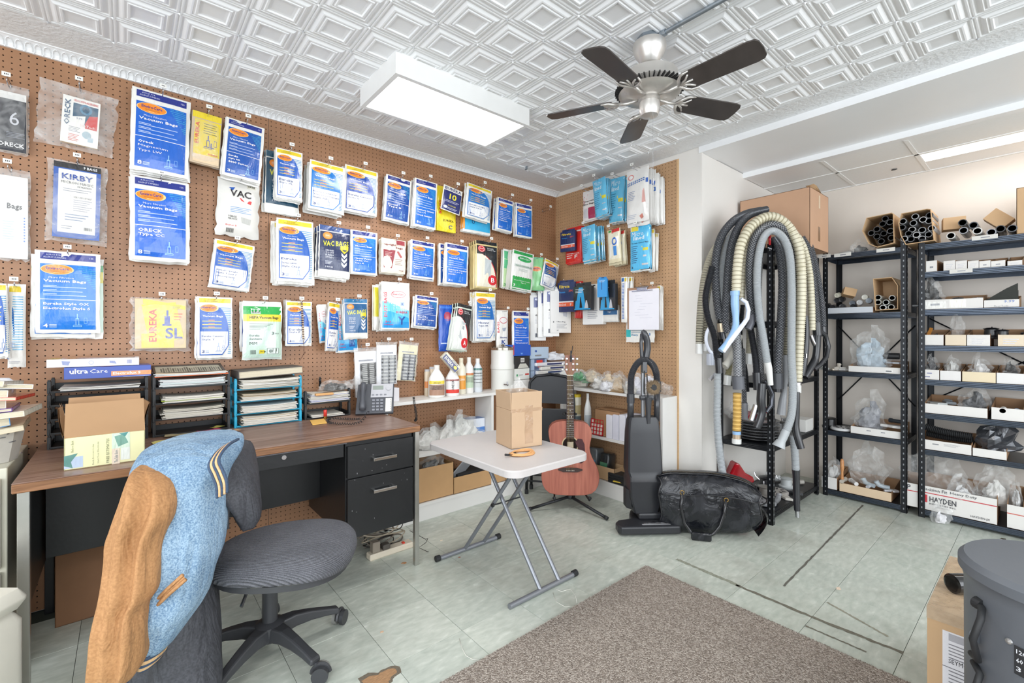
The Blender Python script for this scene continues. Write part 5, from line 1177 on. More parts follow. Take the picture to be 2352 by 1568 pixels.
def fabric(name,c1,c2,sc=120,rough=.85,bump=.3,wave=None):
    m=bpy.data.materials.new(name);m.use_nodes=True;nt=m.node_tree;n=nt.nodes;L=nt.links;p=n['Principled BSDF'];p.inputs['Roughness'].default_value=rough
    tc=n.new('ShaderNodeTexCoord');t=n.new('ShaderNodeTexNoise');t.inputs['Scale'].default_value=sc;t.inputs['Detail'].default_value=6;L.new(tc.outputs['Object'],t.inputs['Vector'])
    t2=n.new('ShaderNodeTexNoise');t2.inputs['Scale'].default_value=7;t2.inputs['Detail'].default_value=4;L.new(tc.outputs['Object'],t2.inputs['Vector'])
    ad=n.new('ShaderNodeMath');ad.operation='MULTIPLY_ADD';ad.inputs[1].default_value= .7;L.new(t.outputs[0],ad.inputs[0])
    mu=n.new('ShaderNodeMath');mu.operation='MULTIPLY';mu.inputs[1].default_value= .3;L.new(t2.outputs[0],mu.inputs[0]);L.new(mu.outputs[0],ad.inputs[2])
    r=n.new('ShaderNodeValToRGB');e=r.color_ramp.elements;e[0].position= .38;e[0].color=lin(c1);e[1].position= .62;e[1].color=lin(c2);L.new(ad.outputs[0],r.inputs[0]);L.new(r.outputs[0],p.inputs['Base Color'])
    bm=n.new('ShaderNodeBump');bm.inputs['Strength'].default_value=bump;bm.inputs['Distance'].default_value= .004;L.new(t.outputs[0],bm.inputs['Height']);L.new(bm.outputs[0],p.inputs['Normal'])
    if not wave:
        t3=n.new('ShaderNodeTexNoise');t3.inputs['Scale'].default_value=9;t3.inputs['Detail'].default_value=3;t3.inputs['Distortion'].default_value=1.2;mp=n.new('ShaderNodeMapping');mp.inputs['Scale'].default_value=(1.4,1.4, .55);L.new(tc.outputs['Object'],mp.inputs[0]);L.new(mp.outputs[0],t3.inputs['Vector'])
        b3=n.new('ShaderNodeBump');b3.inputs['Strength'].default_value= .55;b3.inputs['Distance'].default_value= .035;L.new(t3.outputs[0],b3.inputs['Height']);L.new(b3.outputs[0],bm.inputs['Normal'])
    if wave:
        w=n.new('ShaderNodeTexWave');w.inputs['Scale'].default_value=wave;w.inputs['Distortion'].default_value= .06;L.new(tc.outputs['Object'],w.inputs['Vector']);w.bands_direction='DIAGONAL'
        b2=n.new('ShaderNodeBump');b2.inputs['Strength'].default_value= .9;b2.inputs['Distance'].default_value= .004;L.new(w.outputs[0],b2.inputs['Height']);L.new(bm.outputs[0],b2.inputs['Normal']);L.new(b2.outputs[0],p.inputs['Normal'])
        mx=n.new('ShaderNodeMix');mx.data_type='RGBA';mx.blend_type='MULTIPLY';mx.inputs[0].default_value= .35;L.new(r.outputs[0],mx.inputs[6]);L.new(w.outputs[1],mx.inputs[7]);L.new(mx.outputs[2],p.inputs['Base Color'])
    return m
denim=fabric('light_denim','5c7c9b','9db6ca',230, .9, .5);tan=fabric('tan_canvas','9d7148','b38558',160, .8, .1);dkj=fabric('black_nylon','333439','47484e',160, .6, .1);ribbed=fabric('grey_ribbed_mesh','5b5c62','7c7d84',300, .8, .2,wave=62)
plastic=M('3a3b3e', .42,var=.12,ns=12,name='dusty_black_plastic')
hx,hy= .425,1.945
ch=thing('office_chair','grey ribbed swivel office chair with jackets over its back','chair',(hx,hy,0),0)
for k in range(5):
    a=radians(3-72*k);b=MB();L_= .265;pr=[(.035, .105, .035, .05),(.09, .108, .026, .045),(.15, .10, .022, .036),(.21, .086, .020, .028),(L_, .072, .022, .022)];vs=[]
    for(r,z,w,h)in pr:
        for(q,dz)in((-1,-h/2),(1,-h/2),(.8,h/2),(-.8,h/2)):vs.append((r*cos(a)-q*w*sin(a),r*sin(a)+q*w*cos(a),z+dz))
    fs=[(4*i+j,4*i+(j+1)%4,4*i+4+(j+1)%4,4*i+4+j)for i in range(4)for j in range(4)]+[(0,3,2,1),(16,17,18,19)]
    b.add(vs,fs,plastic);arm=b.build('base_arm',ch,bevel=.006)
    b=MB();cx,cy=L_*cos(a),L_*sin(a);ca=a+ .7
    b.cyl((cx,cy, .03),(cx,cy, .07), .008,plastic,8)
    for s in(-1,1):
        o=Vector((-sin(ca),cos(ca),0));c=Vector((cx+ .016*cos(ca),cy+ .016*sin(ca), .029));b.cyl(c+o*s* .008,c+o*s* .024, .029,M('8b8a86', .5,name='caster_grey')if s>0 else plastic,18)
    b.tube([(cx+ .016*cos(ca)+ .03*cos(q)*cos(ca),cy+ .016*sin(ca)+ .03*cos(q)*sin(ca), .03+ .03*sin(q))for q in[i*pi/8 for i in range(9)]], .008,plastic,6)
    b.build('caster',arm,smooth=True,angle=40)
b=MB();b.lathe([(.05, .075),(.055, .09),(.052, .13),(.035, .138),(.027, .14),(.027, .27),(.022, .275),(.014, .275),(.014, .38)],plastic,20);b.build('gas_column',ch,smooth=True,angle=35)
b=MB();b.rbox(-.09, .09,-.08, .08, .375, .40,plastic,r=.01,mt=Matrix.Translation((.02,-.06,0)));b.tube([(-.03,-.10, .385),(-.10,-.16, .37),(-.13,-.2, .33)], .006,chrome,6);b.build('seat_mechanism',ch)
# seat pad: rounded cushion
sc=Vector((.455-hx,1.84-hy,0));b=MB()
def seat(i,j):
    a=2*pi*i;q=j
    rr_=sin(pi*q/1)if False else None
    prof_=[(0, .395),(.8, .398),(.97, .412),(1.0, .432),(.985, .452),(.93, .468),(.8, .478),(.55, .483),(0, .484)]
    k=q*8;k0=min(int(k),7);f=k-k0;r=prof_[k0][0]*(1-f)+prof_[k0+1][0]*f;z=prof_[k0][1]*(1-f)+prof_[k0+1][1]*f
    X=math.copysign(abs(cos(a))** .8,cos(a))* .250;Y=math.copysign(abs(sin(a))** .8,sin(a))*(.215+ .03*cos(a))
    X*=r;Y*=r;z+= .012*(X/ .25)*0+ .018*(-(X/ .25)**2* .6)
    t_=radians(-28);return(sc.x+X*cos(t_)-Y*sin(t_),sc.y+X*sin(t_)+Y*cos(t_),z)
b.grid(40,16,seat,ribbed);b.build('seat',ch,smooth=True)
b=MB();b.grid(40,4,lambda i,j:(lambda v:(v[0]* .93+sc.x* .07,v[1]* .93+sc.y* .07, .385+ .02*j))(seat(i, .35)),plastic);b.build('seat_pan',ch,smooth=True)
# backrest: padded shell standing at the left of the seat
bc=ray(440,1150,1.60);b=MB();fa=atan2(-.35, .93);dx_,dy_=cos(fa),sin(fa);px_,py_=-dy_,dx_
def backr(i,j):
    u=2*i-1;v=2*j-1;s=sqrt(max(0,1-abs(u)**3));k=(1- .25*max(0,v));th= .030*(1-abs(u)**4)*(1-abs(v)**6)
    return u*k* .20,v* .21,th
def bp(i,j,sgn):u,v,th=backr(i,j);q=sgn*th+ .03*(abs(u)/ .2)**2;return(bc.x-hx+px_*u* .8+dx_*q+ .05,bc.y-hy+py_*u* .8+dy_*q, .645+v* .8)
b.grid(14,14,lambda i,j:bp(i,j,1),ribbed);b.grid(14,14,lambda i,j:bp(i,j,-1),plastic,flip=True);b.build('backrest',ch,smooth=True)
b=MB();b.tube([(.0,-.06, .385),(bc.x-hx- .06,bc.y-hy, .39),(bc.x-hx- .06,bc.y-hy, .55),(bc.x-hx- .03,bc.y-hy, .70)], .016,plastic,8);b.build('back_post',ch,smooth=True)

# ---- denim varsity jacket
jk=thing('denim_jacket','light blue denim varsity jacket with tan sleeves over the chair back','jacket',(bc.x,bc.y, .3),0)
def jp(b,name,par=None,label=None,**k):
    o=b.build(name,par or jk,**k);o.location=(-bc.x,-bc.y,-.3)if par is None else(0,0,0)
    if label:o['label']=label
    return o
body=dens([(452,512,994,1.62, .10),(400,536,1003,1.58, .22),(362,542,1020,1.54, .27),(340,538,1045,1.50, .27),(326,516,1080,1.46, .26),(330,502,1120,1.44, .25),(352,500,1170,1.43, .24),(366,500,1220,1.42, .23),(360,494,1270,1.41, .22),(350,476,1320,1.39, .20),(345,458,1380,1.38, .20),(335,425,1430,1.37, .16),(333,392,1475,1.36, .12),(334,378,1490,1.36, .09)],3)
b=MB();loft(b,body,denim,n=48,fold=.10,seed=4,p=2.4,f1=4,f2=11);jb=jp(b,'jacket_body',smooth=True)
sl=dens([(328,350,1066,1.38, .06),(316,372,1080,1.36, .12),(305,396,1110,1.34, .15),(292,402,1150,1.32, .16),(280,396,1185,1.31, .17),(268,378,1220,1.30, .16),(267,366,1260,1.29, .15),(262,362,1310,1.28, .15),(254,356,1355,1.27, .15),(246,334,1390,1.26, .14),(238,328,1430,1.25, .14),(228,324,1480,1.25, .13),(219,318,1525,1.25, .12),(217,304,1555,1.25, .10),(226,292,1566,1.25, .07)],3)
b=MB();loft(b,sl,tan,n=56,fold=.34,seed=9,p=2,f1=5,f2=9);jp(b,'sleeve',smooth=True,label='tan canvas sleeve hanging down')
b=MB();loft(b,[(222,290,1563,1.25, .075),(224,288,1575,1.25, .07),(226,286,1590,1.25, .065)],fabric('navy_knit','33415a','46566e',200),n=24,fold=.1);jp(b,'cuff',smooth=True)
knit=fabric('navy_knit_band','33435c','43546c',200);knt=fabric('cream_knit_band','cfa574','dbb88c',200)
hem=[(331,380,1484,1.352, .100),(330,375,1494,1.352, .098),(329,371,1503,1.352, .095),(328,366,1511,1.352, .09),(330,360,1519,1.352, .085),(332,354,1526,1.352, .07)]
b=MB()
for k in range(5):loft(b,hem[k:k+2],knt if k in(1,3)else knit,n=24,p=2,cap=(k in(0,4)))
jp(b,'hem_band',smooth=True)
# collar: striped knit roll round the neck
cpts=[ray(540,1012,1.50),ray(522,1022,1.42),ray(504,1040,1.36),ray(494,1062,1.33),ray(503,1085,1.33),ray(512,1110,1.335),ray(513,1135,1.345)]
b=MB()
for k,(off,mm)in enumerate(((-.018,knit),(-.0108,knt),(-.0036,knit),(.0036,knt),(.0108,knit))):
    pts=[p+Vector((RT[0]*off,RT[1]*off,off* .55))for p in cpts];P2=[]
    for i in range(len(pts)-1):
        a_,b_,c_,d_=pts[max(i-1,0)],pts[i],pts[i+1],pts[min(i+2,len(pts)-1)]
        for q in range(5):f=q/5;P2.append(0.5*((2*b_)+(c_-a_)*f+(2*a_-5*b_+4*c_-d_)*f*f+(3*b_-a_-3*c_+d_)*f**3))
    P2.append(pts[-1]);b.tube(P2, .0044,mm,6)
jp(b,'collar',smooth=True,label='navy and tan striped knit collar')
# pocket welt and seams lying on the cloth
def surf_d(x,y,secs):
    """depth of the near side of a lofted cloth at (x, y)"""
    for k in range(len(secs)-1):
        if secs[k][2]<=y<=secs[k+1][2]:
            f=(y-secs[k][2])/(secs[k+1][2]-secs[k][2]+1e-9);xl,xr,yy,d,th=[a*(1-f)+c*f for a,c in zip(secs[k],secs[k+1])]
            u=max(-.98,min(.98,(x-(xl+xr)/2)/((xr-xl)/2)));return d-th/2*(1-abs(u)**2.3)**(1/2.3)
    return secs[0][3]
def on_cloth(pts,secs,off=.006):return[ray(x,y,surf_d(x,y,secs)-off)for x,y in pts]
def interp(pts,n=5):
    out=[]
    for i in range(len(pts)-1):
        for q in range(n):out.append((pts[i][0]+(pts[i+1][0]-pts[i][0])*q/n,pts[i][1]+(pts[i+1][1]-pts[i][1])*q/n))
    return out+[pts[-1]]
w1=on_cloth(interp([(340,1398),(383,1354),(420,1320)]),body, .010);w2=on_cloth(interp([(346,1404),(388,1364),(427,1330)]),body, .010)
b=MB()
for P in(w1,w2):b.tube(P, .0052,tan,6)
b.grid(len(w1)-1,1,lambda i,j:w1[int(round(i*(len(w1)-1)))].lerp(w2[int(round(i*(len(w1)-1)))],j),tan)
jp(b,'pocket_welt',smooth=True,label='tan welt of the slanted pocket')
seam=fabric('seam_thread','6f90b0','7d9cba',300)
b=MB()
for s_ in([(345,1068),(400,1052),(440,1050),(486,1052)],[(347,1072),(400,1056),(440,1054),(486,1056)],[(488,1052),(504,1130)]):b.tube(on_cloth(interp(s_),body, .002), .0010,seam,5)
jp(b,'seams',smooth=True)
# ---- dark jacket below
dj=thing('dark_jacket','charcoal nylon jacket hanging under the denim one on the chair','jacket',(bc.x,bc.y, .2),0)
b=MB();loft(b,dens([(500,528,1018,1.60, .10),(496,548,1030,1.60, .20),(500,560,1055,1.60, .22),(506,574,1090,1.59, .20),(518,585,1125,1.58, .16),(534,594,1160,1.58, .12),(545,596,1190,1.58, .08),(556,584,1212,1.58, .05)],3),dkj,n=24,fold=.3,seed=3);o=b.build('jacket_front',dj,smooth=True);o.location=(-bc.x,-bc.y,-.2)
b=MB();loft(b,dens([(400,500,1230,1.56, .16),(390,496,1290,1.54, .20),(378,478,1340,1.52, .22),(350,482,1400,1.50, .22),(338,488,1460,1.49, .22),(322,492,1520,1.48, .20),(305,498,1580,1.47, .18),(300,494,1640,1.47, .14)],3),dkj,n=36,fold=.26,seed=6,f1=4,f2=6);o=b.build('jacket_tail',dj,smooth=True);o.location=(-bc.x,-bc.y,-.2)
# ================================================================ ceiling light, fan, smoke detector bracket
wpl=M('ececea', .35,var=.02,name='white_enamel')
def ceiling_light(x0,x1,y0,y1,z0,label):
    t=thing('ceiling_light',label,'ceiling light',((x0+x1)/2,(y0+y1)/2,CEIL));w,d=(x1-x0)/2,(y1-y0)/2;h=CEIL-z0
    b=MB();q= .022
    for(a,b_,c,e)in((-w,w,-d,-d+q),(-w,w,d-q,d),(-w,-w+q,-d+q,d-q),(w-q,w,-d+q,d-q)):b.box(a,b_,c,e,-h,0,wpl)
    b.box(-w+q,w-q,-d+q,d-q,-.012,0,wpl);b.build('housing',t)
    b=MB();b.box(-w+q,w-q,-d+q,d-q,-h+ .003,-h+ .007,M('f6f6f2', .6,var=0,emit=3.2,name='lit_diffuser'));b.build('diffuser',t)
    for s in(-.5, .5):
        b=MB();b.cyl((-w+ .05,s*d,-h+ .05),(w- .05,s*d,-h+ .05), .013,M('ffffff', .5,var=0,emit=2,name='lit_tube'),8);b.build('tube',t)
    return t
ceiling_light(.925,1.735,1.90,2.305,2.408,'long white boxed ceiling light with glowing diffuser')
for nm,x0,x1,y0,y1 in(('added white boxed fill light behind the camera',-1.2,0,-.05, .45),('added rear white boxed fill light', .8,2.0,-1.65,-1.15)):ceiling_light(x0,x1,y0,y1,2.408,nm)  # unseen fixtures, added to house the two extra fill lamps
t=thing('troffer','recessed lit panel in the back room ceiling','ceiling light',(4.145,-.02,BCEIL));b=MB();b.box(-.095, .095,-.59, .59, .002, .010,M('f6f6f2', .6,var=0,emit=1.6,name='lit_diffuser'));b.build('diffuser',t)
b=MB();b.box(-.101,-.095,-.6, .6,0, .01,wpl);b.box(.095, .101,-.6, .6,0, .01,wpl);b.box(-.1, .1, .59, .6,0, .01,wpl);b.box(-.1, .1,-.6,-.59,0, .01,wpl);b.build('frame',t)
# fan
nick=M('d2cec9', .36, .75,var=.05,name='brushed_nickel');blade=wood_mat('dark_blade','332d2a','4a4340',sc=(1,1,1));galv=M('9aa3ab', .35, .8,var=.1,ns=30,name='galvanised')
fx,fy=1.718,1.117
fan=thing('ceiling_fan','brushed nickel ceiling fan with five dark blades','ceiling fan',(fx,fy,CEIL))
b=MB();b.lathe([(.0,0),(.052,0),(.052,-.03),(0,-.03)],galv,8);b.build('junction_box',fan,bevel=.002)
b=MB();b.lathe([(0,-.028),(.068,-.03),(.070,-.052),(.062,-.075),(.048,-.095),(.040,-.118),(.030,-.124),(.018,-.126),(0,-.126)],nick,28);b.build('canopy',fan,smooth=True,angle=40)
b=MB();b.lathe([(.012,-.12),(.012,-.17)],nick,16);b.build('downrod',fan,smooth=True)
b=MB();b.lathe([(0,-.158),(.10,-.160),(.115,-.168),(.116,-.208),(.118,-.212),(.104,-.222),(.094,-.232),(.125,-.238),(.130,-.243),(.120,-.250),(.052,-.262),(0,-.262)],nick,40);o=b.build('motor_housing',fan,smooth=True,angle=35)
b=MB();dkv=M('1d1b1a', .8,var=0,name='vent_dark')
for k in range(44):
    a=2*pi*k/44;mt=Matrix.Rotation(a,4,'Z');b.box(.068, .112,-.0022, .0022,-.263,-.2535,dkv,mt@Matrix.Translation((0,0,0))@Matrix.Rotation(radians(-8),4,'Y')@Matrix.Translation((0,0, .012)))
b.build('vent_slots',o)
b=MB();b.lathe([(0,-.258),(.042,-.262),(.044,-.27),(.034,-.275),(.042,-.282),(.044,-.32),(.036,-.338),(.018,-.344),(0,-.345)],nick,24);b.build('switch_housing',fan,smooth=True,angle=40)
zb=2.252-CEIL
for k,a in enumerate((46,116,187,271,338)):
    a=radians(a);R3=Matrix.Rotation(a,4,'Z')
    mt=R3@Matrix.Translation((0,0,zb))@Matrix.Rotation(radians(-13),4,'X');pts=[(.155,-.040),(.17,-.049),(.42,-.056),(.445,-.051),(.455,-.037),(.458, .0),(.455, .037),(.445, .051),(.42, .056),(.17, .049),(.155, .040)]
    b=MB();b.prism(pts,0, .006,blade,mt);bl=b.build('blade',fan,bevel=.0015)
    b=MB();b.tube([R3@Vector((.05,0,-.262)),R3@Vector((.09,0,-.268)),mt@Vector((.14,0,-.004))], .007,nick,8)
    for s in(-1,1):
        b.tube([mt@Vector(v)for v in((.135,0,-.004),(.150,s* .030,-.005),(.168,s* .048,-.004),(.200,s* .052,-.003))],[.008, .007, .006, .003],nick,6)
        b.tube([mt@Vector(v)for v in((.140,0,-.004),(.172,s* .016,-.004),(.190,s* .036,-.003))],[.006, .005, .004],nick,6)
    b.tube([mt@Vector(v)for v in((.140,0,-.004),(.195,0,-.003))],[.006, .004],nick,6);b.build('blade_iron',fan,smooth=True)
b=MB();b.tube([(-.02,-.03,-.33),(-.02,-.03,-.62)], .0008,chrome,4);b.tube([(-.02,-.03,-.62),(-.02,-.03,-.64)], .003,chrome,6);b.build('pull_chain',fan)
# conduit from the junction box
p=at(1660,0,Z=CEIL- .018);b=MB();dirv=(Vector((p.x,p.y,0))-Vector((fx,fy,0))).normalized();s0=Vector((fx,fy,CEIL- .018))+dirv* .054
b.cyl(s0,s0+dirv*1.2, .0095,galv,12);b.cyl(s0,s0+dirv* .025, .014,galv,8);b.cyl(s0+dirv* .42,s0+dirv* .46, .0125,galv,10);tag(b.build('conduit',smooth=True,angle=40),'galvanised conduit running along the tin ceiling to the fan','conduit')
q=at(1207,380,Z=CEIL);b=MB();b.box(-.016, .016,-.014, .014,-.003,0,M('4d4a46', .4, .6,name='dark_clip'));b.box(.008, .012,-.01, .01,-.03,-.003,galv);b.box(.0, .012,-.01, .01,-.03,-.028,galv);tag(b.build('ceiling_clip',loc=q),'small metal clip sticking down from the ceiling','clip')
q=at(2055,388,Z=BCEIL);b=MB();b.prism([(0,-.015),(.012,0),(.004, .02),(-.008, .004)],-.006,0,M('3b3b3b', .6,name='ceiling_nick'));tag(b.build('ceiling_clip',loc=q),'tiny dark chip hanging at the back room ceiling','clip')

# ================================================================ white shelving along both pegboards
lam=M('e4e2de', .4,var=.04,ns=4,bump=.02,name='white_laminate');FY,FX=2.69,2.79
sh=thing('wall_shelves','white laminate shelf unit along the left pegboard beyond the desk','shelves',(2.1,2.9,0))
def sbox(par,o,name,x0,x1,y0,y1,z0,z1,m=lam):
    b=MB();b.box(x0-o[0],x1-o[0],y0-o[1],y1-o[1],z0-(o[2]if len(o)>2 else 0),z1-(o[2]if len(o)>2 else 0),m);return b.build(name,par,bevel=.001)
so=(2.1,2.9)
for z,t_ in((.80, .020),(.443, .020),(.116, .018)):sbox(sh,so,'shelf',1.24,2.975,FY,2.905,z-t_,z)
sbox(sh,so,'plinth',1.24,2.975,FY+ .004,FY+ .02,0, .098);sbox(sh,so,'divider',2.08,2.10,FY+ .004,2.905, .443, .78);sbox(sh,so,'divider',2.08,2.10,FY+ .004,2.905, .116, .423);sbox(sh,so,'end_panel',1.24,1.26,FY+ .004,2.905,0, .78)
s2=thing('return_shelves','white laminate shelf unit under the tan pegboard','shelves',(2.9,2.2,0));s2o=(2.9,2.2)
for z,t_ in((.80, .020),(.446, .020),(.116, .018)):sbox(s2,s2o,'shelf',FX,2.975,1.732,2.688,z-t_,z)
sbox(s2,s2o,'plinth',FX+ .004,FX+ .02,1.732,2.688,0, .098);sbox(s2,s2o,'end_panel',FX,2.977,1.712,1.731,0, .80);sbox(s2,s2o,'divider',FX+ .004,2.975,2.655,2.675, .116, .78)

def on(x,y,z):return at(x,y,Z=z)
# phone and goods on the upper left shelf
phone(at(968,900,Z=.80)+Vector((-.03,0, .074)),-.5,1.05,'second grey office phone on the white shelf',tilt=48)
coil('phone_cord','black coiled cord hanging over the white shelf edge',[at(950,912,Y=2.70),at(953,932,Y=2.67),at(955,948,Y=2.67),at(956,962,Y=2.67),at(953,966,Y=2.68)], .0017,34, .0065,M('222326', .4,name='cord_black'))
printed_box('small_box','small blank white box behind the desk phone',at(896,915,Y=2.80).x,2.80, .80, .10, .06, .085,'e2e0e4',())
def bottle(label,x,ytop,wpx,Y,body,cap,bands,kind='round',z=.80,name='bottle',face=-.45,cat='bottle'):
    p=at(x,800,Y=Y);d=p.x*FW[0]+p.y*FW[1];r=wpx/1050*d/2;h=at(x,ytop,Y=Y).z-z
    t=thing(name,label,cat,(p.x,Y,z),face);m=M(body, .3,var=.02,name='bottle_plastic',coat=.3);cm=M(cap, .4,var=.02,name='cap_plastic')
    ky=1.0 if kind=='round' else .62
    if kind=='spray':pf=[(.9,0),(1, .02),(1, .45),(.93, .6),(.62, .74),(.36, .84),(.32, .9)]
    elif kind=='can':pf=[(1,0),(1, .9),(.9, .92)]
    else:pf=[(.9,0),(1, .02),(1, .62),(.85, .74),(.45, .84),(.4, .9)]
    b=MB();b.lathe([(0,0)]+[(a*r,c*h)for a,c in pf],m,22,Matrix.Diagonal((1,ky,1,1)));b.build('body',t,smooth=True,angle=50)
    rc=pf[-1][0]*r*(1.1 if kind!='can' else 1);b=MB();b.lathe([(rc,h* .88),(rc,h),(0,h)],cm,16,Matrix.Diagonal((1,ky if kind=='can' else 1,1,1)));b.build('cap',t,smooth=True,angle=40)
    p_=Print(1,h,lambda x_,z_:0);
    for(v0,v1,c)in bands:
        b2=MB();n=12
        b2.grid(n,1,lambda i,j:((r+ .0007)*cos(-pi/2+(i- .5)*2.2),(r*ky+ .0007)*sin(-pi/2+(i- .5)*2.2),h*(1-v1+(v1-v0)*j)),PM(c));o=b2.build('label_band',t)
    return t,r*ky,h
def btext(t,txt,c,r,h,v,w,ht,rot=0):
    vs,fs,_,_=glyphs(txt, .03);b=MB();b.add([((a- .5)*w,-r- .0016,h*(1-v)+bb*ht)if rot==0 else((1-bb)*ht-ht/2,-r- .0016,h*(1-v)+a*w)for a,bb in vs],fs,PM(c));b.build('lettering',t)
t,r,h=bottle('white shampoo bottle with round label and yellow band',1003,838,38,2.76,'e6e4e0','dcd8d0',((.48, .58,'e8d048'),(.6, .93,'a8826c'),(.62, .76,'e2d4c8')),'spray');btext(t,'Carpet','5a3a30',r,h, .70, .06, .014);btext(t,'Shampoo','5a3a30',r,h, .76, .066, .014);btext(t,'Allergen','6a5a20',r,h, .565, .05, .010)
t,r,h=bottle('white bottle with upright black lettering and red foot',1039,840,33,2.755,'e9e7e4','dedad4',((.42, .78,'e8e4e2'),(.78, .9,'d4382c'),(.44, .5,'c8443c')),'spray');btext(t,'ORECK','2a2a2c',r,h, .80, .07, .018,90)
t,r,h=bottle('cream bottle with orange label',1059,822,23,2.80,'e6e0cc','ddd4bc',((.48, .86,'e8a040'),));btext(t,'CLEAN','f4ecd8',r,h, .62, .04, .016)
bottle('white bottle with green diamond label',1077,820,22,2.81,'e8e6e2','e2dfd8',((.44, .5,'c87a48'),(.5, .85,'b8ccb0'),(.55, .7,'e4ead8')))
bottle('grey blue bottle with close printed black label',1097,823,22,2.81,'d4d9de','e4e2de',((.28, .34,'4a7a74'),(.36, .85,'c4c8c8'),(.42, .45,'4a4c50'),(.5, .52,'4a4c50'),(.6, .62,'6a6c70'),(.7, .72,'6a6c70')))
for k,(x,yt,lab)in enumerate(((981,848,'left small jar with steel lid behind the bottles'),(992,842,'middle small jar with steel lid behind the bottles'),(1002,842,'right small jar with steel lid behind the bottles'))):bottle(lab,x,yt,13,2.86,'c8b8a0','b4b4b8',((.45, .7,'d88a50'),),'can',name='jar',cat='jar')
pz=at(1034,832,Y=2.74)
t=thing('belt_box','slim navy and cream box leaning on the bottle tops','box',pz,(Matrix.Rotation(radians(-10),3,'Z')@Matrix.Rotation(radians(48),3,'Y')).to_euler())
b=MB();b.box(-.075, .075,-.02, .02,-.028, .028,M('ded8c4', .5,name='cream_card'));b.build('carton',t,bevel=.001)
p=Print(.15, .056,lambda x,z:-.02, .0004);face_simple(('r', .02, .28, .98, .98,'242a66'),('t','EUREKA', .1, .82, .56, .4,'f0ecdc',0, .05),('e', .82, .55, .1, .2,'e0d048'),('t','STYLE R', .45, .22, .4, .14,'242a66',0, .02))(p);o=p.build(t);o.location=(0,0, .028)
# tall white canister with chrome lid
p=at(1155,890,Y=2.795);t=thing('water_canister','tall white ribbed canister with chrome lid on the shelf','canister',(p.x,2.80, .80));cw=M('d9d8d2', .4,var=.03,name='cream_canister')
b=MB();b.lathe([(0,0),(.088,0),(.09, .01),(.09, .16),(.094, .165),(.094, .19),(.09, .205),(.09, .315)],cw,36);b.build('body',t,smooth=True,angle=30)
b=MB();b.lathe([(.092, .312),(.093, .332),(.088, .338),(.02, .345),(.012, .355),(.0, .36)],M('c8c0b4', .15,1,name='chrome_lid'),36);b.build('lid',t,smooth=True,angle=30)
b=MB();b.cyl((-.05,-.088, .05),(-.05,-.125, .05), .008,chrome,10);b.cyl((-.05,-.12, .05),(-.05,-.12, .075), .006,chrome,8);b.build('spigot',t)
# stacked boxes right of the canister
def stk(x0,x1,y0,y1,Y,dpt,c,label,els,**k):
    A=at(x0,(y0+y1)/2,Y=Y);B=at(x1,(y0+y1)/2,Y=Y);zt_=at((x0+x1)/2,y0,Y=Y).z;zb_=at((x0+x1)/2,y1,Y=Y).z
    return printed_box('filter_carton',label,(A.x+B.x)/2,Y+dpt/2,zb_,B.x-A.x,dpt,zt_-zb_,c,els,**k)
stk(1182,1216,872,906,2.73, .12,'e2e0dc','white carton at the bottom of the first stack beside the canister',())
stk(1182,1216,846,871,2.73, .12,'dfe0da','white carton with tiny green and red marks in the first stack',(('r', .12, .5, .22, .7,'4a9a68'),('r', .3, .56, .55, .62,'9a9c9a'),('r', .7, .48, .96, .64,'c84a44')))
stk(1182,1216,818,845,2.73, .12,'26282c','black carton with barcode in the first stack',(('r', .4, .15, .65, .5,'e4e2de'),*[('r', .42+ .03*k, .2, .435+ .03*k, .45,'222222')for k in range(7)],('p',[(.2,1),(.35, .62),(.75, .62),(.95,1)],'c9c8be')))
stk(1179,1219,792,817,2.725, .13,'1f55b8','bright blue carton on top of the first stack',(('r',0,0, .05, .9,'c83a44'),('p',[(.4, .72),(.55, .72),(.48, .9)],'6fa0e4')))
for k,(y0,y1,c,lab,els)in enumerate(((851,866,'9db0c8','pale blue tub at the bottom of the second stack',(('r', .2, .0, .85, .8,'56648a'),('r', .3, .3, .45, .5,'c8444a'))),(824,850,'9db0c8','slate blue tub with red label in the second stack',(('r', .2, .0, .85, .95,'4a5a80'),('r', .33, .1, .72, .5,'d23a34'),('r', .42, .62, .66, .76,'d0504c'))),(797,823,'b4c8dc','pale blue carton on top of the second stack',(('e', .3, .35, .06, .1,'3a60a8'),('r', .25, .66, .6, .8,'8a8c90'))))):
    stk(1220-2*(k==2),1256+4*(k==2),y0,y1,2.74, .11,c,lab,els)
# leaning stack in the corner
sx=[(1268,1300,862,878,'23262a','black',8),(1266,1306,848,860,'d8d8c8','cream',-4),(1264,1300,832,846,'1c1e20','glossy black',5),(1270,1335,838,850,'e0deda','white and black spotted',0),(1285,1345,815,836,'e4e2dc','white cream',-2),(1272,1338,800,816,'e2e2e8','white lettered',-5)]
for k,(x0,x1,y0,y1,c,nm,rt)in enumerate(sx):
    A=at(x0,y1,Y=2.80- .02*(k%2));B=at(x1,y1,Y=2.80);w_=max(.08,B.x-A.x);t=thing('boxed_pack',nm+' pack in the leaning corner stack behind the guitar head','box',(min((A.x+B.x)/2,2.97-w_/2- .012),2.80, .802+ .030*k+(.004*k)),(0,0,radians(rt)* .3),'corner stack')
    b=MB();b.rbox(-w_/2,w_/2,-.09, .08,0, .029,M(c, .25,var=.1,bump=.2,bs=20,name='pack_skin',coat=.5),r=.006);b.build('pack',t)
    b=MB();b.box(-w_* .2,w_* .25,-.0905,-.09, .008, .022,PM('2a3a6a'));b.build('printed_label',t)
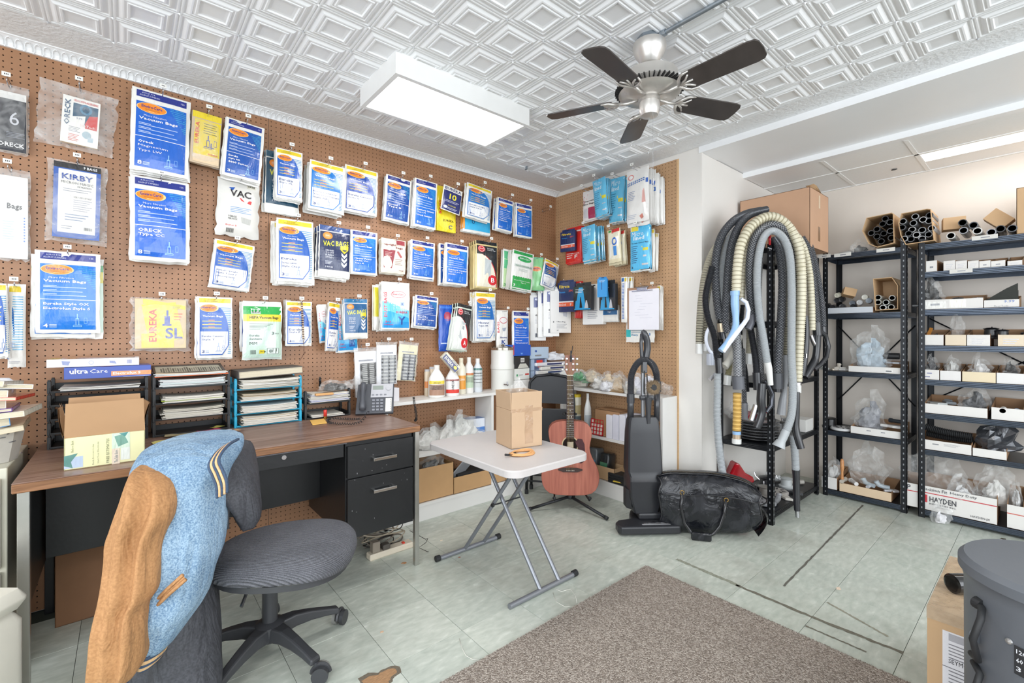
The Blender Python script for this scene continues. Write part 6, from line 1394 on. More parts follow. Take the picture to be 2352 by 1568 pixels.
crumple_bag('plastic_bag','white and blue printed bag on top of the corner stack',Vector((2.82,2.77,1.012)),(.10, .07, .03),61,m=M('dde0e6', .25,var=.12,ns=14,bump=.5,bs=14,name='white_blue_bag',coat=.6))
for k,(x,y,r,inn,lab)in enumerate(((1330,880,(.10, .07, .05),'d4cfc0','clear bag of folded bags left on the return counter'),(1380,878,(.10, .08, .045),'e8e6e2','clear bag with white packs on the return counter'),(1420,885,(.11, .08, .05),'c8b294','clear bag of brown papers on the return counter'),
        (1345,862,(.09, .05, .03),'3aa45c','clear bag with a green stripe on the return counter'),(1462,880,(.10, .08, .05),'e2e2ea','large loose clear bag right on the return counter'),(1512,880,(.09, .08, .04),None,'empty clear bag at the counter end behind the vacuum'),(1405,862,(.10, .05, .035),'d6c2a4','clear bag of buff papers against the tan pegboard'))):
    p=at(x,y,X=2.885);crumple_bag('plastic_bag',lab,Vector((2.885,p.y, .802+(.035 if k in(3,6)else 0))),(r[1],r[0],r[2]*1.25),70+k,inner=inn,innerr=.8)
for k,(x,r,inn,dz,X_,lab)in enumerate(((1300,(.07, .09, .045),'dcdcd8',0,2.86,'clear bag of white sleeves left of the guitar neck on the return counter'),(1362,(.06, .10, .035),'d8c8ac', .05,2.87,'flat bag of buff sheets topmost on the return counter heap'),
        (1395,(.055, .07, .03),'e4e4e8', .0,2.815,'small clear bag at the counter edge right of the guitar neck'),(1448,(.055, .07, .035),'d4d0c8', .0,2.82,'small cloudy bag at the counter edge left of the vacuum hose'),(1490,(.06, .08, .035),'dfe0ea', .045,2.87,'upper cloudy bag between vacuum hose and pine strip'),(1330,(.05, .07, .03),'44a466', .05,2.86,'bag with bright green print behind the guitar neck'))):
    p=at(x,880,X=X_);crumple_bag('plastic_bag',lab,Vector((X_,p.y, .802+dz)),(r[0],r[1],r[2]*1.3),120+k,inner=inn,innerr=.85)
sheaf(2.80,2.93,at(1425,900,X=2.86).y- .06,at(1425,900,X=2.86).y+ .06, .802, .018,'bundle of brown paper bags on the return counter edge',79,cols=('b99a74','c8ac86','a88a66'))
# shelves below the return counter
carton('cardboard_box','plain brown carton in the upper return compartment',(2.895,at(1400,960,X=2.85).y, .447),0, .15, .24, .205,M('a9825e', .7,var=.08,name='brown_carton'))
def rbx(x0,x1,y0,y1,X,dp,c,label,zb,name='small_box',cat='box',grp=None,rot=0,m=None,h=None):
    A=at(x0,y1,X=X);B=at(x1,y1,X=X);zt_=at((x0+x1)/2,y0,X=X).z;w=abs(A.y-B.y);t=thing(name,label,cat,(X+dp/2,(A.y+B.y)/2,zb),rot,grp)
    b=MB();b.rbox(-dp/2,dp/2,-w/2,w/2,0,h or max(.01,zt_-zb),m or M(c, .5,var=.05,name='carton_skin'),r=.002,seg=1);b.build('carton',t);return t
for k in range(4):rbx(1392+15*k,1406+15*k,953,1000,2.80, .12,('e4e4ec','dcdce8')[k%2],ordn[k]+' white filter carton from the left in the upper compartment' if k else 'leftmost white filter carton in the upper compartment', .447,grp='white filter cartons')
t=thing('square_filter','red framed square filter with white cells leaning on the carton','filter',at(1370,996,X=2.81)+Vector((0,0, .0)),(Matrix.Rotation(-pi/2,3,'Z')@Matrix.Rotation(radians(-8),3,'X')).to_euler());t.location.z= .449
b=MB();rd=M('c8262c', .3,var=.05,name='red_frame',coat=.3)
for k in range(5):b.box(-.062, .062,-.008, .004, .002+ .0285*k, .008+ .0285*k,rd);b.box(-.062+ .0295*k,-.056+ .0295*k,-.008, .004,0, .122,rd)
b.build('frame',t,bevel=.001);b=MB();b.box(-.058, .06,-.002, .002, .004, .118,M('e2dcd0', .8,name='filter_felt'));b.build('filter_media',t)
p=at(1326,955,X=2.84);t,r,h=bottle('aerosol can with yellow cap in the return shelf',1326,905,19,p.y,'d8d4c0','e4c82c',((.3, .55,'c8b888'),(.6, .8,'6a7a80')),'can',z=.447)
p=at(1350,955,X=2.84);bottle('pale spray bottle beside the brown carton',1350,903,18,p.y,'e0e2e0','e8e8e6',((.55, .8,'b8c0c4'),),'spray',z=.447)
# lower compartment
carton('cardboard_box','low brown tray box of packs in the lower return compartment',(2.885,at(1385,1100,X=2.84).y, .117),0, .15, .26, .10,cardl,open_=True)
for k,(x,c,lab)in enumerate(((1365,'6a7074','grey bagged pack with blue label standing in the low brown box'),(1392,'2e3234','black bagged pack with green edge in the low brown box'))):
    p=at(x,1065,X=2.87);t=thing('bagged_pack',lab,'bag pack',(2.88,p.y, .135),(0, .1,0));b=MB();b.rbox(-.05, .05,-.045, .045,0, .19- .02*k,M(c, .25,var=.2,ns=15,bump=.4,bs=20,name='dull_film',coat=.5),r=.015);b.build('pack',t,smooth=True)
    b=MB();b.box(-.0515,-.0505,-.035, .035, .04, .10,PM('4a9ac8' if k==0 else '4a8a6a'));b.build('printed_label',t)
for k in range(4):rbx(1396,1434,1082-10*k,1092-10*k,2.795, .10,'222325',('bottom','second','third','top')[k]+' black flat filter of the small pile in the lower compartment', .118+ .018*k,'flat_filter','filter','black flat filters',h=.0165)
sheaf(2.795,2.90,at(1425,1110,X=2.84).y- .05,at(1425,1110,X=2.84).y+ .03, .118, .012,'tan paper bags under a yellow pack at the lower return shelf',81,cols=('c8a47a','b8946a'))
p=at(1425,1100,X=2.83);t=thing('yellow_pack','bright yellow pack on the tan paper bags','bag pack',(2.83,p.y- .005, .134), .3);b=MB();b.rbox(-.04, .04,-.05, .05,0, .008,M('e4c43c', .3,name='yellow_pack_film',coat=.4),r=.003);b.build('pack',t)
p=at(1345,1110,X=2.84);crumple_bag('plastic_bag','grey bag of green edged packs at the back of the lower return shelf',Vector((2.88,p.y+ .06, .118)),(.06, .09, .08),130,inner='5a6a62',innerr=.85)
p=at(1120,1040,Y=2.79);crumple_bag('plastic_bag','low white plastic bag right of the blue and white carton',Vector((min(p.x,2.0),2.79, .444)),(.09, .07, .04),131,inner='e0e0de',innerr=.85)
# shelves below the left counter
for k,(x,r,inn,lab)in enumerate(((985,(.10, .08, .055),'dddcd8','white plastic bag at the left on the middle shelf'),(1022,(.09, .08, .06),'e4e2de','second white plastic bag on the middle shelf'),(1062,(.10, .08, .075),'d8d8d4','printed clear bag of round filters on the middle shelf'))):
    p=at(x,1010,Y=2.79);crumple_bag('plastic_bag',lab,Vector((p.x,2.79, .444)),(r[0]*1.15,r[1],r[2]*1.3),90+k,inner=inn,innerr=.85)
p=at(1092,975,Y=2.80);printed_box('small_box','blue and white carton standing behind the bags on the middle shelf',p.x,2.83, .444, .15, .09, .16,'4a80c8',(('r',0,0,1, .4,'dfe4ee'),('r', .1, .5, .5, .9,'7ab0e4')),rot=-.15)
pA=at(963,1150,Y=2.70);pB=at(1040,1120,Y=2.70)
carton('cardboard_box','tall tan carton of plastic on the bottom shelf behind the desk leg',((pA.x+pB.x)/2- .03,2.80, .117),0,pB.x-pA.x+ .08, .19, .225,M('c39a6c', .7,var=.09,ns=7,bump=.04,name='tan_carton'),open_=True,flaps=(('b',-30, .05),))
crumple_bag('plastic_bag','grey plastic bag filling the tall tan carton',Vector(((pA.x+pB.x)/2,2.79, .30)),(.12, .08, .05),95,inner='3c3c3e')
pA=at(1042,1120,Y=2.70);pB=at(1162,1090,Y=2.70)
t=carton('shoebox','long low tan box with raised lid on the bottom shelf',((pA.x+pB.x)/2,2.785, .117),0,pB.x-pA.x, .17, .115,M('c39a6c', .7,var=.08,ns=7,name='tan_carton'),open_=True)
b=MB();b.box(-.19, .16,-.07, .07, .10, .125,M('222224', .7,name='black_foam'));o=b.build('folded_foam',loc=((pA.x+pB.x)/2,2.785, .117));tag(o,'black foam sheets lying in the long low tan box','foam')
b=MB();mt=Matrix.Translation((pA.x+ .07,2.75, .24))@Matrix.Rotation(radians(-40),4,'Y')@Matrix.Rotation(radians(20),4,'X');b.rbox(-.11, .11,-.004, .004,-.05, .05,M('8a8c90', .3,name='grey_tray'),r=.003,mt=mt);tag(b.build('plastic_tray'),'tilted grey plastic tray sticking out of the long low box','tray')
carton('cardboard_box','brown carton at the right end of the bottom left shelf',(2.35,2.79, .117),0, .26, .17, .12,cardl)

# ================================================================ folding table with carton and bungee cord
TZ= .64;tcx,tcy=1.535,1.875
ft=thing('folding_table','small white plastic folding table with grey crossed legs','table',(tcx,tcy,0));tw,tdp= .262, .375
pl=M('c6c1bf', .42,var=.05,ns=5,bump=.06,bs=140,name='off_white_plastic')
def rrect(w,d,r,n=6,notch=False):
    out=[]
    for cx,cy,a0 in((w-r,d-r,0),(-w+r,d-r,90),(-w+r,-d+r,180),(w-r,-d+r,270)):
        for k in range(n+1):a=radians(a0+90*k/n);out.append((cx+r*cos(a),cy+r*sin(a)))
    return out
b=MB();loops=[(1,TZ),(1.0,TZ- .004),(1.0,TZ- .030),(.97,TZ- .034)];o_=rrect(tw,tdp, .065);n=len(o_);vs=[]
for k,(s,z)in enumerate([(.985,TZ),(1,TZ- .005),(1,TZ- .032),(.975,TZ- .036),(.95,TZ- .030)]):
    for x,y in o_:
        yy=y
        if k in(1,2,3): # two small notches on the right hand long edge
            pass
        vs.append((x*s,yy*s,z))
fs=[list(range(n))]+[((k+1)*n+i,(k+1)*n+(i+1)%n,k*n+(i+1)%n,k*n+i)for k in range(4)for i in range(n)]+[[4*n+i for i in range(n)][::-1]]
b.add(vs,fs,pl);b.build('tabletop',ft,smooth=True,angle=35)
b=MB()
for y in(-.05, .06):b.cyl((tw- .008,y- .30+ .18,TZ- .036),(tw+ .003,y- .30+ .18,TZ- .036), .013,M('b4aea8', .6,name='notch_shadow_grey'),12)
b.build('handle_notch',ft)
gt=M('8f9299', .35, .6,var=.05,name='grey_tube');rub=M('232426', .6,name='black_rubber')
b=MB();F0=(1.29-tcx,2.162-tcy);
def leg(x,y0,y1,name='leg'):
    b=MB();b.cyl((x-tcx,y0-tcy, .016),(x-tcx,y1-tcy,TZ- .045), .0105,gt,12);b.build(name,ft,smooth=True,angle=40)
leg(1.478,2.162,1.70);leg(1.612,2.162,1.70);leg(1.512,1.577,2.05);leg(1.640,1.577,2.05)
for y,x0,x1 in((2.162,1.295,1.722),(1.577,1.318,1.757)):
    b=MB();b.cyl((x0-tcx,y-tcy, .0135),(x1-tcx,y-tcy, .0135), .0125,gt,14);b.build('foot_bar',ft,smooth=True,angle=40)
    for x,s in((x0,-1),(x1,1)):
        if y<1.6 and s<0:continue
        b=MB();b.cyl((x-s* .018-tcx,y-tcy, .0165),(x+s* .010-tcx,y-tcy, .0165), .0162,rub,12);b.build('foot_cap',ft,bevel=.002)
b=MB();b.cyl((1.46-tcx,1.885-tcy, .345),(1.65-tcx,1.885-tcy, .345), .004,rub,8);b.cyl((1.458-tcx,1.885-tcy, .345),(1.468-tcx,1.885-tcy, .345), .010,rub,10);b.build('pivot',ft)
b=MB();b.cyl((1.46-tcx,1.70-tcy,TZ- .045),(1.65-tcx,1.70-tcy,TZ- .045), .0105,gt,10);b.cyl((1.50-tcx,2.05-tcy,TZ- .045),(1.655-tcx,2.05-tcy,TZ- .045), .0105,gt,10);b.build('cross_bar',ft)
# carton on the table
cm=M('c2a485', .65,var=.05,ns=5,bump=.04,bs=40,name='kraft_carton');a_=radians(-11.5)
t=thing('shipping_carton','tall brown carton with tape on the folding table','box',(1.525+ .5* .19*cos(a_)+ .5* .172*-sin(a_),1.81+ .5* .19*sin(a_)+ .5* .172*cos(a_),TZ+ .0005),a_);w,d,h= .19, .172, .20
b=MB();q= .004
for(x0,x1,y0,y1)in((-w/2,w/2,-d/2,-d/2+q),(-w/2,w/2,d/2-q,d/2),(-w/2,-w/2+q,-d/2,d/2),(w/2-q,w/2,-d/2,d/2)):b.box(x0,x1,y0,y1,0,h,cm)
b.box(-w/2,w/2,-d/2,d/2,0,q,cm);b.build('carton',t,bevel=.0012)
for nm,rz,half,ww,ang in(('flap',0,d/2,w,2),('flap',pi,d/2,w,-4),('flap',-pi/2,w/2,d,3),('flap',pi/2,w/2,d,-8)):
    f=MB();mt=Matrix.Translation((0,0,h+ .001))@Matrix.Rotation(rz,4,'Z')@Matrix.Translation((0,-half,0))@Matrix.Rotation(radians(ang),4,'X');f.box(-ww/2+ .002,ww/2- .002,0,q,0, .092,cm,mt);f.build(nm,t,bevel=.001)
tp=M('b8987a', .15,var=.15,ns=25,bump=.4,bs=30,name='glossy_tape',coat=.8);f=MB();f.grid(4,12,lambda i,j:(.012+(i- .5)* .048+ .002*sin(14*j),-d/2- .0008, .02+ .20*j),tp);f.box(-w/2- .0006,w/2+ .0006,-d/2- .0007,-d/2,h- .012,h+ .006,tp);f.build('tape',t)
crumple_bag('plastic_bag','crumpled clear bag poking out of the tall brown carton',t.location+Vector((.01, .02, .215)),(.05, .04, .065),101)
t=thing('bungee_cord','coiled orange flecked bungee cord on the folding table','cord',on(1192,1044,TZ)+Vector((0,0, .0)));bm_=bpy.data.materials.new('flecked_cord');bm_.use_nodes=True
nt=bm_.node_tree;w_=nt.nodes.new('ShaderNodeTexChecker');w_.inputs['Scale'].default_value=330;w_.inputs[1].default_value=lin('e2b274');w_.inputs[2].default_value=lin('c8683c');tcn=nt.nodes.new('ShaderNodeTexCoord');nt.links.new(tcn.outputs['Object'],w_.inputs[0]);mxn=nt.nodes.new('ShaderNodeMix');mxn.data_type='RGBA';mxn.inputs[0].default_value= .45;mxn.inputs[6].default_value=lin('dcae74');nt.links.new(w_.outputs[0],mxn.inputs[7]);nt.links.new(mxn.outputs[2],nt.nodes['Principled BSDF'].inputs['Base Color'])
b=MB();pts=[]
for i in range(110):a=2*pi*i/26+2.6;k=i/110;q=1- .34*k;pts.append((.072*q*cos(a)+ .02, .052*q*sin(a), .006+ .0035*(i//26%2)+ .003*sin(a*2+i//26)))
b.tube(pts, .0047,bm_,8);b.build('cord',t,smooth=True)
for s in(0,1):
    b=MB();o0=Vector((-.045+ .012*s,-.01+ .012*s, .010));b.tube([o0,o0+Vector((-.025, .004,0)),o0+Vector((-.045, .012, .004)),o0+Vector((-.05, .0, .004)),o0+Vector((-.035,-.006, .002))], .0022,rub,6);b.cyl(o0,o0+Vector((.012,-.002,0)), .007,rub,10);b.build('hook',t,smooth=True)

# ================================================================ folding chair, guitar
def fbasis(x,y,z,d,rot=0):p=ray(x,y,d);return Vector((p.x,p.y,z))
blm=M('26272a', .4, .3,var=.08,name='black_steel')
c0=fbasis(1262,900,0,3.50);t=thing('folding_chair','black folding chair, folded flat and leaning behind the carton and guitar','chair',c0,(Matrix.Rotation(ROTC- .25,3,'Z')@Matrix.Rotation(radians(-4),3,'X')).to_euler())
for s in(-1,1):
    b=MB();b.tube([(s* .18,0, .012),(s* .18, .0, .30),(s* .18,0, .70),(s* .165, .0, .86),(s* .12,0, .91),(0,0, .925)], .0115,blm,8);b.build('frame',t,smooth=True)
    b=MB();b.tube([(s* .150, .035, .04),(s* .150, .035, .50)], .0105,blm,8);b.build('leg',t,smooth=True)
    for(x,y,z)in((s* .18,0,0),(s* .150, .035, .03)):b=MB();b.lathe([(.015,0),(.015, .03),(.012, .035),(0, .035)],rub,10,Matrix.Translation((x,y,z)));b.build('foot_cap',t)
b=MB()
for y in(-.004, .004):b.grid(10,6,lambda i,j,y=y:((i- .5)* .35*(1- .25*max(0,j- .7)),y+ .012*(1-(2*i-1)**2), .70+ .215*j- .03*(2*i-1)**2*j),blm,flip=y>0)
b.build('backrest',t,smooth=True)
b=MB();b.rbox(-.155, .155, .015, .035, .30, .66,blm,r=.008);b.build('seat',t)
b=MB();b.cyl((-.15, .035, .14),(.15, .035, .14), .007,blm,8);b.cyl((-.18,0, .10),(.18,0, .10), .007,blm,8);b.build('cross_bar',t)
# guitar
mah=wood_mat('mahogany','9a5444','b9705c',sc=(9,9, .6),rough=.42);mahd=M('5f3a2c', .5,name='neck_wood');rose=M('3b2722', .45,var=.2,ns=20,name='rosewood');
gd=3.22;g0=ray(1310,1138,gd);GZ=g0.z
gt_=thing('guitar','reddish mahogany acoustic guitar resting on its stand','guitar',g0,((Matrix.Rotation(ROTC- .06,3,'Z')@Matrix.Rotation(radians(-3),3,'X')).to_euler()))
prof_g=[(0,0),(.004, .10),(.016, .148),(.04, .178),(.075, .196),(.12, .204),(.165, .200),(.20, .190),(.235, .172),(.27, .153),(.305, .141),(.335, .137),(.37, .142),(.41, .151),(.445, .153),(.475, .145),(.498, .126),(.512, .098),(.52, .06),(.522,0)]
L_=[(w,z)for z,w in prof_g]+[(-w,z)for z,w in prof_g[::-1][1:-1]]
def gprism(pts,y0,y1,m,name,bev=.004):
    b=MB();n=len(pts);vs=[(x,y0,z)for x,z in pts]+[(x,y1,z)for x,z in pts];b.add(vs,[list(range(n))[::-1],list(range(n,2*n))]+[(i,(i+1)%n,n+(i+1)%n,n+i)for i in range(n)],m);return b.build(name,gt_,bevel=bev)
Ld=[]
for i in range(len(L_)):
    p0,p1=Vector(L_[i]),Vector(L_[(i+1)%len(L_)]);Ld+=[tuple(p0),tuple(p0.lerp(p1, .5))]
gprism(L_,-.0, .10,mah,'body', .003)
b=MB();mt=Matrix.Translation((0,-.0004, .355))@Matrix.Rotation(pi/2,4,'X');b.lathe([(0, .0006),(.049, .0006)],M('2a1814', .8,name='sound_hole'),32,mt);b.lathe([(.049, .0004),(.049, .002),(.053, .002),(.053, .0004)],M('3a2a22', .5,name='rosette_dark'),32,mt);b.lathe([(.053, .0004),(.053, .0018),(.060, .0018),(.060, .0004)],M('c8b088', .5,name='rosette_cream'),32,mt);b.build('sound_hole',gt_)
b=MB();b.box(-.018, .022,-.0018,-.0012, .335, .375,PAPER('cdbfa8'));b.build('maker_label',gt_)
pg_=[(.035, .375),(.055, .398),(.085, .395),(.10, .36),(.105, .30),(.098, .24),(.075, .225),(.05, .235),(.042, .27),(.035, .31),(.055, .33)]
gprism(pg_,-.003,-.0005,M('4a2028', .2,var=.35,ns=40,name='tortoise_shell',coat=.6),'pickguard',0)
gprism([(-.085, .185),(-.05, .195),(.05, .195),(.085, .185),(.085, .178),(.05, .165),(-.05, .165),(-.085, .178)],-.010,0,rose,'bridge', .001)
b=MB()
for k in range(6):b.lathe([(.003,-.010),(.003,-.014),(0,-.015)],M('e8e4da', .4,name='ivory_pin'),8,Matrix.Translation((-.025+ .01*k,0, .176))@Matrix.Rotation(pi/2,4,'X')@Matrix.Translation((0,0, .022)))
b.build('bridge_pins',gt_)
gprism([(-.027, .40),(.027, .40),(.022, .845),(-.022, .845)],-.012,-.004,rose,'fretboard', .0005)
b=MB();fr= .645
for k in range(1,20):
    z= .845-fr*(1-2**(-k/12));
    if z< .405:break
    w= .0215+ .005*(.845-z)/ .445;b.box(-w,w,-.0135,-.012,z- .0008,z+ .0008,chrome)
b.build('frets',gt_);b=MB()
for z,xs in((.70,(0,)),(.645,(0,)),(.595,(0,)),(.552,(-.009, .009)),(.49,(0,))):
    for x in xs:b.box(x- .003,x+ .003,-.0126,-.012,z- .003,z+ .003,M('e0dccf', .3,name='pearl_dot'))
b.build('fret_dots',gt_)
gprism([(-.026, .42),(.026, .42),(.022, .845),(-.022, .845)],-.004, .016,mahd,'neck', .004)
hs=gprism([(-.022, .848),(-.034, .875),(-.036, .985),(-.030, .99),(.030, .99),(.036, .985),(.034, .875),(.022, .848)],-.006, .010,M('8a5c48', .45,var=.1,name='headstock_wood'),'headstock', .002)
b=MB();b.box(-.022, .022,-.0145,-.006, .843, .848,M('e6e2d6', .5,name='bone_nut'));b.build('nut',gt_)
for s in(-1,1):
    for z in(.885, .925, .962):
        b=MB();b.cyl((s* .022,-.018,z),(s* .022,-.005,z), .0042,chrome,10);b.lathe([(.0075,0),(.0075, .003),(0, .004)],chrome,10,Matrix.Translation((s* .022,-.006,z))@Matrix.Rotation(pi/2,4,'X'));b.cyl((s* .034, .004,z),(s* .046, .004,z), .0025,chrome,6);b.rbox(s* .052- .007,s* .052+ .007,0, .008,z- .008,z+ .008,chrome,r=.003);b.build('tuning_peg',hs)
b=MB()
for k in range(6):b.tube([(-.025+ .01*k,-.0125, .176),(-.017+ .0068*k,-.0152, .845),((-1 if k<3 else 1)* .022,-.013,(.885, .925, .962)[k if k<3 else 5-k])], .0006+ .0001*(5-k),M('c8b890', .3, .9,var=0,name='string_bronze'),4)
b.build('strings',gt_)
tn=thing('clip_tuner','black clip-on tuner on the guitar head','tuner',gt_.location+Vector((0,0, .0)),gt_.rotation_euler.copy());b=MB();b.box(.002, .012,-.022,-.010, .94,1.02,rub);b.cyl((.012,-.018,1.0),(.018,-.03,1.055), .0028,rub,6);b.box(.0, .014,-.024, .016, .965, .98,rub);b.build('housing',tn,bevel=.001)
s_=thing('guitar_stand','black tubular guitar stand on the green tiles','stand',(g0.x+ .02,g0.y+ .02,0),ROTC)
for(x,y)in((-.30,-.06),(.22,-.22),(.05, .26)):b=MB();b.tube([(0, .0, .085),(x* .96,y* .96, .018)], .0105,blm,8);b.tube([(x* .93,y* .93, .021),(x,y, .014)], .0135,rub,8);b.build('leg',s_,smooth=True)
b=MB();b.tube([(0,0, .08),(0, .10, .11),(.0, .14, .40),(.0, .10, .66)], .010,blm,8);b.lathe([(.02, .07),(.022, .09),(.015, .10)],rub,12);b.build('post',s_,smooth=True)
for s in(-1,1):
    b=MB();b.tube([(0, .05, .095),(s* .11, .03, .092),(s* .12,-.10, .092),(s* .122,-.115, .112)], .007,blm,8);b.tube([(s* .12,-.06, .094),(s* .122,-.115, .112)], .011,rub,8);b.build('cradle_arm',s_,smooth=True)
    b=MB();b.tube([(0, .11, .655),(s* .03, .10, .66),(s* .045, .03, .665),(s* .04,-.005, .668)], .008,rub,8);b.build('neck_arm',s_,smooth=True)
# ================================================================ upright vacuum and leather bag
vb=M('2c2d31', .38,var=.08,ns=6,bump=.02,name='charcoal_plastic');vg=M('3a3b3f', .3,var=.05,name='dark_plastic_gloss',coat=.2)
v0=ray(1478,1225,2.98);v0.z=0
vc=thing('upright_vacuum','black heavy duty upright vacuum cleaner with curled hose','vacuum cleaner',v0,ROTC+ .05)
def vpx(x,y,d=2.95):return((x-1478)/1050*d,(766-y)/1050*d+CAM_H)
b=MB();X0,Z=vpx(1398,1225,2.80)
b.prism([(-.20,-.19),(.17,-.19),(.185,-.15),(.175,-.08),(.11, .06),(.09, .09),(-.06, .09),(-.085, .03),(-.10,-.05),(-.19,-.075),(-.215,-.11),(-.215,-.16)], .012, .062,vb);b.build('nozzle_base',vc,bevel=.01)
b=MB();b.prism([(-.06,-.09),(.12,-.09),(.10, .09),(-.05, .09)], .062, .105,vb);b.build('motor_hood',vc,bevel=.012)
b=MB();vs,fs,_,_=glyphs('LUX HEAVY DUTY UPRIGHT', .02);mt=Matrix.Translation((-.06,-.1335, .066))@Matrix.Rotation(radians(8),4,'X')
b.box(-.062, .125,-.162,-.150, .0625, .0635,M('c9c9cc', .3, .5,name='silver_strip'));b.add([(-.045+a* .15,-.146+c* .012, .0632)for a,c in vs],fs,PM('c8c8cc'));b.lathe([(0, .0632),(.012, .0632)],PM('a8a8ac'),16,Matrix.Translation((.02,-.125,0))@Matrix.Diagonal((1, .5,1,1)));b.build('name_strip',vc)
b=MB();secs=[(.10, .080, .075,-.005),(.20, .105, .085, .0),(.30, .108, .085, .0),(.325, .104, .07, .0),(.36, .115, .062, .0),(.60, .106, .055, .01),(.675, .098, .05, .012),(.70, .088, .045, .012)]
vs=[]
for z,w,d,y in secs:
    for q in rrect(w,d, .022,3):vs.append((q[0]- .005,q[1]+y,z))
n=16;fs=[(k*n+i,k*n+(i+1)%n,(k+1)*n+(i+1)%n,(k+1)*n+i)for k in range(len(secs)-1)for i in range(n)]+[list(range(n))[::-1],[(len(secs)-1)*n+i for i in range(n)]]
b.add(vs,fs,vb);b.build('body',vc,smooth=True,angle=28)
b=MB();b.prism([(-.125,-.03),(-.10,-.07),(-.10, .05),(-.125, .03)], .12, .24,vb);b.build('side_latch',vc,bevel=.004)
b=MB();b.box(-.075, .055,-.0475,-.0455, .555, .558,M('9a9a9e', .4,name='score_line'));b.box(-.075, .055,-.0475,-.0455, .545, .547,M('9a9a9e', .4,name='score_line'));b.box(-.10, .098,-.0885,-.086, .298, .301,vg);b.build('score_lines',vc)
b=MB();b.tube([(-.086,-.0, .70),(-.086,-.005, .84)], .021,vg,12);b.tube([(.088,0, .67),(.09,0, .86)], .019,vg,12);b.build('side_tube',vc,smooth=True)
def corr(b,pts,r,m,step=.006,amp=.0016,seg=12,n_per=10,m2=None,woven=False):
    """corrugated hose along a smooth path"""
    P=[Vector(p)for p in pts];fine=[]
    for i in range(len(P)-1):
        p0=P[max(i-1,0)];p1=P[i];p2=P[i+1];p3=P[min(i+2,len(P)-1)]
        for q in range(n_per):f=q/n_per;fine.append(0.5*((2*p1)+(-p0+p2)*f+(2*p0-5*p1+4*p2-p3)*f*f+(-p0+3*p1-3*p2+p3)*f**3))
    fine.append(P[-1]);out=[fine[0]];acc=0
    for i in range(1,len(fine)):
        a,c=fine[i-1],fine[i];L=(c-a).length
        while acc+L>=step/2 and L>1e-9:
            f=(step/2-acc)/L;a=a.lerp(c,f);out.append(a.copy());L=(c-a).length;acc=0
        acc+=L
    rr=[r+(amp if i%2 else-amp)for i in range(len(out))];b.tube(out,rr,m,seg)
    if m2:
        k=b.mi(m2);nf=(len(out)-1)*seg;base=len(b.f)-nf-2
        for i in range(len(out)-1):
            if i%4==0 or(woven and i%4==2):
                for j in range(seg):
                    if not woven or(j+i//2)%2:b.m[base+i*seg+j]=k
    return out
b=MB();corr(b,[(-.086,-.005, .84),(-.087,-.01, .90),(-.080,-.01, .98),(-.04,-.01,1.05),(.01,-.01,1.068),(.055,-.01,1.04),(.085,0, .98),(.09,0, .90)], .021,vg, .007, .002);b.build('hose',vc,smooth=True,angle=60)
b=MB();b.tube([(.09,0, .86),(.09,0, .93)], .027,vg,14);b.tube([(-.086,-.003, .79),(-.086,-.003, .85)], .025,vg,14);b.build('cuff',vc,smooth=True,angle=40)
b=MB();b.tube([(.0, .01, .70),(.0, .012,1.08)], .014,M('9c9ea2', .35, .6,name='grey_upright_tube'),12);b.build('upright_tube',vc,smooth=True,angle=40)
b=MB();b.tube([(.008, .012,1.04),(.022, .012,1.09),(.030, .010,1.14),(.026, .006,1.19),(.014, .0,1.225),(.0,-.004,1.25),(-.008,-.004,1.262)],[.020, .023, .023, .022, .022, .019, .010],vg,12);b.build('grip',vc,smooth=True)
b=MB();b.tube([(.0, .0,1.03),(-.012, .0,1.10),(-.016, .0,1.18),(-.012,0,1.24)],[.014, .012, .011, .010],vg,10);b.build('grip_spine',vc,smooth=True)
b=MB();b.rbox(-.016, .016,-.03, .012, .985,1.06,vg,r=.004);b.tube([(-.005,-.03,1.0),(-.006,-.03, .85)], .004,rub,6);b.tube([(.012,-.03, .98),(.02,-.03, .80)], .004,rub,6);b.build('cord_hook',vc)
b=MB();b.tube([(.02,-.035, .66),(.02,-.035, .80),(.022,-.035, .83)],[.012, .020, .022],vg,12);b.rbox(-.03, .06,-.03, .0, .81, .84,vg,r=.005);b.build('crevice_tool',vc,smooth=True,angle=50)
b=MB();rr=random.Random(4);bc_=Vector((.035,-.085, .90));bm2=M('7d6a52', .9,var=.3,ns=60,name='brush_hair')
for k in range(900):
    a=rr.uniform(0,2*pi);R0=rr.uniform(.016, .028);y0=rr.uniform(-.012, .016);c_=bc_+Vector((R0*cos(a),y0,R0*sin(a)));e=bc_+Vector(((R0+ .024)*cos(a+rr.uniform(-.25, .25)),y0+rr.uniform(-.012, .01),(R0+ .024)*sin(a+rr.uniform(-.2, .2))));dd=Vector((sin(a),0,-cos(a)))* .0020
    b.add([c_-dd,c_+dd,e],[(0,1,2)],bm2)
b.lathe([(.012,0),(.018, .0),(.019, .02),(.012, .02)],rub,16,Matrix.Translation(bc_+Vector((0, .01,0)))@Matrix.Rotation(pi/2,4,'X'));o=b.build('dusting_brush',vc);o['kind']='stuff'
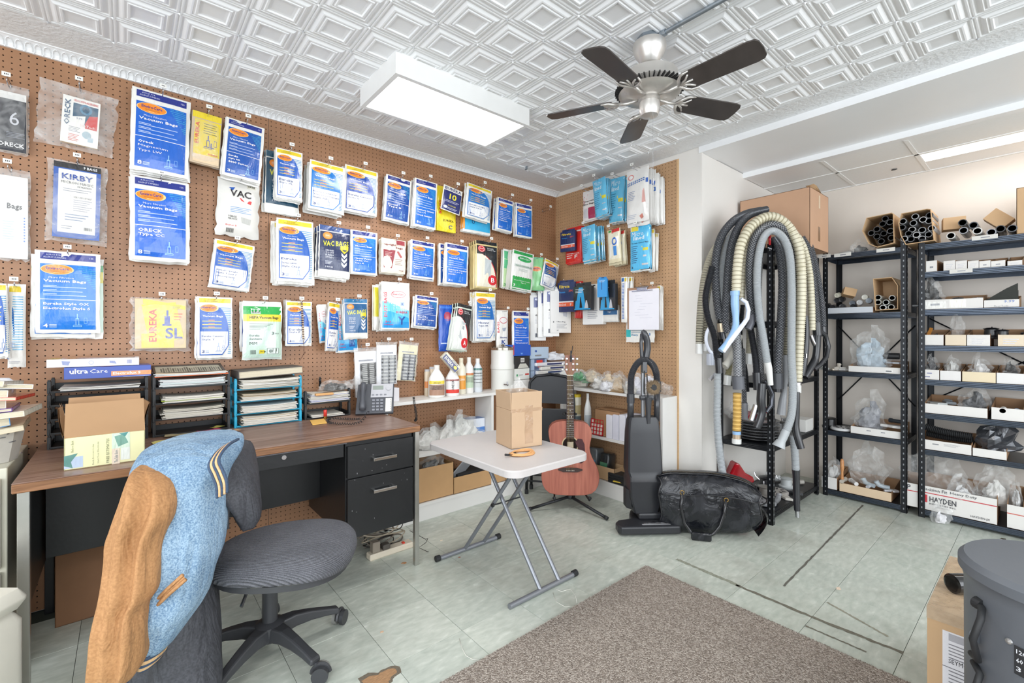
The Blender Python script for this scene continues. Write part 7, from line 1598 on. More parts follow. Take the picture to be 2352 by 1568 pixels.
# black leather holdall
def leather():
    m=bpy.data.materials.new('worn_leather');m.use_nodes=True;nt=m.node_tree;n=nt.nodes;L=nt.links;p=n['Principled BSDF']
    tc=n.new('ShaderNodeTexCoord');t=n.new('ShaderNodeTexNoise');t.inputs['Scale'].default_value=9;t.inputs['Detail'].default_value=5;t.inputs['Distortion'].default_value=1.4;L.new(tc.outputs['Object'],t.inputs['Vector'])
    r=n.new('ShaderNodeValToRGB');e=r.color_ramp.elements;e[0].position= .45;e[0].color=lin('15171c');e[1].position= .75;e[1].color=lin('35363b');L.new(t.outputs[0],r.inputs[0]);L.new(r.outputs[0],p.inputs['Base Color'])
    rr=n.new('ShaderNodeMapRange');rr.inputs['To Min'].default_value= .12;rr.inputs['To Max'].default_value= .42;L.new(t.outputs[0],rr.inputs['Value']);L.new(rr.outputs[0],p.inputs['Roughness'])
    w=n.new('ShaderNodeTexNoise');w.inputs['Scale'].default_value=8;w.inputs['Detail'].default_value=3;w.inputs['Distortion'].default_value=2.5;L.new(tc.outputs['Object'],w.inputs['Vector'])
    b=n.new('ShaderNodeBump');b.inputs['Strength'].default_value= .55;b.inputs['Distance'].default_value= .02;L.new(w.outputs[0],b.inputs['Height']);L.new(b.outputs[0],p.inputs['Normal']);return m
lea=leather();piping=M('1b1b1f', .3,name='black_piping',coat=.4);brass=M('b08c4c', .3,1,name='brass_fitting')
l0=ray(1622,1235,2.88);l0.z=0;bg2=thing('leather_holdall','worn black leather holdall on the floor beside the vacuum','bag',l0,ROTC- .22)
def hb(i,j): # i along, j round
    u=2*i-1;a=2*pi*j;e=1- .22*abs(u)**6;sag= .03*sin(3*u+1)
    X=u* .285;cz,sz=cos(a),sin(a);y=math.copysign(abs(cz)** .75,cz)* .125*e;z= .185+math.copysign(abs(sz)** .6,sz)* .185*e*(1- .14*u)
    if z> .24:z+=sag* .5- .012*(1-u*u)
    return Vector((X+ .01*sin(6*a),y*(1+ .04*sin(9*u+2*a)),max(.001,z)))
b=MB();b.grid(30,28,hb,lea);b.add([hb(0,k/28)for k in range(28)],[list(range(28))],lea);b.add([hb(1,k/28)for k in range(28)],[list(range(28))[::-1]],lea);b.build('bag_body',bg2,smooth=True)
b=MB()
for i in(0,1):b.tube([hb(i,k/28)*1.0 for k in range(28)], .006,piping,6,closed=True)
b.tube([hb(i/20, .30)+Vector((0,-.0, .004))for i in range(21)], .004,piping,6);b.tube([hb(i/20, .46)+Vector((0,-.006, .0))for i in range(21)], .0035,piping,6);b.build('piping',bg2,smooth=True)
b=MB();b.tube([hb(i/20, .27)+Vector((0,0, .003))for i in range(1,20)], .003,M('4a4238', .4, .5,name='dull_zip'),5);b.build('zip',bg2)
b=MB();b.tube([(-.16,-.129, .265),(-.17,-.14, .19),(-.15,-.14, .09),(-.115,-.15, .045),(-.09,-.155, .03)], .0095,piping,8);b.tube([(.085,-.130, .24),(.075,-.14, .17),(.05,-.14, .09),(.015,-.15, .045),(-.02,-.155, .03)], .0095,piping,8);b.build('handle',bg2,smooth=True)
b=MB();b.rbox(-.115, .0,-.175,-.15, .004, .05,lea,r=.008);b.build('handle_wrap',bg2)
b=MB();b.tube([(-.162+ .012*cos(a),-.135, .273+ .012*sin(a))for a in[k*pi/6 for k in range(12)]], .0022,brass,5,closed=True);b.tube([(.087+ .012*cos(a),-.135, .247+ .012*sin(a))for a in[k*pi/6 for k in range(12)]], .0022,brass,5,closed=True);b.build('ring',bg2,smooth=True)
b=MB();b.grid(10,10,lambda i,j:(.275+ .07*sin(pi*j)*(1- .35*abs(2*i-1)**3),(i- .5)* .19, .03+ .19*j),lea);b.build('end_pocket',bg2,smooth=True)
b=MB();b.tube([(.285,-.1, .215),(.33,-.06, .225),(.35,0, .225),(.33, .06, .225),(.285, .09, .215)], .005,piping,6);b.build('pocket_flap',bg2,smooth=True,angle=50)

# ================================================================ racks
rk=M('202226', .35, .5,var=.1,name='black_rack_steel');rkl=M('4a525e', .25, .75,var=.08,name='blue_black_steel');slot=M('8d9094', .5, .3,var=0,name='slot_glint')
def rack(name,label,X0,X1,Y0,Y1,H,shelves,cat='rack',braces=True,frontx=True,lipm=None):
    """slotted angle posts at the corners and steel shelves with ribbed lips"""
    t=thing(name,label,cat,((X0+X1)/2,(Y0+Y1)/2,0));cx,cy=(X0+X1)/2,(Y0+Y1)/2;w,d=(X1-X0)/2,(Y1-Y0)/2
    for sx in(-1,1):
        for sy in(-1,1):
            b=MB();x,y=sx*w,sy*d;b.box(min(x,x-sx* .034),max(x,x-sx* .034),min(y,y-sy* .003),max(y,y-sy* .003),0,H,rk);b.box(min(x,x-sx* .003),max(x,x-sx* .003),min(y,y-sy* .034),max(y,y-sy* .034),0,H,rk);p=b.build('post',t)
            b=MB();z= .03
            while z<H- .02:
                yy=y-sy* .018;xo=x+sx* .0006;b.box(min(xo,xo-sx* .0006),max(xo,xo-sx* .0006),yy- .003,yy+ .003,z- .006,z+ .006,slot)
                xx=x-sx* .018;yo=y+sy* .0006;b.box(xx- .003,xx+ .003,min(yo,yo-sy* .0006),max(yo,yo-sy* .0006),z- .006,z+ .006,slot);z+= .0381
            b.build('slots',p)['kind']='stuff'
    lm=lipm or rkl
    for z in shelves:
        b=MB();b.box(-w+ .003,w- .003,-d+ .003,d- .003,z- .004,z,rk)
        for(x0,x1,y0,y1)in((-w+ .002,-w+ .006,-d+ .034,d- .034),(w- .006,w- .002,-d+ .004,d- .004),(-w+ .034,w- .034,-d+ .002,-d+ .006),(-w+ .034,w- .034,d- .006,d- .002)):b.box(x0,x1,y0,y1,z- .034,z,lm)
        for q in(-.008,-.018,-.028):b.cyl((-w+ .002,-d+ .034,z+q),(-w+ .002,d- .034,z+q), .0028,lm,6);b.cyl((-w+ .034,-d+ .002,z+q),(w- .034,-d+ .002,z+q), .0028,lm,6)
        b.build('shelf',t)
    if braces:
        for(za,zb_)in braces:
            b=MB();b.tube([(w- .004,-d+ .01,za),(w- .004,d- .01,zb_)], .005,rk,6);b.build('brace',t);b=MB();b.tube([(w- .010,-d+ .01,zb_),(w- .010,d- .01,za)], .005,rk,6);b.build('brace',t)
    return t
RX0,RX1=4.11,4.485
ryL=at(2068,1175,X=RX0).y;
rackL=rack('steel_rack','black slotted steel rack against the back wall, left one',RX0,RX1,ryL- .035,1.145,1.88,(.05, .50, .955,1.39,1.84),braces=((.70,1.30),))
yR1=at(2109,1183,X=RX0).y
rackR=rack('steel_rack','black slotted steel rack against the back wall, right one',RX0,RX1,yR1- .92,yR1,1.88,(.053, .46, .705, .93,1.16,1.40,1.652,1.84),braces=((.75,1.35),))
rackH=rack('hose_rack','black slotted rack hung with vacuum hoses',3.19,4.095,1.165,1.52,1.823,(.075, .506, .913,1.32,1.80),braces=None,lipm=rk)
b=MB();
# labels on the rack lips
for(rx,x0,x1,y,lab)in((rackL,1878,1908,590,0),(rackL,1916,1955,587,0),(rackL,2013,2056,576,0),(rackR,2181,2234,624,0),(rackR,2232,2292,548,0)):
    A=at(x0,y,X=RX0- .0025);B=at(x1,y,X=RX0- .0025);b=MB();b.box(RX0- .0042-rx.location.x,RX0- .0025-rx.location.x,B.y-rx.location.y,A.y-rx.location.y,A.z- .013,A.z+ .013,PAPER('d8d6d0'));b.box(RX0- .0046-rx.location.x,RX0- .0042-rx.location.x,B.y+(A.y-B.y)* .3-rx.location.y,B.y+(A.y-B.y)* .65-rx.location.y,A.z- .003,A.z+ .003,PM('7a7c84'));b.build('shelf_label',rx)
# big carton on the hose rack
t=carton('cardboard_box','large brown carton high up behind the hoses',(3.715,1.284,1.826),0, .39, .46, .405,M('c0987a', .6,var=.06,ns=4,bump=.05,bs=20,name='big_carton'),tape=False)
b=MB();b.box(-.03, .012,-.2312,-.2302, .06, .16,M('8a6a50', .3,name='brown_tape',coat=.4));b.box(-.02, .012,-.2312,-.2302, .29, .38,M('cfb89c', .4,name='pale_label'));b.build('tape',t)
b=MB();b.grid(6,4,lambda i,j:(-.19+ .38*i,-.23+ .03*j, .406+ .025*sin(6*i)*(1-j)+ .01),cardl);b.build('torn_flap',t)

# ---- bins with goods
def bin_(rx,x0,x1,yt,zs,label,c='e2dfdb',dp=.30,X=RX0+ .012,els=(),hb=None,grp=None,name='parts_bin',low=None):
    """open cardboard bin whose front stands at plane X; returns centre, half sizes"""
    A=at(x0,yt,X=X);B=at(x1,yt,X=X);h=max(.03,A.z-zs);w=A.y-B.y
    t=thing(name,label,'bin',(X+dp/2,(A.y+B.y)/2,zs+ .001),-pi/2,grp);m=M(c, .6,var=.03,ns=6,name='white_bin_card');mk=M('a98462', .75,var=.08,name='kraft_inside');q= .003
    b=MB();b.box(-w/2,w/2,-dp/2,-dp/2+q,0,h,m);b.box(-w/2,w/2,-dp/2,dp/2,0,q,mk);b.build('front',t,bevel=.0006)
    hb=hb or h+ .035
    for s in(-1,1):
        b=MB();x=s*(w/2-q/2);vs=[(x-q/2,-dp/2+q,0),(x+q/2,-dp/2+q,0),(x+q/2,dp/2,0),(x-q/2,dp/2,0),(x-q/2,-dp/2+q,h),(x+q/2,-dp/2+q,h),(x+q/2,dp/2,hb),(x-q/2,dp/2,hb)]
        b.add(vs,[(0,3,2,1),(4,5,6,7),(0,1,5,4),(1,2,6,5),(2,3,7,6),(3,0,4,7)],mk);b.build('side',t)
    b=MB();b.box(-w/2,w/2,dp/2-q,dp/2,0,hb,mk);b.build('back',t)
    if els:p=Print(w,h,lambda x,z:-dp/2, .0004);face_simple(*els)(p);o=p.build(t);o.location=(0,0,h)
    return Vector((X+dp/2,(A.y+B.y)/2,zs)),w,h
bar=(('r', .35, .5, .65, .65,'6a6c74'),);sc_=(('l', .2, .35, .8,3, .18,'c0bfc4'),)
def bag_in(c,w,h,seed,label,inner=None,k=1.0,up=.0,hz=.06):
    crumple_bag('plastic_bag',label,Vector((c.x- .05,c.y,c.z+h* .45+up)),(.07,w* .40*k,hz),seed,inner=inner,innerr=.7)
ordr=['first','second','third','fourth','fifth','sixth','seventh','eighth','ninth','tenth']
# right rack, second shelf from top: narrow bins
xs=[(2127,2152),(2167,2194),(2195,2221),(2223,2248),(2249,2275),(2276,2309),(2314,2348)]
for k,(a,c)in enumerate(xs):bin_(rackR,a,c,600,1.652,ordr[k]+' narrow white bin from the left on the upper right shelf',els=bar if k in(0,4,5)else sc_,hb=.085,grp='narrow parts bins')
# loose part shapes
def part_lump(label,p,kind,s,c,rot=0,seed=0,name='spare_part',cat='spare part'):
    t=thing(name,label,cat,p,rot);m=M(c, .35,var=.15,ns=20,name='moulded_part',coat=.2);b=MB()
    if kind=='elbow':b.tube([(-s,0,s* .35),(-s* .3,0,s* .36),(s* .2,0,s* .5),(s* .5,0,s* .95)],[s* .3,s* .32,s* .33,s* .27],m,14);b.tube([(s* .45,0,s* .85),(s* .56,0,s*1.05)],s* .34,m,14)
    elif kind=='motor':b.lathe([(s* .7,0),(s* .75,s* .2),(s* .55,s* .3),(s* .5,s* .9),(s* .62,s),(s* .3,s*1.1),(0,s*1.1)],m,18);b.tube([(s* .5,0,s* .6),(s* .9,0,s* .9),(s*1.0,0,s*1.2)],s* .06,chrome,6)
    elif kind=='wheel':b.lathe([(s* .2,0),(s* .9,0),(s,s* .08),(s,s* .22),(s* .9,s* .3),(s* .4,s* .26),(s* .2,s* .3)],m,28);[b.box(s* .45,s* .75,-s* .05,s* .05,s* .27,s* .31,M('2a2a2c', .6,name='dark_gap'),Matrix.Rotation(2*pi*k/8,4,'Z'))for k in range(8)]
    elif kind=='tube':b.tube([(-s,0,s* .3),(s,0,s* .3)],[s* .28,s* .28],m,16);b.tube([(s* .7,0,s* .3),(s*1.0,0,s* .3)],s* .33,m,16)
    elif kind=='wedge':b.prism([(-s,-s* .4),(s,-s* .4),(s* .8,s* .4),(-s* .5,s* .4)],0,s* .35,m);b.prism([(-s* .5,-s* .2),(s* .6,-s* .2),(s* .5,s* .3)],s* .35,s* .55,m)
    elif kind=='nozzle':b.prism([(-s,-s* .45),(-s* .2,-s* .5),(s* .3,-s* .2),(s,-s* .16),(s,s* .16),(s* .3,s* .2),(-s* .2,s* .5),(-s,s* .45)],0,s* .3,m)
    b.build('moulding',t,smooth=kind not in('wedge','nozzle'),angle=40,bevel=.003 if kind in('wedge','nozzle')else 0);return t
# shelf 3 (z 1.40)
c,w,h=bin_(rackR,2109,2258,690,1.40,'long white bin of motors and cords on the third right shelf',els=(('r', .1, .2, .45, .9,'d8d6d0'),('r', .2, .4, .35, .6,'8a8c90'),('r', .5, .1, .75, .85,'e8e4da')))
bag_in(c+Vector((0, .1,0)),w,h,201,'clear bag of black tubes in the long white bin','2a2a2c', .55, .01, .085)
part_lump('grey square head with orange wires in the long white bin',Vector((4.22,at(2240,670,X=4.2).y,1.46)),'nozzle', .045,'b8babc', .6);part_lump('black motor part in the long white bin',Vector((4.30,at(2200,670,X=4.3).y,1.43)),'motor', .05,'26272a')
c,w,h=bin_(rackR,2260,2341,690,1.40,'white bin of black foam marked nine ninety nine',els=(('t','9.99', .58, .38, .3, .3,'3a60a8',0, .02),('t','Floor Tools', .3, .9, .4, .2,'6a6c74',0,0)))
for k in range(2):
    b=MB();mt=Matrix.Translation((0,0,0));pts=[(-w* .45, .0),(w* .45, .0),(w* .45, .14- .04*k),(w* .12, .11- .02*k),(-w* .45, .045)]
    vv=[(-.1+ .06*k,x,z)for x,z in pts]+[(-.07+ .06*k,x,z)for x,z in pts];b.add([(a,-bb if True else bb,z)for a,bb,z in vv],[list(range(5)),list(range(5,10))[::-1]]+[(i,5+i,5+(i+1)%5,(i+1)%5)for i in range(5)],M('3a3c38', .9,var=.1,bump=.3,bs=200,name='black_foam'))
    tag(b.build('foam_sheet',loc=(c.x,c.y,1.41)),('front','rear')[k]+' black foam sheet standing in the priced bin','foam')
for k,(dy,kd,s_,c_,lab)in enumerate(((.16,'nozzle', .05,'2c2d30','black flat nozzle at the left of the long motor bin'),(.04,'elbow', .04,'3a3b3e','dark elbow piece in the middle of the long motor bin'),(-.04,'tube', .05,'232427','short black tube in the long motor bin'))):part_lump(lab,Vector((4.20+ .03*k,at(2180,670,X=4.2).y+dy,1.425)),kd,s_,c_, .7*k)
# shelf 4 (1.16)
for k,(a,e,lab,els)in enumerate(((2119,2167,'left white bin with orange envelope on the fourth right shelf',()),(2171,2219,'cream bin of clear bags on the fourth right shelf',()),(2221,2274,'scribbled white bin on the fourth right shelf',sc_),(2292,2352,'cream bin of black motors on the fourth right shelf',sc_))):
    c,w,h=bin_(rackR,a,e,769,1.16,lab,c='e2dfdb' if k in(0,2)else 'e2d2ba',els=els)
    if k==0:part_lump('black elbow in the bin with the orange envelope',c+Vector((-.08,-.02, .045)),'elbow', .03,'26272a',1.2);b=MB();mt=Matrix.Rotation(.3,4,'X');b.prism([(-.03,0),(.03, .01),(.02, .02),(-.02, .02)],0, .09,M('c8863c', .6,name='orange_envelope'),mt);tag(b.build('envelope',loc=(c.x- .08,c.y+ .03,1.19)),'orange padded envelope in the left bin of the fourth shelf','envelope')
    elif k==1:bag_in(c,w,h,205,'clear bag rising from the cream bin',None,1, .02, .07)
    elif k==2:part_lump('tall black motor by the scribbled bin',c+Vector((-.05,-.05, .05)),'motor', .062,'1c1d20')
    else:
        part_lump('black ribbed motor in the cream bin',c+Vector((-.07, .04, .045)),'motor', .055,'26272a');part_lump('lower black motor at the right edge of the cream bin',c+Vector((-.06,-.06, .04)),'motor', .045,'333437')
# shelf 5 (.93)
for k,(a,e,lab,cc,els)in enumerate(((2111,2157,'white bin with two barcodes on the fifth right shelf','e2dfdb',(('r', .4, .3, .65, .4,'6a6c94'),('r', .3, .65, .55, .75,'6a6c94'))),(2159,2207,'plain white bin on the fifth right shelf','e4e2e0',()),(2210,2287,'wide cream bin of bags on the fifth right shelf','e4d4b4',()),(2289,2352,'white bin at the right edge of the fifth right shelf','e4e2e0',()))):
    c,w,h=bin_(rackR,a,e,(848,851,853,856)[k], .93,lab,c=cc,els=els);bag_in(c,w,h,210+k,'clear bag of small parts in the '+' '.join(lab.split()[:4]),('4a4a4e','d4d4d0','e0dedc','2c2c2e')[k],1, .01, .055)
# shelf 6 (.705)
c,w,h=bin_(rackR,2122,2268,926, .705,'long white bin of pale attachments on the sixth right shelf');part_lump('pale floor head leaning in the long bin',c+Vector((-.06, .11, .05)),'nozzle', .07,'c8ccca', .8);part_lump('grey sloped part in the long bin',c+Vector((-.02, .04, .06)),'wedge', .055,'8f959a', .4);bag_in(c+Vector((0,-.08,0)),w,h,220,'clear bag of dark parts in the long bin of the sixth shelf','4c4e52', .5, .0, .07)
c,w,h=bin_(rackR,2277,2352,935, .705,'white bin of rolled tubes on the sixth right shelf');part_lump('white tube end in the sixth shelf bin',c+Vector((-.1, .02, .045)),'tube', .05,'dcdad4',0);part_lump('pale blue tube end in the sixth shelf bin',c+Vector((-.1,-.04, .045)),'tube', .045,'b0c8e0', .1)
# shelf 7 (.46)
c,w,h=bin_(rackR,2109,2231,1007, .46,'white bin with black brush strips on the seventh right shelf',els=(('r', .28, .3, .4, .42,'8a8c90'),('l', .5, .2, .8,3, .1,'a8a8ac')))
for k in range(2):
    t=thing('hose_piece',('upper','lower')[k]+' short black ribbed hose across the seventh shelf bin','hose',c+Vector((-.10+ .05*k,0, .085+ .05*(1-k))));b=MB();corr(b,[(0, .10, .01),(0,0, .0- .01*(1-k)),(0,-.13,-.02*(1-k)- .0)], .022,rub, .009, .003);b.build('ribbed_tube',t)
c,w,h=bin_(rackR,2234,2312,1028, .46,'white bin with a dark foil bag on the seventh right shelf');crumple_bag('plastic_bag','dark grey foil bag standing in the seventh shelf bin',c+Vector((-.05,-.02, .04)),(.05, .085, .075),231,m=M('55575c', .2, .3,var=.3,ns=12,bump=.8,bs=14,name='foil_film',coat=.6))
# bottom
c,w,h=bin_(rackR,2112,2290,1113, .053,'long printed carton lettered with red line on the bottom right shelf',dp=.28,els=(('r',0, .26,1, .30,'c03a44'),('t','Precision Fit', .02, .18, .36, .13,'4a4a50',0, .01,-.0),('t','Heavy Duty', .42, .18, .34, .13,'4a4a50',0, .01),('r', .02, .36, .11, .68,'c8323c'),('t','HAYDEN', .14, .62, .36, .22,'3c3c42',0, .03),('t','INDUSTRIES INC.', .14, .74, .36, .07,'4a4a50',0, .01),('t','MADE IN CHINA', .22, .83, .2, .04,'8a8a90',0,0),('t','HAYDEN-JX', .68, .92, .24, .1,'4a4a50',0, .01)),name='printed_carton')
crumple_bag('plastic_bag','big clear bag billowing over the printed carton',c+Vector((-.04, .14, .10)),(.08, .15, .13),240);crumple_bag('plastic_bag','clear bag with white box at the right of the printed carton',c+Vector((-.04,-.16, .10)),(.07, .08, .12),241,inner='dcdad6');crumple_bag('plastic_bag','clear bag with a white ringed part over the printed carton',c+Vector((-.08,-.02, .10)),(.06, .08, .07),242,inner='d8d8d8')
c,w,h=bin_(rackR,2313,2352,1158, .053,'white and red lined carton at the right edge of the bottom shelf',els=(('r',0, .35,1, .39,'c8584c'),),name='printed_carton',hb=.2);bag_in(c,w,h,243,'clear bag in the carton at the right edge','d4d4d4',1, .03, .08)
# hanging baggie and litter at the rack foot
p=at(2160,1190,Z=0.03);crumple_bag('plastic_bag','small clear bag with a label drooping at the right rack foot',Vector((4.07,at(2160,1180,X=4.07).y, .004)),(.03, .06, .06),250,inner='e4e2e6',innerr=.5)
# right rack top: loose tubes
def tubes_in(x0,x1,y0,y1,n,seed,cols,X,r,label,grp,floor_z,pts=None):
    rr=random.Random(seed)
    for k,(x,y)in enumerate(pts):
        p=at(x,y,X=X+rr.uniform(-.012, .02));b=MB();L= .22;c=cols[k%len(cols)];m=M(c, .3,var=.1,name='wand_tube',coat=.3)
        b.lathe([(r* .78,0),(r,0),(r,L),(r* .78,L),(r* .78,0)],m,14,Matrix.Rotation(pi/2,4,'Y'));b.lathe([(0, .03),(r* .78, .03)],M('131315', .8,var=0,name='tube_dark'),14,Matrix.Rotation(pi/2,4,'Y'))
        tag(b.build('wand_tube',loc=p,smooth=True,angle=40),label%ordp(k),'tube',grp)
def ordp(k):return['first','second','third','fourth','fifth','sixth','seventh','eighth','ninth','tenth','eleventh','twelfth','thirteenth','fourteenth','fifteenth','sixteenth','seventeenth','eighteenth'][k]
def tube_box(label,corners,X,dp,lab2,pts,cols,r):
    P=[at(x,y,X=X)for x,y in corners];c=sum(P,Vector())/len(P);t=thing('tube_carton',label,'box',c);b=MB();n=len(P);q= .96
    o=[p-c for p in P];I=[(p-c)*q for p in P];D=Vector((dp,0,0));vs=[*o,*[v+D for v in o],*I,*[v+D* .97 for v in I]]
    b.add(vs,[(i,n+i,n+(i+1)%n,(i+1)%n)for i in range(n)]+[(2*n+i,2*n+(i+1)%n,3*n+(i+1)%n,3*n+i)for i in range(n)]+[(i,(i+1)%n,2*n+(i+1)%n,2*n+i)for i in range(n)]+[list(range(n,2*n))],cardl);b.build('carton',t)
    tubes_in(0,0,0,0,0,len(pts),cols,X+ .02,r,lab2,label,0,pts)
tube_box('left open carton of black tubes on the rack top',[(1990,500),(2048,488),(2052,490),(2054,558),(2015,568),(1995,560),(1980,530)],RX0- .02, .30,'%s black rimmed tube in the left carton, counted from top left',[(2033,502),(2044,510),(2027,514),(2014,526),(2001,535),(2030,536),(2014,543),(2045,530),(2024,554),(2047,546)],('3a3b3e','55565a','2c2d30'), .020)
tube_box('right open carton of silvery tubes on the rack top',[(2070,490),(2130,479),(2138,480),(2146,552),(2080,562),(2068,540),(2063,512)],RX0- .02, .30,'%s tube in the right open carton, counted from top left',[(2074,508),(2102,497),(2135,494),(2120,504),(2098,512),(2134,507),(2072,522),(2095,527),(2118,528),(2140,524),(2087,536),(2105,539),(2133,538),(2077,548),(2092,549),(2118,548)],('8d9094','a8aaae','55565a','c4c4c6'), .020)
tubes_in(0,0,0,0,0,9,('d8d8d4','9a9ca2','2c2d30','4a4c52'),RX0+ .01, .022,'%s loose tube on top of the right rack, from the left','loose tubes on the rack top',0,[(2184,541),(2213,529),(2211,511),(2236,517),(2245,530),(2277,533),(2298,525),(2325,524)])
for k,(x,y,s,rt,lab,nm)in enumerate(((2190,515, .05, .3,'small brown carton behind the loose tubes','small_carton'),(2295,505, .052, .8,'small tilted brown carton lying on the loose tubes','small_carton'))):
    p=at(x,y,X=RX0+ .14);t=thing(nm,lab,'box',p,(Matrix.Rotation(rt,3,'X')if k else Matrix.Rotation(.2,3,'Z')).to_euler());b=MB();b.box(-s,s,-s*1.1,s*1.1,-s* .8,s* .8,cardl);b.build('carton',t,bevel=.0015)
p=at(2340,520,X=RX0+ .02);carton('cardboard_box','tall brown carton at the right edge on the rack top',(RX0+ .17,p.y- .15,1.842),0, .30, .32, .28,cardl)
# left rack top
p=at(1950,570,X=RX0+ .1);t=part_lump('pale perforated reel on top of the left rack',Vector((RX0+ .13,p.y,1.842)),'wheel', .075,'c8c8c6', .2);p=at(1975,565,X=RX0+ .05);crumple_bag('plastic_bag','black and clear bag beside the pale reel',Vector((RX0+ .06,p.y,1.842)),(.05, .09, .04),260,inner='2a2a2c')
# left rack shelf 1.39
rr=random.Random(31)
for k,(x,y,c)in enumerate(((1900,703,'26272a'),(1912,706,'2c2d30'),(1925,708,'26272a'),(1934,703,'3a3b3e'),(1921,690,'2a2a2c'),(1933,688,'26272a'),(1957,696,'6a7078'),(1974,694,'c4c4c4'),(1959,704,'26272a'),(1995,690,'8a929c'),(1986,682,'d8d6cc'),(1923,678,'c8c4b4'))):
    p=at(x,y,X=RX0+ .05);b=MB();r= .019;m=M(c, .35,var=.1,name='wheel_plastic');b.lathe([(0,0),(r* .3,0),(r* .35, .004),(r* .8, .004),(r, .002),(r, .04),(0, .04)],m,14,Matrix.Rotation(pi/2+rr.uniform(-.2, .2),4,'Y'));tag(b.build('roller',loc=p,smooth=True,angle=40),ordp(k)+' small wheel in the loose heap, counted along the left rack','wheel','loose wheels on the left rack')
bin_(rackL,1893,2005,708,1.39,'low paper tray under the loose wheels',c='c8ccd2',dp=.2,hb=.02)
p=at(1950,672,X=RX0+ .1);t=thing('small_carton','small torn tan carton on the loose wheels','box',p,(.3, .2, .5));b=MB();b.box(-.03, .03,-.04, .04,-.03, .03,cardl);b.build('carton',t,bevel=.001)
A_=[(2005,640),(2048,636),(2062,655),(2062,710),(2010,713)];tube_box('open carton standing on end with pale rollers',A_,RX0+ .005, .28,'%s pale roller end in the standing carton',[(2017,683),(2049,684),(2017,694),(2035,694),(2028,706),(2047,705)],('b4b8b4','d0d2d0','c4c4bc'), .019)
# left rack shelf .955
c,w,h=bin_(rackL,1949,2068,840, .955,'long white bin of nozzles on the third left shelf',els=(('r', .72, .4, .86, .75,'f0eeea'),('r', .73, .5, .84, .68,'5a5c60')))
bag_in(c+Vector((0, .03,0)),w,h,270,'big clear bag with pale blue nozzle in the long white bin','c4d4e0', .9, .01, .13);part_lump('black wand end in the long white bin',c+Vector((-.06,-.05, .10)),'tube', .08,'26272a',pi/2);part_lump('white slotted nozzle in the long white bin',c+Vector((-.08,-.1, .07)),'nozzle', .045,'d8dae0',1.2)
for k,(x,y,kd,c_,lab)in enumerate(((1925,815,'elbow','d8d0c4','cream bent connector on the third left shelf'),(1915,842,'nozzle','d4c8b4','cream flat nozzle on the third left shelf'),(1890,845,'wedge','c8ccc8','pale angled nozzle at the left of the third shelf'),(1935,850,'wedge','e4e2de','small white carton piece on the third left shelf'))):p=at(x,y,X=RX0+ .08);part_lump(lab,Vector((RX0+ .08,p.y, .958)),kd, .045,c_, .5*k)
# left rack shelf .50
c,w,h=bin_(rackL,1954,2069,978, .50,'white bin of bagged parts on the fourth left shelf',els=(('r', .33, .3, .42, .42,'8a8c94'),('r', .62, .32, .7, .44,'8a8c94')))
bag_in(c+Vector((0, .05,0)),w,h,275,'glinting clear bag in the fourth left shelf bin','9a9ca4', .8, .01, .11);part_lump('white floor nozzle in the fourth left shelf bin',c+Vector((-.09,-.08, .07)),'nozzle', .06,'dcdad8',1.6);part_lump('dark tube at the end of the fourth left shelf bin',c+Vector((-.0,-.1, .09)),'tube', .05,'3c4046',1.2)
for k,(x,kd,s,c_,lab)in enumerate(((1905,'motor', .075,'1d1e20','tall black motor on the fourth left shelf'),(1936,'wheel', .075,'d4d4d4','large white perforated reel on the fourth left shelf'),(1900,'tube', .04,'2a2a2c','short black tube under the motor'))):p=at(x,980,X=RX0+ .1);part_lump(lab,Vector((RX0+(.12, .08, .04)[k],p.y, .502)),kd,s,c_, .4,)
# left rack bottom
c,w,h=bin_(rackL,1928,2047,1108, .05,'tan carton of grey pipe fittings on the bottom left shelf',c='dcc3a4')
bag_in(c,w,h,281,'clear bag standing in the tan carton',None,1.0, .05, .13)
for k,(dx,dy,kd,s,c_)in enumerate(((-.10, .14,'tube', .05,'c4bcb0'),(-.09, .08,'tube', .05,'e0dedc'),(-.08, .0,'elbow', .05,'b8c4cc'),(-.07,-.08,'elbow', .05,'c0ccd4'),(-.09,-.14,'nozzle', .045,'d4d4d8'),(-.1,-.02,'tube', .035,'d8d8dc'))):part_lump(('beige tube','white tube','grey blue elbow','pale elbow','white flat nozzle','short pale tube')[k]+' in the tan carton of fittings',c+Vector((dx,dy, .06)),kd,s,c_, .6*k)
c,w,h=bin_(rackL,1887,1922,1092, .05,'small white carton at the left of the bottom shelf');bag_in(c,w,h,282,'clear bag of white parts in the small white carton','dcdcda',1.1, .0, .08)
b=MB();b.lathe([(0,0),(.010, .005),(.011, .03),(.008, .09),(.013, .12),(.013, .17),(.008, .19),(0, .192)],wood_mat('turned_wood','b87a4c','d09a68'),14);p=at(1935,1088,X=RX0+ .05);tag(b.build('brush_handle',loc=(RX0+ .04,p.y, .10),smooth=True),'turned wooden brush handle sticking up on the bottom shelf','brush')
bin_(rackR,2068,2108,1105, .053,'white red lined carton end between the two racks',els=(('r',0, .30,1, .34,'c03a44'),('t','P', .4, .26, .2, .2,'4a4a50')),name='printed_carton',dp=.2)
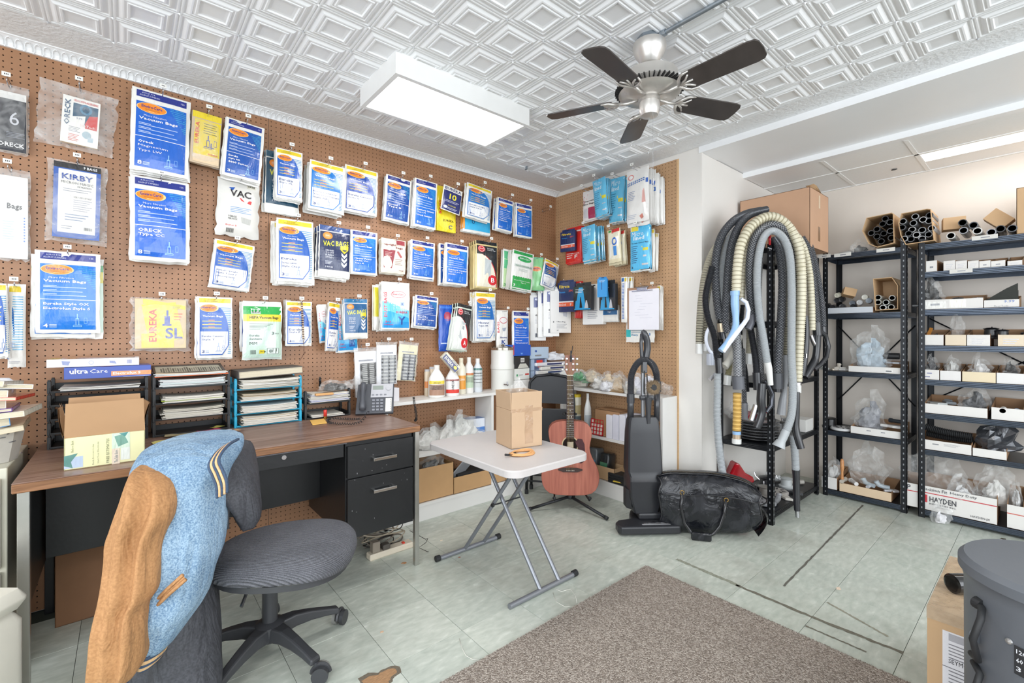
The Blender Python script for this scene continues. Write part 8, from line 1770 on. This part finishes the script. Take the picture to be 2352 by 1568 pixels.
# ---- things on the hose rack shelves
for k in range(7):
    b=MB();r= .15- .002*k;b.lathe([(0,0),(r* .6,0),(r* .7, .010),(r, .012),(r, .018),(r* .66, .016),(0, .010)],M('5a5c60' if k%2 else '3c3d40', .25, .3,var=.1,name='drum_lid',coat=.4),32);tag(b.build('motor_ring',loc=(3.39,1.34, .508+ .019*k),smooth=True,angle=40),ordp(k)+' dark round drum lid from the bottom of the pile','lid','pile of drum lids')
redm=M('a81420', .18,var=.15,name='red_translucent',coat=.6)
t=thing('red_hood','red plastic vacuum hood leaning on the bottom hose rack shelf','spare part',(3.30,1.42, .077),(0,0, .4));b=MB();pts=[(-.10,0),(.02,0),(.03, .05),(.06, .10),(.10, .13),(.085, .16),(.03, .19),(-.02, .26),(-.045, .265),(-.09, .16)]
vv=[(x,-.03+ .02*cos(8*z),z)for x,z in pts]+[(x, .05,z)for x,z in pts];n=len(pts);vv=[Matrix.Rotation(-1.1,3,'Z')@Vector(v)for v in vv];b.add(vv,[list(range(n)),list(range(n,2*n))[::-1]]+[(i,n+i,n+(i+1)%n,(i+1)%n)for i in range(n)],redm);b.build('shell',t,bevel=.012)
for k,(x,y,z,s,lab)in enumerate(((3.36,1.40, .66, .07,'red round cap on the middle shelf of the hose rack'),(3.55,1.38, .68, .06,'red plastic cover behind the hanging wands'))):b=MB();b.lathe([(0,s* .5),(s* .6,s* .45),(s* .95,s* .2),(s,0),(s*1.15,-.004),(s*1.15,-.01),(0,-.01)],redm,22);tag(b.build('red_dome',loc=(x,y,z),smooth=True),lab,'cap')
crumple_bag('plastic_bag','grey plastic wrapped bundle left on the middle hose rack shelf',Vector((3.28,1.42, .645)),(.07, .07, .06),290,inner='6a6c74')
for k,(x,y,kd,s,c_,lab)in enumerate(((3.34,1.27,'wheel', .07,'9a9ca0','metal reel on the bottom shelf near the bag'),(3.48,1.32,'motor', .075,'8a8680','dusty motor behind the front post'),(3.62,1.30,'wheel', .08,'b0aaa4','pale reel on the bottom hose rack shelf'),(3.66,1.38,'motor', .09,'2a2b2e','black motor on the bottom hose rack shelf'),(3.82,1.30,'motor', .07,'b8bcbc','grey motor with cord at the right of the bottom shelf'),(3.95,1.28,'tube', .06,'a8a49c','beige tube end at the rack corner'))):part_lump(lab,Vector((x,y, .077)),kd,s,c_, .5*k)
for k,(x,c_)in enumerate(((3.75,'2a2a2c'),(3.92,'9a9ca0'))):part_lump(('black','grey')[k]+' moulded part on the middle hose rack shelf right',Vector((x,1.33, .508)),'motor', .07,c_,k)
for k,(x,y,kd,s_,c_,lab)in enumerate(((3.42,1.22,'elbow', .055,'8a8c90','dusty grey elbow behind the front post at floor level'),(3.55,1.21,'wedge', .05,'c8c4bc','pale clutter wedge on the bottom hose rack shelf'),(3.72,1.22,'nozzle', .06,'3a3b3e','dark nozzle at the front of the bottom hose rack shelf'),(3.88,1.42,'elbow', .07,'d0d2d2','white hooked pipe at the back of the bottom hose rack shelf'))):part_lump(lab,Vector((x,y, .077)),kd,s_,c_, .9*k)
t=printed_box('small_box','open white carton at the right end of the middle hose rack shelf',3.93,1.24, .508, .16, .12, .09,'e0deda',())
for k,(x,kd,s,c_)in enumerate(((3.86,'elbow', .05,'d8d8d6'),(3.98,'nozzle', .06,'cfcfcf'))):part_lump(('pale elbow','pale nozzle')[k]+' on the upper hose rack shelf',Vector((x,1.25, .915)),kd,s,c_,k)
# ================================================================ hanging hoses and wands
iv=M('d3ccb4', .4,var=.06,name='ivory_hose');bei=M('b4ae9c', .4,var=.08,name='beige_hose');slv=M('4b4d52', .3, .2,var=.3,ns=90,name='woven_dark_hose',coat=.3);slv2=M('b4b5b8', .3, .4,var=.3,ns=90,name='woven_silver');gy=M('a9adb0', .35,var=.04,name='grey_hose');bk_=M('26272b', .3,var=.05,name='black_hose',coat=.3);tanh=M('d6b26a', .4,var=.08,name='tan_hose');wht=M('d9d9d6', .3,var=.03,name='pale_cuff',coat=.3);blu=M('8fb4dc', .35,var=.03,name='light_blue_plastic',coat=.2)
def hose(label,pts,r,m,m2=None,ends=(),step=.0085,amp=.0022,seg=10):
    r*=1.1
    P=[ray(*p)for p in pts];c=P[0];t=thing('vacuum_hose',label,'hose',c,0,None);b=MB();corr(b,[p-c for p in P],r,m,step,amp,16 if m in(slv,slv2)else seg,m2=m2,woven=m in(slv,slv2));b.build('hose_tube',t,smooth=True,angle=75)
    for(pp,rr_,mm,nm)in ends:
        b=MB();b.tube([ray(*p)-c for p in pp],rr_,mm,14);b.build(nm,t,smooth=True,angle=40)
    return t
D=2.93
hose('leftmost beige hose with clear ribbed cuff',[(1664,548,3.10),(1640,575,3.08),(1622,620,3.06),(1611,690,3.05),(1607,755,3.04),(1606,790,3.04)], .021,bei,M('5a584f', .4,name='dark_groove'),[([(1606,786,3.04),(1606,812,3.04)], .022,wht,'cuff')])
hose('second beige hose from the left',[(1668,565,3.13),(1645,600,3.12),(1628,660,3.10),(1620,720,3.09),(1618,790,3.09)], .018,bei,M('5a584f', .4,name='dark_groove'),[([(1618,788,3.09),(1618,806,3.09)], .019,wht,'cuff')])
hose('outer dark woven hose at the left of the arch',[(1748,484,3.06),(1712,492,3.02),(1680,512,3.0),(1654,550,2.99),(1643,610,2.98),(1646,680,2.97),(1654,735,2.96)], .0225,slv,slv2,[([(1655,742,2.96),(1657,762,2.96)], .023,M('b8a890', .3, .6,name='bronze_ring'),'ring'),([(1657,762,2.96),(1660,778,2.96)], .021,bk_,'cuff')])
hose('pale grey hose between the two dark ones at left',[(1700,518,3.09),(1676,545,3.07),(1660,600,3.06),(1655,660,3.06),(1660,740,3.06)], .018,gy)
hose('second dark woven hose of the arch',[(1762,481,3.00),(1725,492,2.98),(1700,515,2.97),(1682,555,2.96),(1673,610,2.95),(1668,680,2.94),(1665,730,2.94),(1670,765,2.94)], .0205,slv,slv2)
hose('thin black hose curving at the far left with long grey extension',[(1636,612,2.94),(1626,650,2.93),(1620,690,2.92),(1626,730,2.91),(1640,770,2.90),(1646,815,2.90),(1650,830,2.90)], .0175,bk_,None,[([(1650,822,2.90),(1652,856,2.90)], .022,bk_,'cuff')])
hose('long pale grey hose hanging almost to the leather bag',[(1648,856,2.93),(1648,900,2.93),(1647,950,2.93),(1650,1010,2.93),(1656,1060,2.93),(1661,1092,2.93)], .020,gy,None,[([(1661,1092,2.93),(1664,1108,2.93)], .020,chrome,'chrome_end')])
hose('broad ivory hose over the top ending in a pale cuff',[(1691,672,2.87),(1694,610,2.87),(1704,555,2.88),(1730,515,2.90),(1768,497,2.92),(1806,515,2.92),(1832,560,2.90),(1840,620,2.90),(1840,700,2.90),(1836,780,2.90),(1832,860,2.90),(1831,878,2.90)], .0255,iv,M('a39a80', .4,name='ivory_groove'),[([(1831,878,2.9),(1831,884,2.9)], .024,chrome,'ring'),([(1831,884,2.9),(1831,901,2.9)], .023,wht,'cuff')],step=.013,amp=.0026)
hose('second ivory hose just inside the broad one',[(1702,690,2.95),(1708,620,2.95),(1722,560,2.96),(1748,522,2.97),(1778,508,2.97),(1812,525,2.98),(1842,560,2.99),(1858,620,3.0),(1864,700,3.0),(1865,760,3.0)], .019,iv,M('a39a80', .4,name='ivory_groove'),step=.011)
hose('dark woven hose inside the ivory arch, ending in grey elbow',[(1728,722,2.91),(1722,660,2.90),(1722,600,2.90),(1732,550,2.91),(1755,522,2.92),(1782,516,2.92),(1808,535,2.93),(1822,580,2.94),(1828,640,2.96),(1828,720,2.97)], .0205,slv,slv2,[([(1728,722,2.91),(1726,742,2.90),(1718,756,2.90)], .021,M('5c5d64', .4,name='grey_elbow'),'elbow')])
hose('smooth grey hose of the inner arch with long right tail and flared end',[(1762,832,2.86),(1754,780,2.86),(1744,720,2.86),(1739,650,2.86),(1742,590,2.87),(1754,545,2.88),(1775,530,2.88),(1800,548,2.87),(1814,590,2.86),(1818,660,2.85),(1818,740,2.85),(1818,820,2.84),(1821,890,2.83),(1818,950,2.82),(1806,990,2.81)], .0205,gy,None,
     [([(1762,830,2.86),(1766,846,2.86),(1770,884,2.86)],[.021, .020, .016],wht,'tapered_end'),([(1806,988,2.81),(1799,1004,2.81),(1794,1014,2.81)], .024,gy,'collar'),([(1794,1012,2.81),(1788,1026,2.81)],[.026, .038],gy,'flared_end')],step=.0065,amp=.0014)
hose('dark woven hose hanging right of the front post',[(1776,548,3.0),(1790,575,2.95),(1797,630,2.92),(1796,700,2.91),(1791,780,2.90),(1786,855,2.90)], .022,slv,slv2,[([(1786,856,2.90),(1787,892,2.90)], .033,M('46484d', .45,name='charcoal_cuff'),'cuff'),([(1787,892,2.90),(1787,900,2.90)], .024,bk_,'cuff_tip')])
hose('dark woven hose behind the ivory ones at right',[(1840,545,3.10),(1858,580,3.08),(1866,640,3.06),(1872,700,3.04),(1876,742,3.02)], .0215,slv,slv2,[([(1876,740,3.02),(1878,772,3.02)], .027,bk_,'cuff')])
hose('yellowish hose at the right edge of the arch',[(1840,560,3.06),(1856,610,3.05),(1862,660,3.05),(1863,700,3.05),(1864,730,3.05)], .014,M('c9b878', .4,name='yellow_hose'),iv,[([(1864,730,3.05),(1863,755,3.05)], .016,M('dcd2c0', .4,name='cream_cuff'),'cuff')])
hose('silver and black hose hanging at left centre',[(1688,740,2.93),(1692,780,2.92),(1694,830,2.91),(1695,866,2.90)], .024,slv2,slv,[([(1695,864,2.90),(1697,893,2.90)], .036,M('5c5e64', .45,name='charcoal_cuff'),'cuff')])
hose('short tan ribbed hose with blue and white cuff',[(1693,902,2.93),(1693,940,2.93),(1692,990,2.93)], .023,tanh,M('b08c48', .4,name='tan_groove'),[([(1692,990,2.93),(1692,997,2.93)], .025,blu,'blue_ring'),([(1692,997,2.93),(1692,1007,2.93)], .024,M('c8b49c', .3, .6,name='brass_ring'),'ring'),([(1692,1007,2.93),(1692,1018,2.93)], .028,wht,'cuff')],step=.013,amp=.0028)
hose('dark thin hose behind the silver one',[(1706,800,3.0),(1708,860,3.0),(1710,925,3.0)], .013,slv,slv2,[([(1710,925,3.0),(1711,962,3.0)], .019,M('8a8c92', .4,name='mid_grey_cuff'),'cuff')])
hose('black ribbed hose leading to the bent steel wand',[(1722,745,2.94),(1730,790,2.92),(1736,830,2.90),(1738,860,2.90)], .018,bk_,None,[([(1738,855,2.90),(1740,895,2.90)], .024,bk_,'cuff')])
hose('short ivory hose with clear cuff behind the others',[(1722,740,3.02),(1722,780,3.02),(1721,812,3.02)], .019,bei,None,[([(1721,812,3.02),(1720,836,3.02)], .023,wht,'cuff')])
hose('olive ribbed stub with clear cuff at the left',[(1676,830,3.0),(1674,850,3.0),(1672,862,3.0)], .017,M('8a8468', .4,name='olive_hose'),None,[([(1672,862,3.0),(1670,884,3.0)], .024,wht,'cuff')])
hose('pale ribbed hose low at the right above the black wand',[(1822,1000,3.0),(1826,1040,3.0),(1828,1080,3.0)], .020,gy,None,[([(1828,1078,3.0),(1829,1100,3.0),(1830,1155,3.0)],[.024, .021, .020],bk_,'wand'),([(1830,1155,3.0),(1831,1172,3.0)], .018,bk_,'wand_tip'),([(1831,1172,3.0),(1832,1187,3.0)], .013,chrome,'chrome_end')])
hose('dark woven hose filling in behind the left bundle',[(1705,505,3.14),(1690,540,3.12),(1684,600,3.11),(1682,680,3.10),(1684,760,3.09),(1690,800,3.08)], .020,slv,slv2)
hose('ribbed silver hose behind the front post at left',[(1752,560,3.06),(1744,620,3.05),(1742,700,3.05),(1744,780,3.05),(1748,850,3.05),(1750,880,3.05)], .017,slv2,slv)
hose('far right dark hose beside the steel rack',[(1850,535,3.14),(1868,590,3.12),(1880,650,3.10),(1888,710,3.09),(1890,752,3.08)], .018,slv,slv2,[([(1890,750,3.08),(1891,772,3.08)], .022,bk_,'cuff')])
hose('pale ivory hose behind the grey tail',[(1804,560,3.10),(1812,640,3.10),(1810,720,3.10),(1806,800,3.09),(1804,830,3.09)], .016,bei,M('5a584f', .4,name='dark_groove'),[([(1804,830,3.09),(1803,880,3.09)], .018,M('b8bcc2', .3,name='pale_wand_top'),'cuff')])
hose('thin dark hose between silver and black wands',[(1706,700,3.06),(1700,780,3.06),(1712,850,3.05),(1716,900,3.05)], .013,bk_)
def wand(label,pts,r,m,extra=(),name='hose_wand'):
    P=[ray(*p)for p in pts];c=P[0];t=thing(name,label,'vacuum wand',c);b=MB();fine=[];rr_=[]
    R=r if isinstance(r,(list,tuple))else[r]*len(P)
    for i in range(len(P)-1):
        p0=P[max(i-1,0)];p1=P[i];p2=P[i+1];p3=P[min(i+2,len(P)-1)]
        for q in range(6):f=q/6;fine.append(0.5*((2*p1)+(-p0+p2)*f+(2*p0-5*p1+4*p2-p3)*f*f+(-p0+3*p1-3*p2+p3)*f**3)-c);rr_.append(R[i]*(1-f)+R[i+1]*f)
    fine.append(P[-1]-c);rr_.append(R[-1]);b.tube(fine,rr_,m,14);b.build('tube',t,smooth=True,angle=50)
    for(pp,r2,mm,nm)in extra:b=MB();b.tube([ray(*p)-c for p in pp],r2,mm,12);b.build(nm,t,smooth=True,angle=50)
    return t
whb=M('dde1ec', .25,var=.03,name='white_handle_plastic',coat=.3)
wand('light blue and white hose handle hanging in front',[(1688,672,2.82),(1688,700,2.82),(1690,730,2.82),(1688,755,2.81),(1672,785,2.79),(1655,805,2.78)],[.024, .024, .019, .02, .019, .017],blu,[([(1702,686,2.82),(1714,694,2.82),(1719,712,2.82),(1716,732,2.81),(1706,746,2.80),(1690,766,2.79),(1672,790,2.78),(1660,808,2.775)],[.010, .012, .013, .013, .014, .016, .016, .014],whb,'grip'),([(1688,668,2.82),(1688,678,2.82)], .027,blu,'collar')])
wand('white curved handle half hidden at the left',[(1634,748,3.0),(1624,762,3.0),(1622,784,3.0),(1630,805,3.0),(1640,812,3.0)], .011,whb,[([(1632,812,3.0),(1632,838,3.0)], .026,M('b4b9c4', .3,name='pale_grey_plastic'),'trigger_box')])
wand('cream tapered wand end at left centre',[(1700,770,3.02),(1690,800,3.0),(1675,828,2.98),(1664,842,2.97)],[.016, .02, .024, .026],M('c9c6bc', .3,name='cream_wand'))
wand('bent steel and black handle low in the middle',[(1750,880,2.88),(1748,920,2.88),(1750,945,2.88),(1745,965,2.88),(1738,982,2.88)],[.025, .026, .024, .024, .022],bk_,[([(1755,874,2.88),(1764,884,2.88),(1774,905,2.88),(1772,930,2.88),(1760,946,2.88)], .0135,M('4a4c52', .2, .7,name='dark_chrome'),'grip'),([(1737,930,2.9),(1726,965,2.9)], .018,chrome,'chrome_tube')])
wand('black curved handle at the right of the hoses',[(1876,770,3.0),(1876,800,3.0),(1872,825,3.0),(1858,850,2.98),(1848,866,2.97)],[.026, .021, .022, .023, .024],bk_,[([(1882,758,3.02),(1896,770,3.04),(1903,795,3.04),(1898,820,3.02),(1884,838,3.0),(1870,848,2.99)], .014,bk_,'grip')])
wand('black flat wand with rocker buttons left of the curved one',[(1851,725,2.95),(1852,760,2.95),(1850,800,2.95),(1846,835,2.95),(1842,862,2.95)],[.014, .018, .021, .021, .019],bk_,[([(1852,812,2.93),(1852,822,2.93)], .006,chrome,'button')])
wand('chrome tube slanting between the black wands',[(1862,770,3.0),(1868,785,3.0),(1878,800,3.0)], .014,chrome)
wand('long black wand bending forward over the rack foot',[(1832,900,2.86),(1830,950,2.86),(1828,985,2.86),(1834,1010,2.85),(1840,1030,2.84)],[.013, .016, .021, .022, .021],bk_)
wand('grey tapering wand right of the front post',[(1803,815,3.0),(1804,850,3.0),(1802,890,3.0),(1797,925,3.0),(1794,952,3.0)],[.015, .015, .016, .024, .027],M('9c9ea2', .35,name='mid_grey_wand'))
wand('small steel pipe poking out at the left',[(1644,858,2.98),(1630,872,2.97)], .012,M('c4c4c8', .3, .7,name='steel_pipe'))
b=MB();c=ray(1768,545,2.95);b.tube([c+Vector((0,0,-.05)),c+Vector((0,0,0)),c+Vector((.004, .004, .045))],[.007, .009, .007],M('c81c28', .2,name='red_tie',coat=.5),8);b.tube([c+Vector((-.03, .0,-.07)),c+Vector((.0,-.01,-.075)),c+Vector((.03, .0,-.078))], .003,M('c8ccd4', .3,name='white_tie'),6);tag(b.build('hanging_strap',smooth=True),'red strap tying the hoses to the rack post','strap')

# ================================================================ rug, drum vacuum and carton at the right
def rug_mat():
    m=bpy.data.materials.new('berber_carpet');m.use_nodes=True;nt=m.node_tree;n=nt.nodes;L=nt.links;p=n['Principled BSDF'];p.inputs['Roughness'].default_value= .95;p.inputs['Specular IOR Level'].default_value= .1
    g=n.new('ShaderNodeNewGeometry');v=n.new('ShaderNodeTexVoronoi');v.inputs['Scale'].default_value=210;L.new(g.outputs['Position'],v.inputs['Vector'])
    r=n.new('ShaderNodeValToRGB');e=r.color_ramp.elements;e[0].position=0;e[0].color=lin('7d7269');e[1].position=1;e[1].color=lin('bdb3a9');x=e.new(.5);x.color=lin('9c9187')
    s=n.new('ShaderNodeSeparateColor');L.new(v.outputs['Color'],s.inputs[0]);L.new(s.outputs[0],r.inputs[0]);L.new(r.outputs[0],p.inputs['Base Color'])
    b=n.new('ShaderNodeBump');b.inputs['Strength'].default_value=1;b.inputs['Distance'].default_value= .005;b.invert=True;L.new(v.outputs['Distance'],b.inputs['Height']);L.new(b.outputs[0],p.inputs['Normal']);return m
rm=rug_mat();rx1,ry1=2.11,1.392;rx0,ry0= .25,-1.6
t=thing('rug','grey brown speckled carpet piece on the green tiles','rug',(rx1,ry1,0));rr=random.Random(6)
b=MB();b.box(rx0-rx1,0,ry0-ry1,0, .001, .0105,rm);b.build('carpet',t)
b=MB();m_=[rm]
def tuft(x,y,dx,dy,h=.010,w=.003,m=rm):b.add([(x-w,y-w, .0012),(x+w,y-w, .0012),(x+w,y+w, .0012),(x-w,y+w, .0012),(x+dx,y+dy,h)],[(0,1,4),(1,2,4),(2,3,4),(3,0,4)],m)
cw=M('c9c1b6', .95,name='carpet_thread')
for k in range(1500):
    y=rr.uniform(-1.6,0);tuft(rr.uniform(-.001, .005),y,rr.uniform(.0, .006),rr.uniform(-.004, .004));x=rr.uniform(rx0-rx1,0);tuft(x,rr.uniform(-.001, .004),rr.uniform(-.003, .003),rr.uniform(.0, .005),m=cw if k%2 else rm)
for k in range(26000): # pile in the part nearest the camera's view
    x=rr.uniform(-1.25,0);y=rr.uniform(-1.0,0);tuft(x,y,rr.uniform(-.003, .003),rr.uniform(-.003, .003),rr.uniform(.0112, .0142), .0026)
o=b.build('pile',t);o['kind']='stuff'
for k,pts in enumerate(([(1055,1466),(1062,1490),(1070,1505),(1085,1514),(1102,1516)],[(1275,1352),(1290,1358),(1310,1352),(1322,1368),(1325,1384)],[(1270,1360),(1278,1382),(1298,1393),(1315,1392)])):
    b=MB();b.tube([at(x,y,Z=.0018)for x,y in pts], .0012,M('e4e2da', .9,var=0,name='loose_thread'),4);tag(b.build('loose_thread',smooth=True),('white thread on the tiles at the lower rug edge','white thread curling near the table foot','second white thread under the one near the table foot')[k],'thread')
# drum vacuum
gm=M('5f6369', .45,var=.06,ns=5,bump=.02,name='grey_drum_paint');dc=Vector((1.675,-.03,0));R_d= .185
t=thing('drum_vacuum','dark grey drum vacuum with side tube in the lower right corner','vacuum cleaner',dc,0)
b=MB();b.lathe([(0, .06),(R_d* .96, .06),(R_d* .97, .62),(R_d*1.0, .645),(R_d*1.03, .650),(R_d*1.03, .672),(R_d* .97, .684),(0, .690)],gm,56);b.build('drum',t,smooth=True,angle=40)
def dp_(x,y):
    p=at(x,y,Z=0);a=(x-1176)/1050;ux,uy=FW[0]+RT[0]*a,FW[1]+RT[1]*a;cc=ux*dc.x+uy*dc.y;A=ux*ux+uy*uy;disc=max(0,cc*cc-A*(dc.x**2+dc.y**2-(R_d* .975)**2));d=(cc-sqrt(disc))/A
    return ray(x,y,d)-Vector((dc.x,dc.y,0))
b=MB();p0=dp_(2247,1385);p1=dp_(2236,1500);o1=Vector((-FW[0]* .02,-FW[1]* .02,0));l1=Vector((-RT[0],-RT[1],0))
b.tube([p0,p0+o1+l1* .012,p0+o1*2+l1* .035+Vector((0,0,-.012)),(p0+p1)/2+o1*2+l1* .048,p1+o1*2+l1* .03+Vector((0,0, .012)),p1+l1* .005], .0072,rub,10);b.build('side_handle',t,smooth=True)
p2=dp_(2236,1520);b=MB();b.tube([p2,p2+o1*2+l1* .025,p2+o1*2+l1* .035+Vector((0,0,-.03)),p2+o1*2+l1* .025+Vector((0,0,-.08))], .0072,rub,10);b.build('side_handle',t,smooth=True)
b=MB();b.cyl(dp_(2247,1385)-o1* .3,dp_(2247,1385)+o1* .6, .014,rub,14);b.cyl(dp_(2243,1460)-o1* .3,dp_(2243,1460)+o1* .4, .013,gm,14);b.build('grommet',t)
b=MB()
for x,y,m in((2323,1355,rub),(2318,1472,M('c8c8c8', .3, .8,name='rivet'))):q=dp_(x,y);b.lathe([(.007,0),(.006, .003),(0, .005)],m,12,Matrix.Translation(q)@Vector((-q.x,-q.y,0)).normalized().to_track_quat('Z','Y').to_matrix().to_4x4().inverted()if False else Matrix.Translation(q)@Vector((q.x,q.y,0)).normalized().to_track_quat('Z','Y').to_matrix().to_4x4())
b.build('rivet',t)
b=MB();n=10
aA=dp_(2330,1480);aB=dp_(2400,1480);a0=atan2(aA.y,aA.x);a1=atan2(aB.y,aB.x);zt1=aA.z;zb1=dp_(2330,1545).z;r=R_d* .98
b.grid(8,1,lambda i,j:(r*cos(a0+(a1-a0)*i),r*sin(a0+(a1-a0)*i),zb1+(zt1-zb1)*j),PM('26292e'))
for k,tx in enumerate(('120 V','60 Hz','3 A')):
    vs,fs,_,_=glyphs(tx, .02);b.add([((r+ .0006)*cos(a0+(a1-a0)*(.08+ .6*u)),(r+ .0006)*sin(a0+(a1-a0)*(.08+ .6*u)),zt1-(zt1-zb1)*(.3*k+ .26)+v* .010)for u,v in vs],fs,PM('d8dade'))
b.build('rating_plate',t)
b=MB()
for a in range(4):aa=a*pi/2+ .4;b.tube([(.15*cos(aa), .15*sin(aa), .09),(.21*cos(aa), .21*sin(aa), .05)], .014,rub,8);b.lathe([(.03,-.012),(.03, .012),(0, .012)],rub,14,Matrix.Translation((.21*cos(aa), .21*sin(aa), .03))@Matrix.Rotation(pi/2,4,'X'))
b.build('caster',t)
t=thing('shipping_carton','taped tan carton with white shipping label beside the drum vacuum','box',(2.135, .115,0),0);cm2=M('c8a67e', .5,var=.04,ns=4,bump=.03,name='tan_shipping_card')
b=MB();b.box(-.245, .245,-.135, .135,0, .398,cm2);b.box(-.245, .245,-.135,-.001, .398, .40,cm2);b.box(-.245, .245, .001, .135, .398, .40,cm2);b.build('carton',t,bevel=.002)
b=MB();tpm=M('d8c4a8', .12,var=.2,ns=30,bump=.6,bs=30,name='clear_tape',coat=.9,alpha=.55);b.box(-.2458, .2458,-.136, .136, .365, .4008,tpm);b.build('tape',t)
p=Print(.17, .22,lambda x,z:0, .0004);face_simple(('r',0,0,1,1,'e6e6ea'),('r', .08, .02, .4, .12,'b0b0b6'),('t','SEYMOUR', .08, .42, .36, .06,'3c3c42',0, .02),('l', .08, .16, .7,5, .045,'8a8a90'),('r', .0, .48,1, .49,'6a6a70'),('l', .08, .52, .5,6, .05,'8a8a90'),('t','UPS', .08, .97, .3, .08,'3c3c42',0, .03))(p)
o=p.build(t,'shipping_label');o.location=(-.2456, .015, .345);o.rotation_euler=(0,0,-pi/2)
q=at(2200,1340,Z=.43);b=MB();dv=Vector((RT[0],RT[1],-.0));q=q-dv* .02;b.lathe([(.024,0),(.030, .002),(.030, .16),(.024, .16),(.024,0)],M('1c1b1b', .15, .3,name='black_chrome',coat=.6),22,Matrix.Translation(q)@dv.to_track_quat('Z','Y').to_matrix().to_4x4());b.lathe([(.031, .062),(.032, .064),(.031, .066)],chrome,22,Matrix.Translation(q)@dv.to_track_quat('Z','Y').to_matrix().to_4x4());o=b.build('black_tube',smooth=True,angle=40);tag(o,'glossy black tube lying on the taped tan carton','tube')
# small wheel at the right edge by the rack
w0=at(2372,1225,Z=.0);b=MB();b.lathe([(.03,-.025),(.09,-.025),(.11,-.018),(.112,0),(.11, .018),(.09, .025),(.03, .025)],rub,30,Matrix.Rotation(pi/2,4,'X'))
for k in range(36):b.box(.108, .116,-.02, .02,-.003, .003,rub,Matrix.Rotation(2*pi*k/36,4,'Y'))
tag(b.build('tyre',loc=(w0.x,w0.y- .02, .118)),'black treaded tyre cut off at the right edge','tyre')
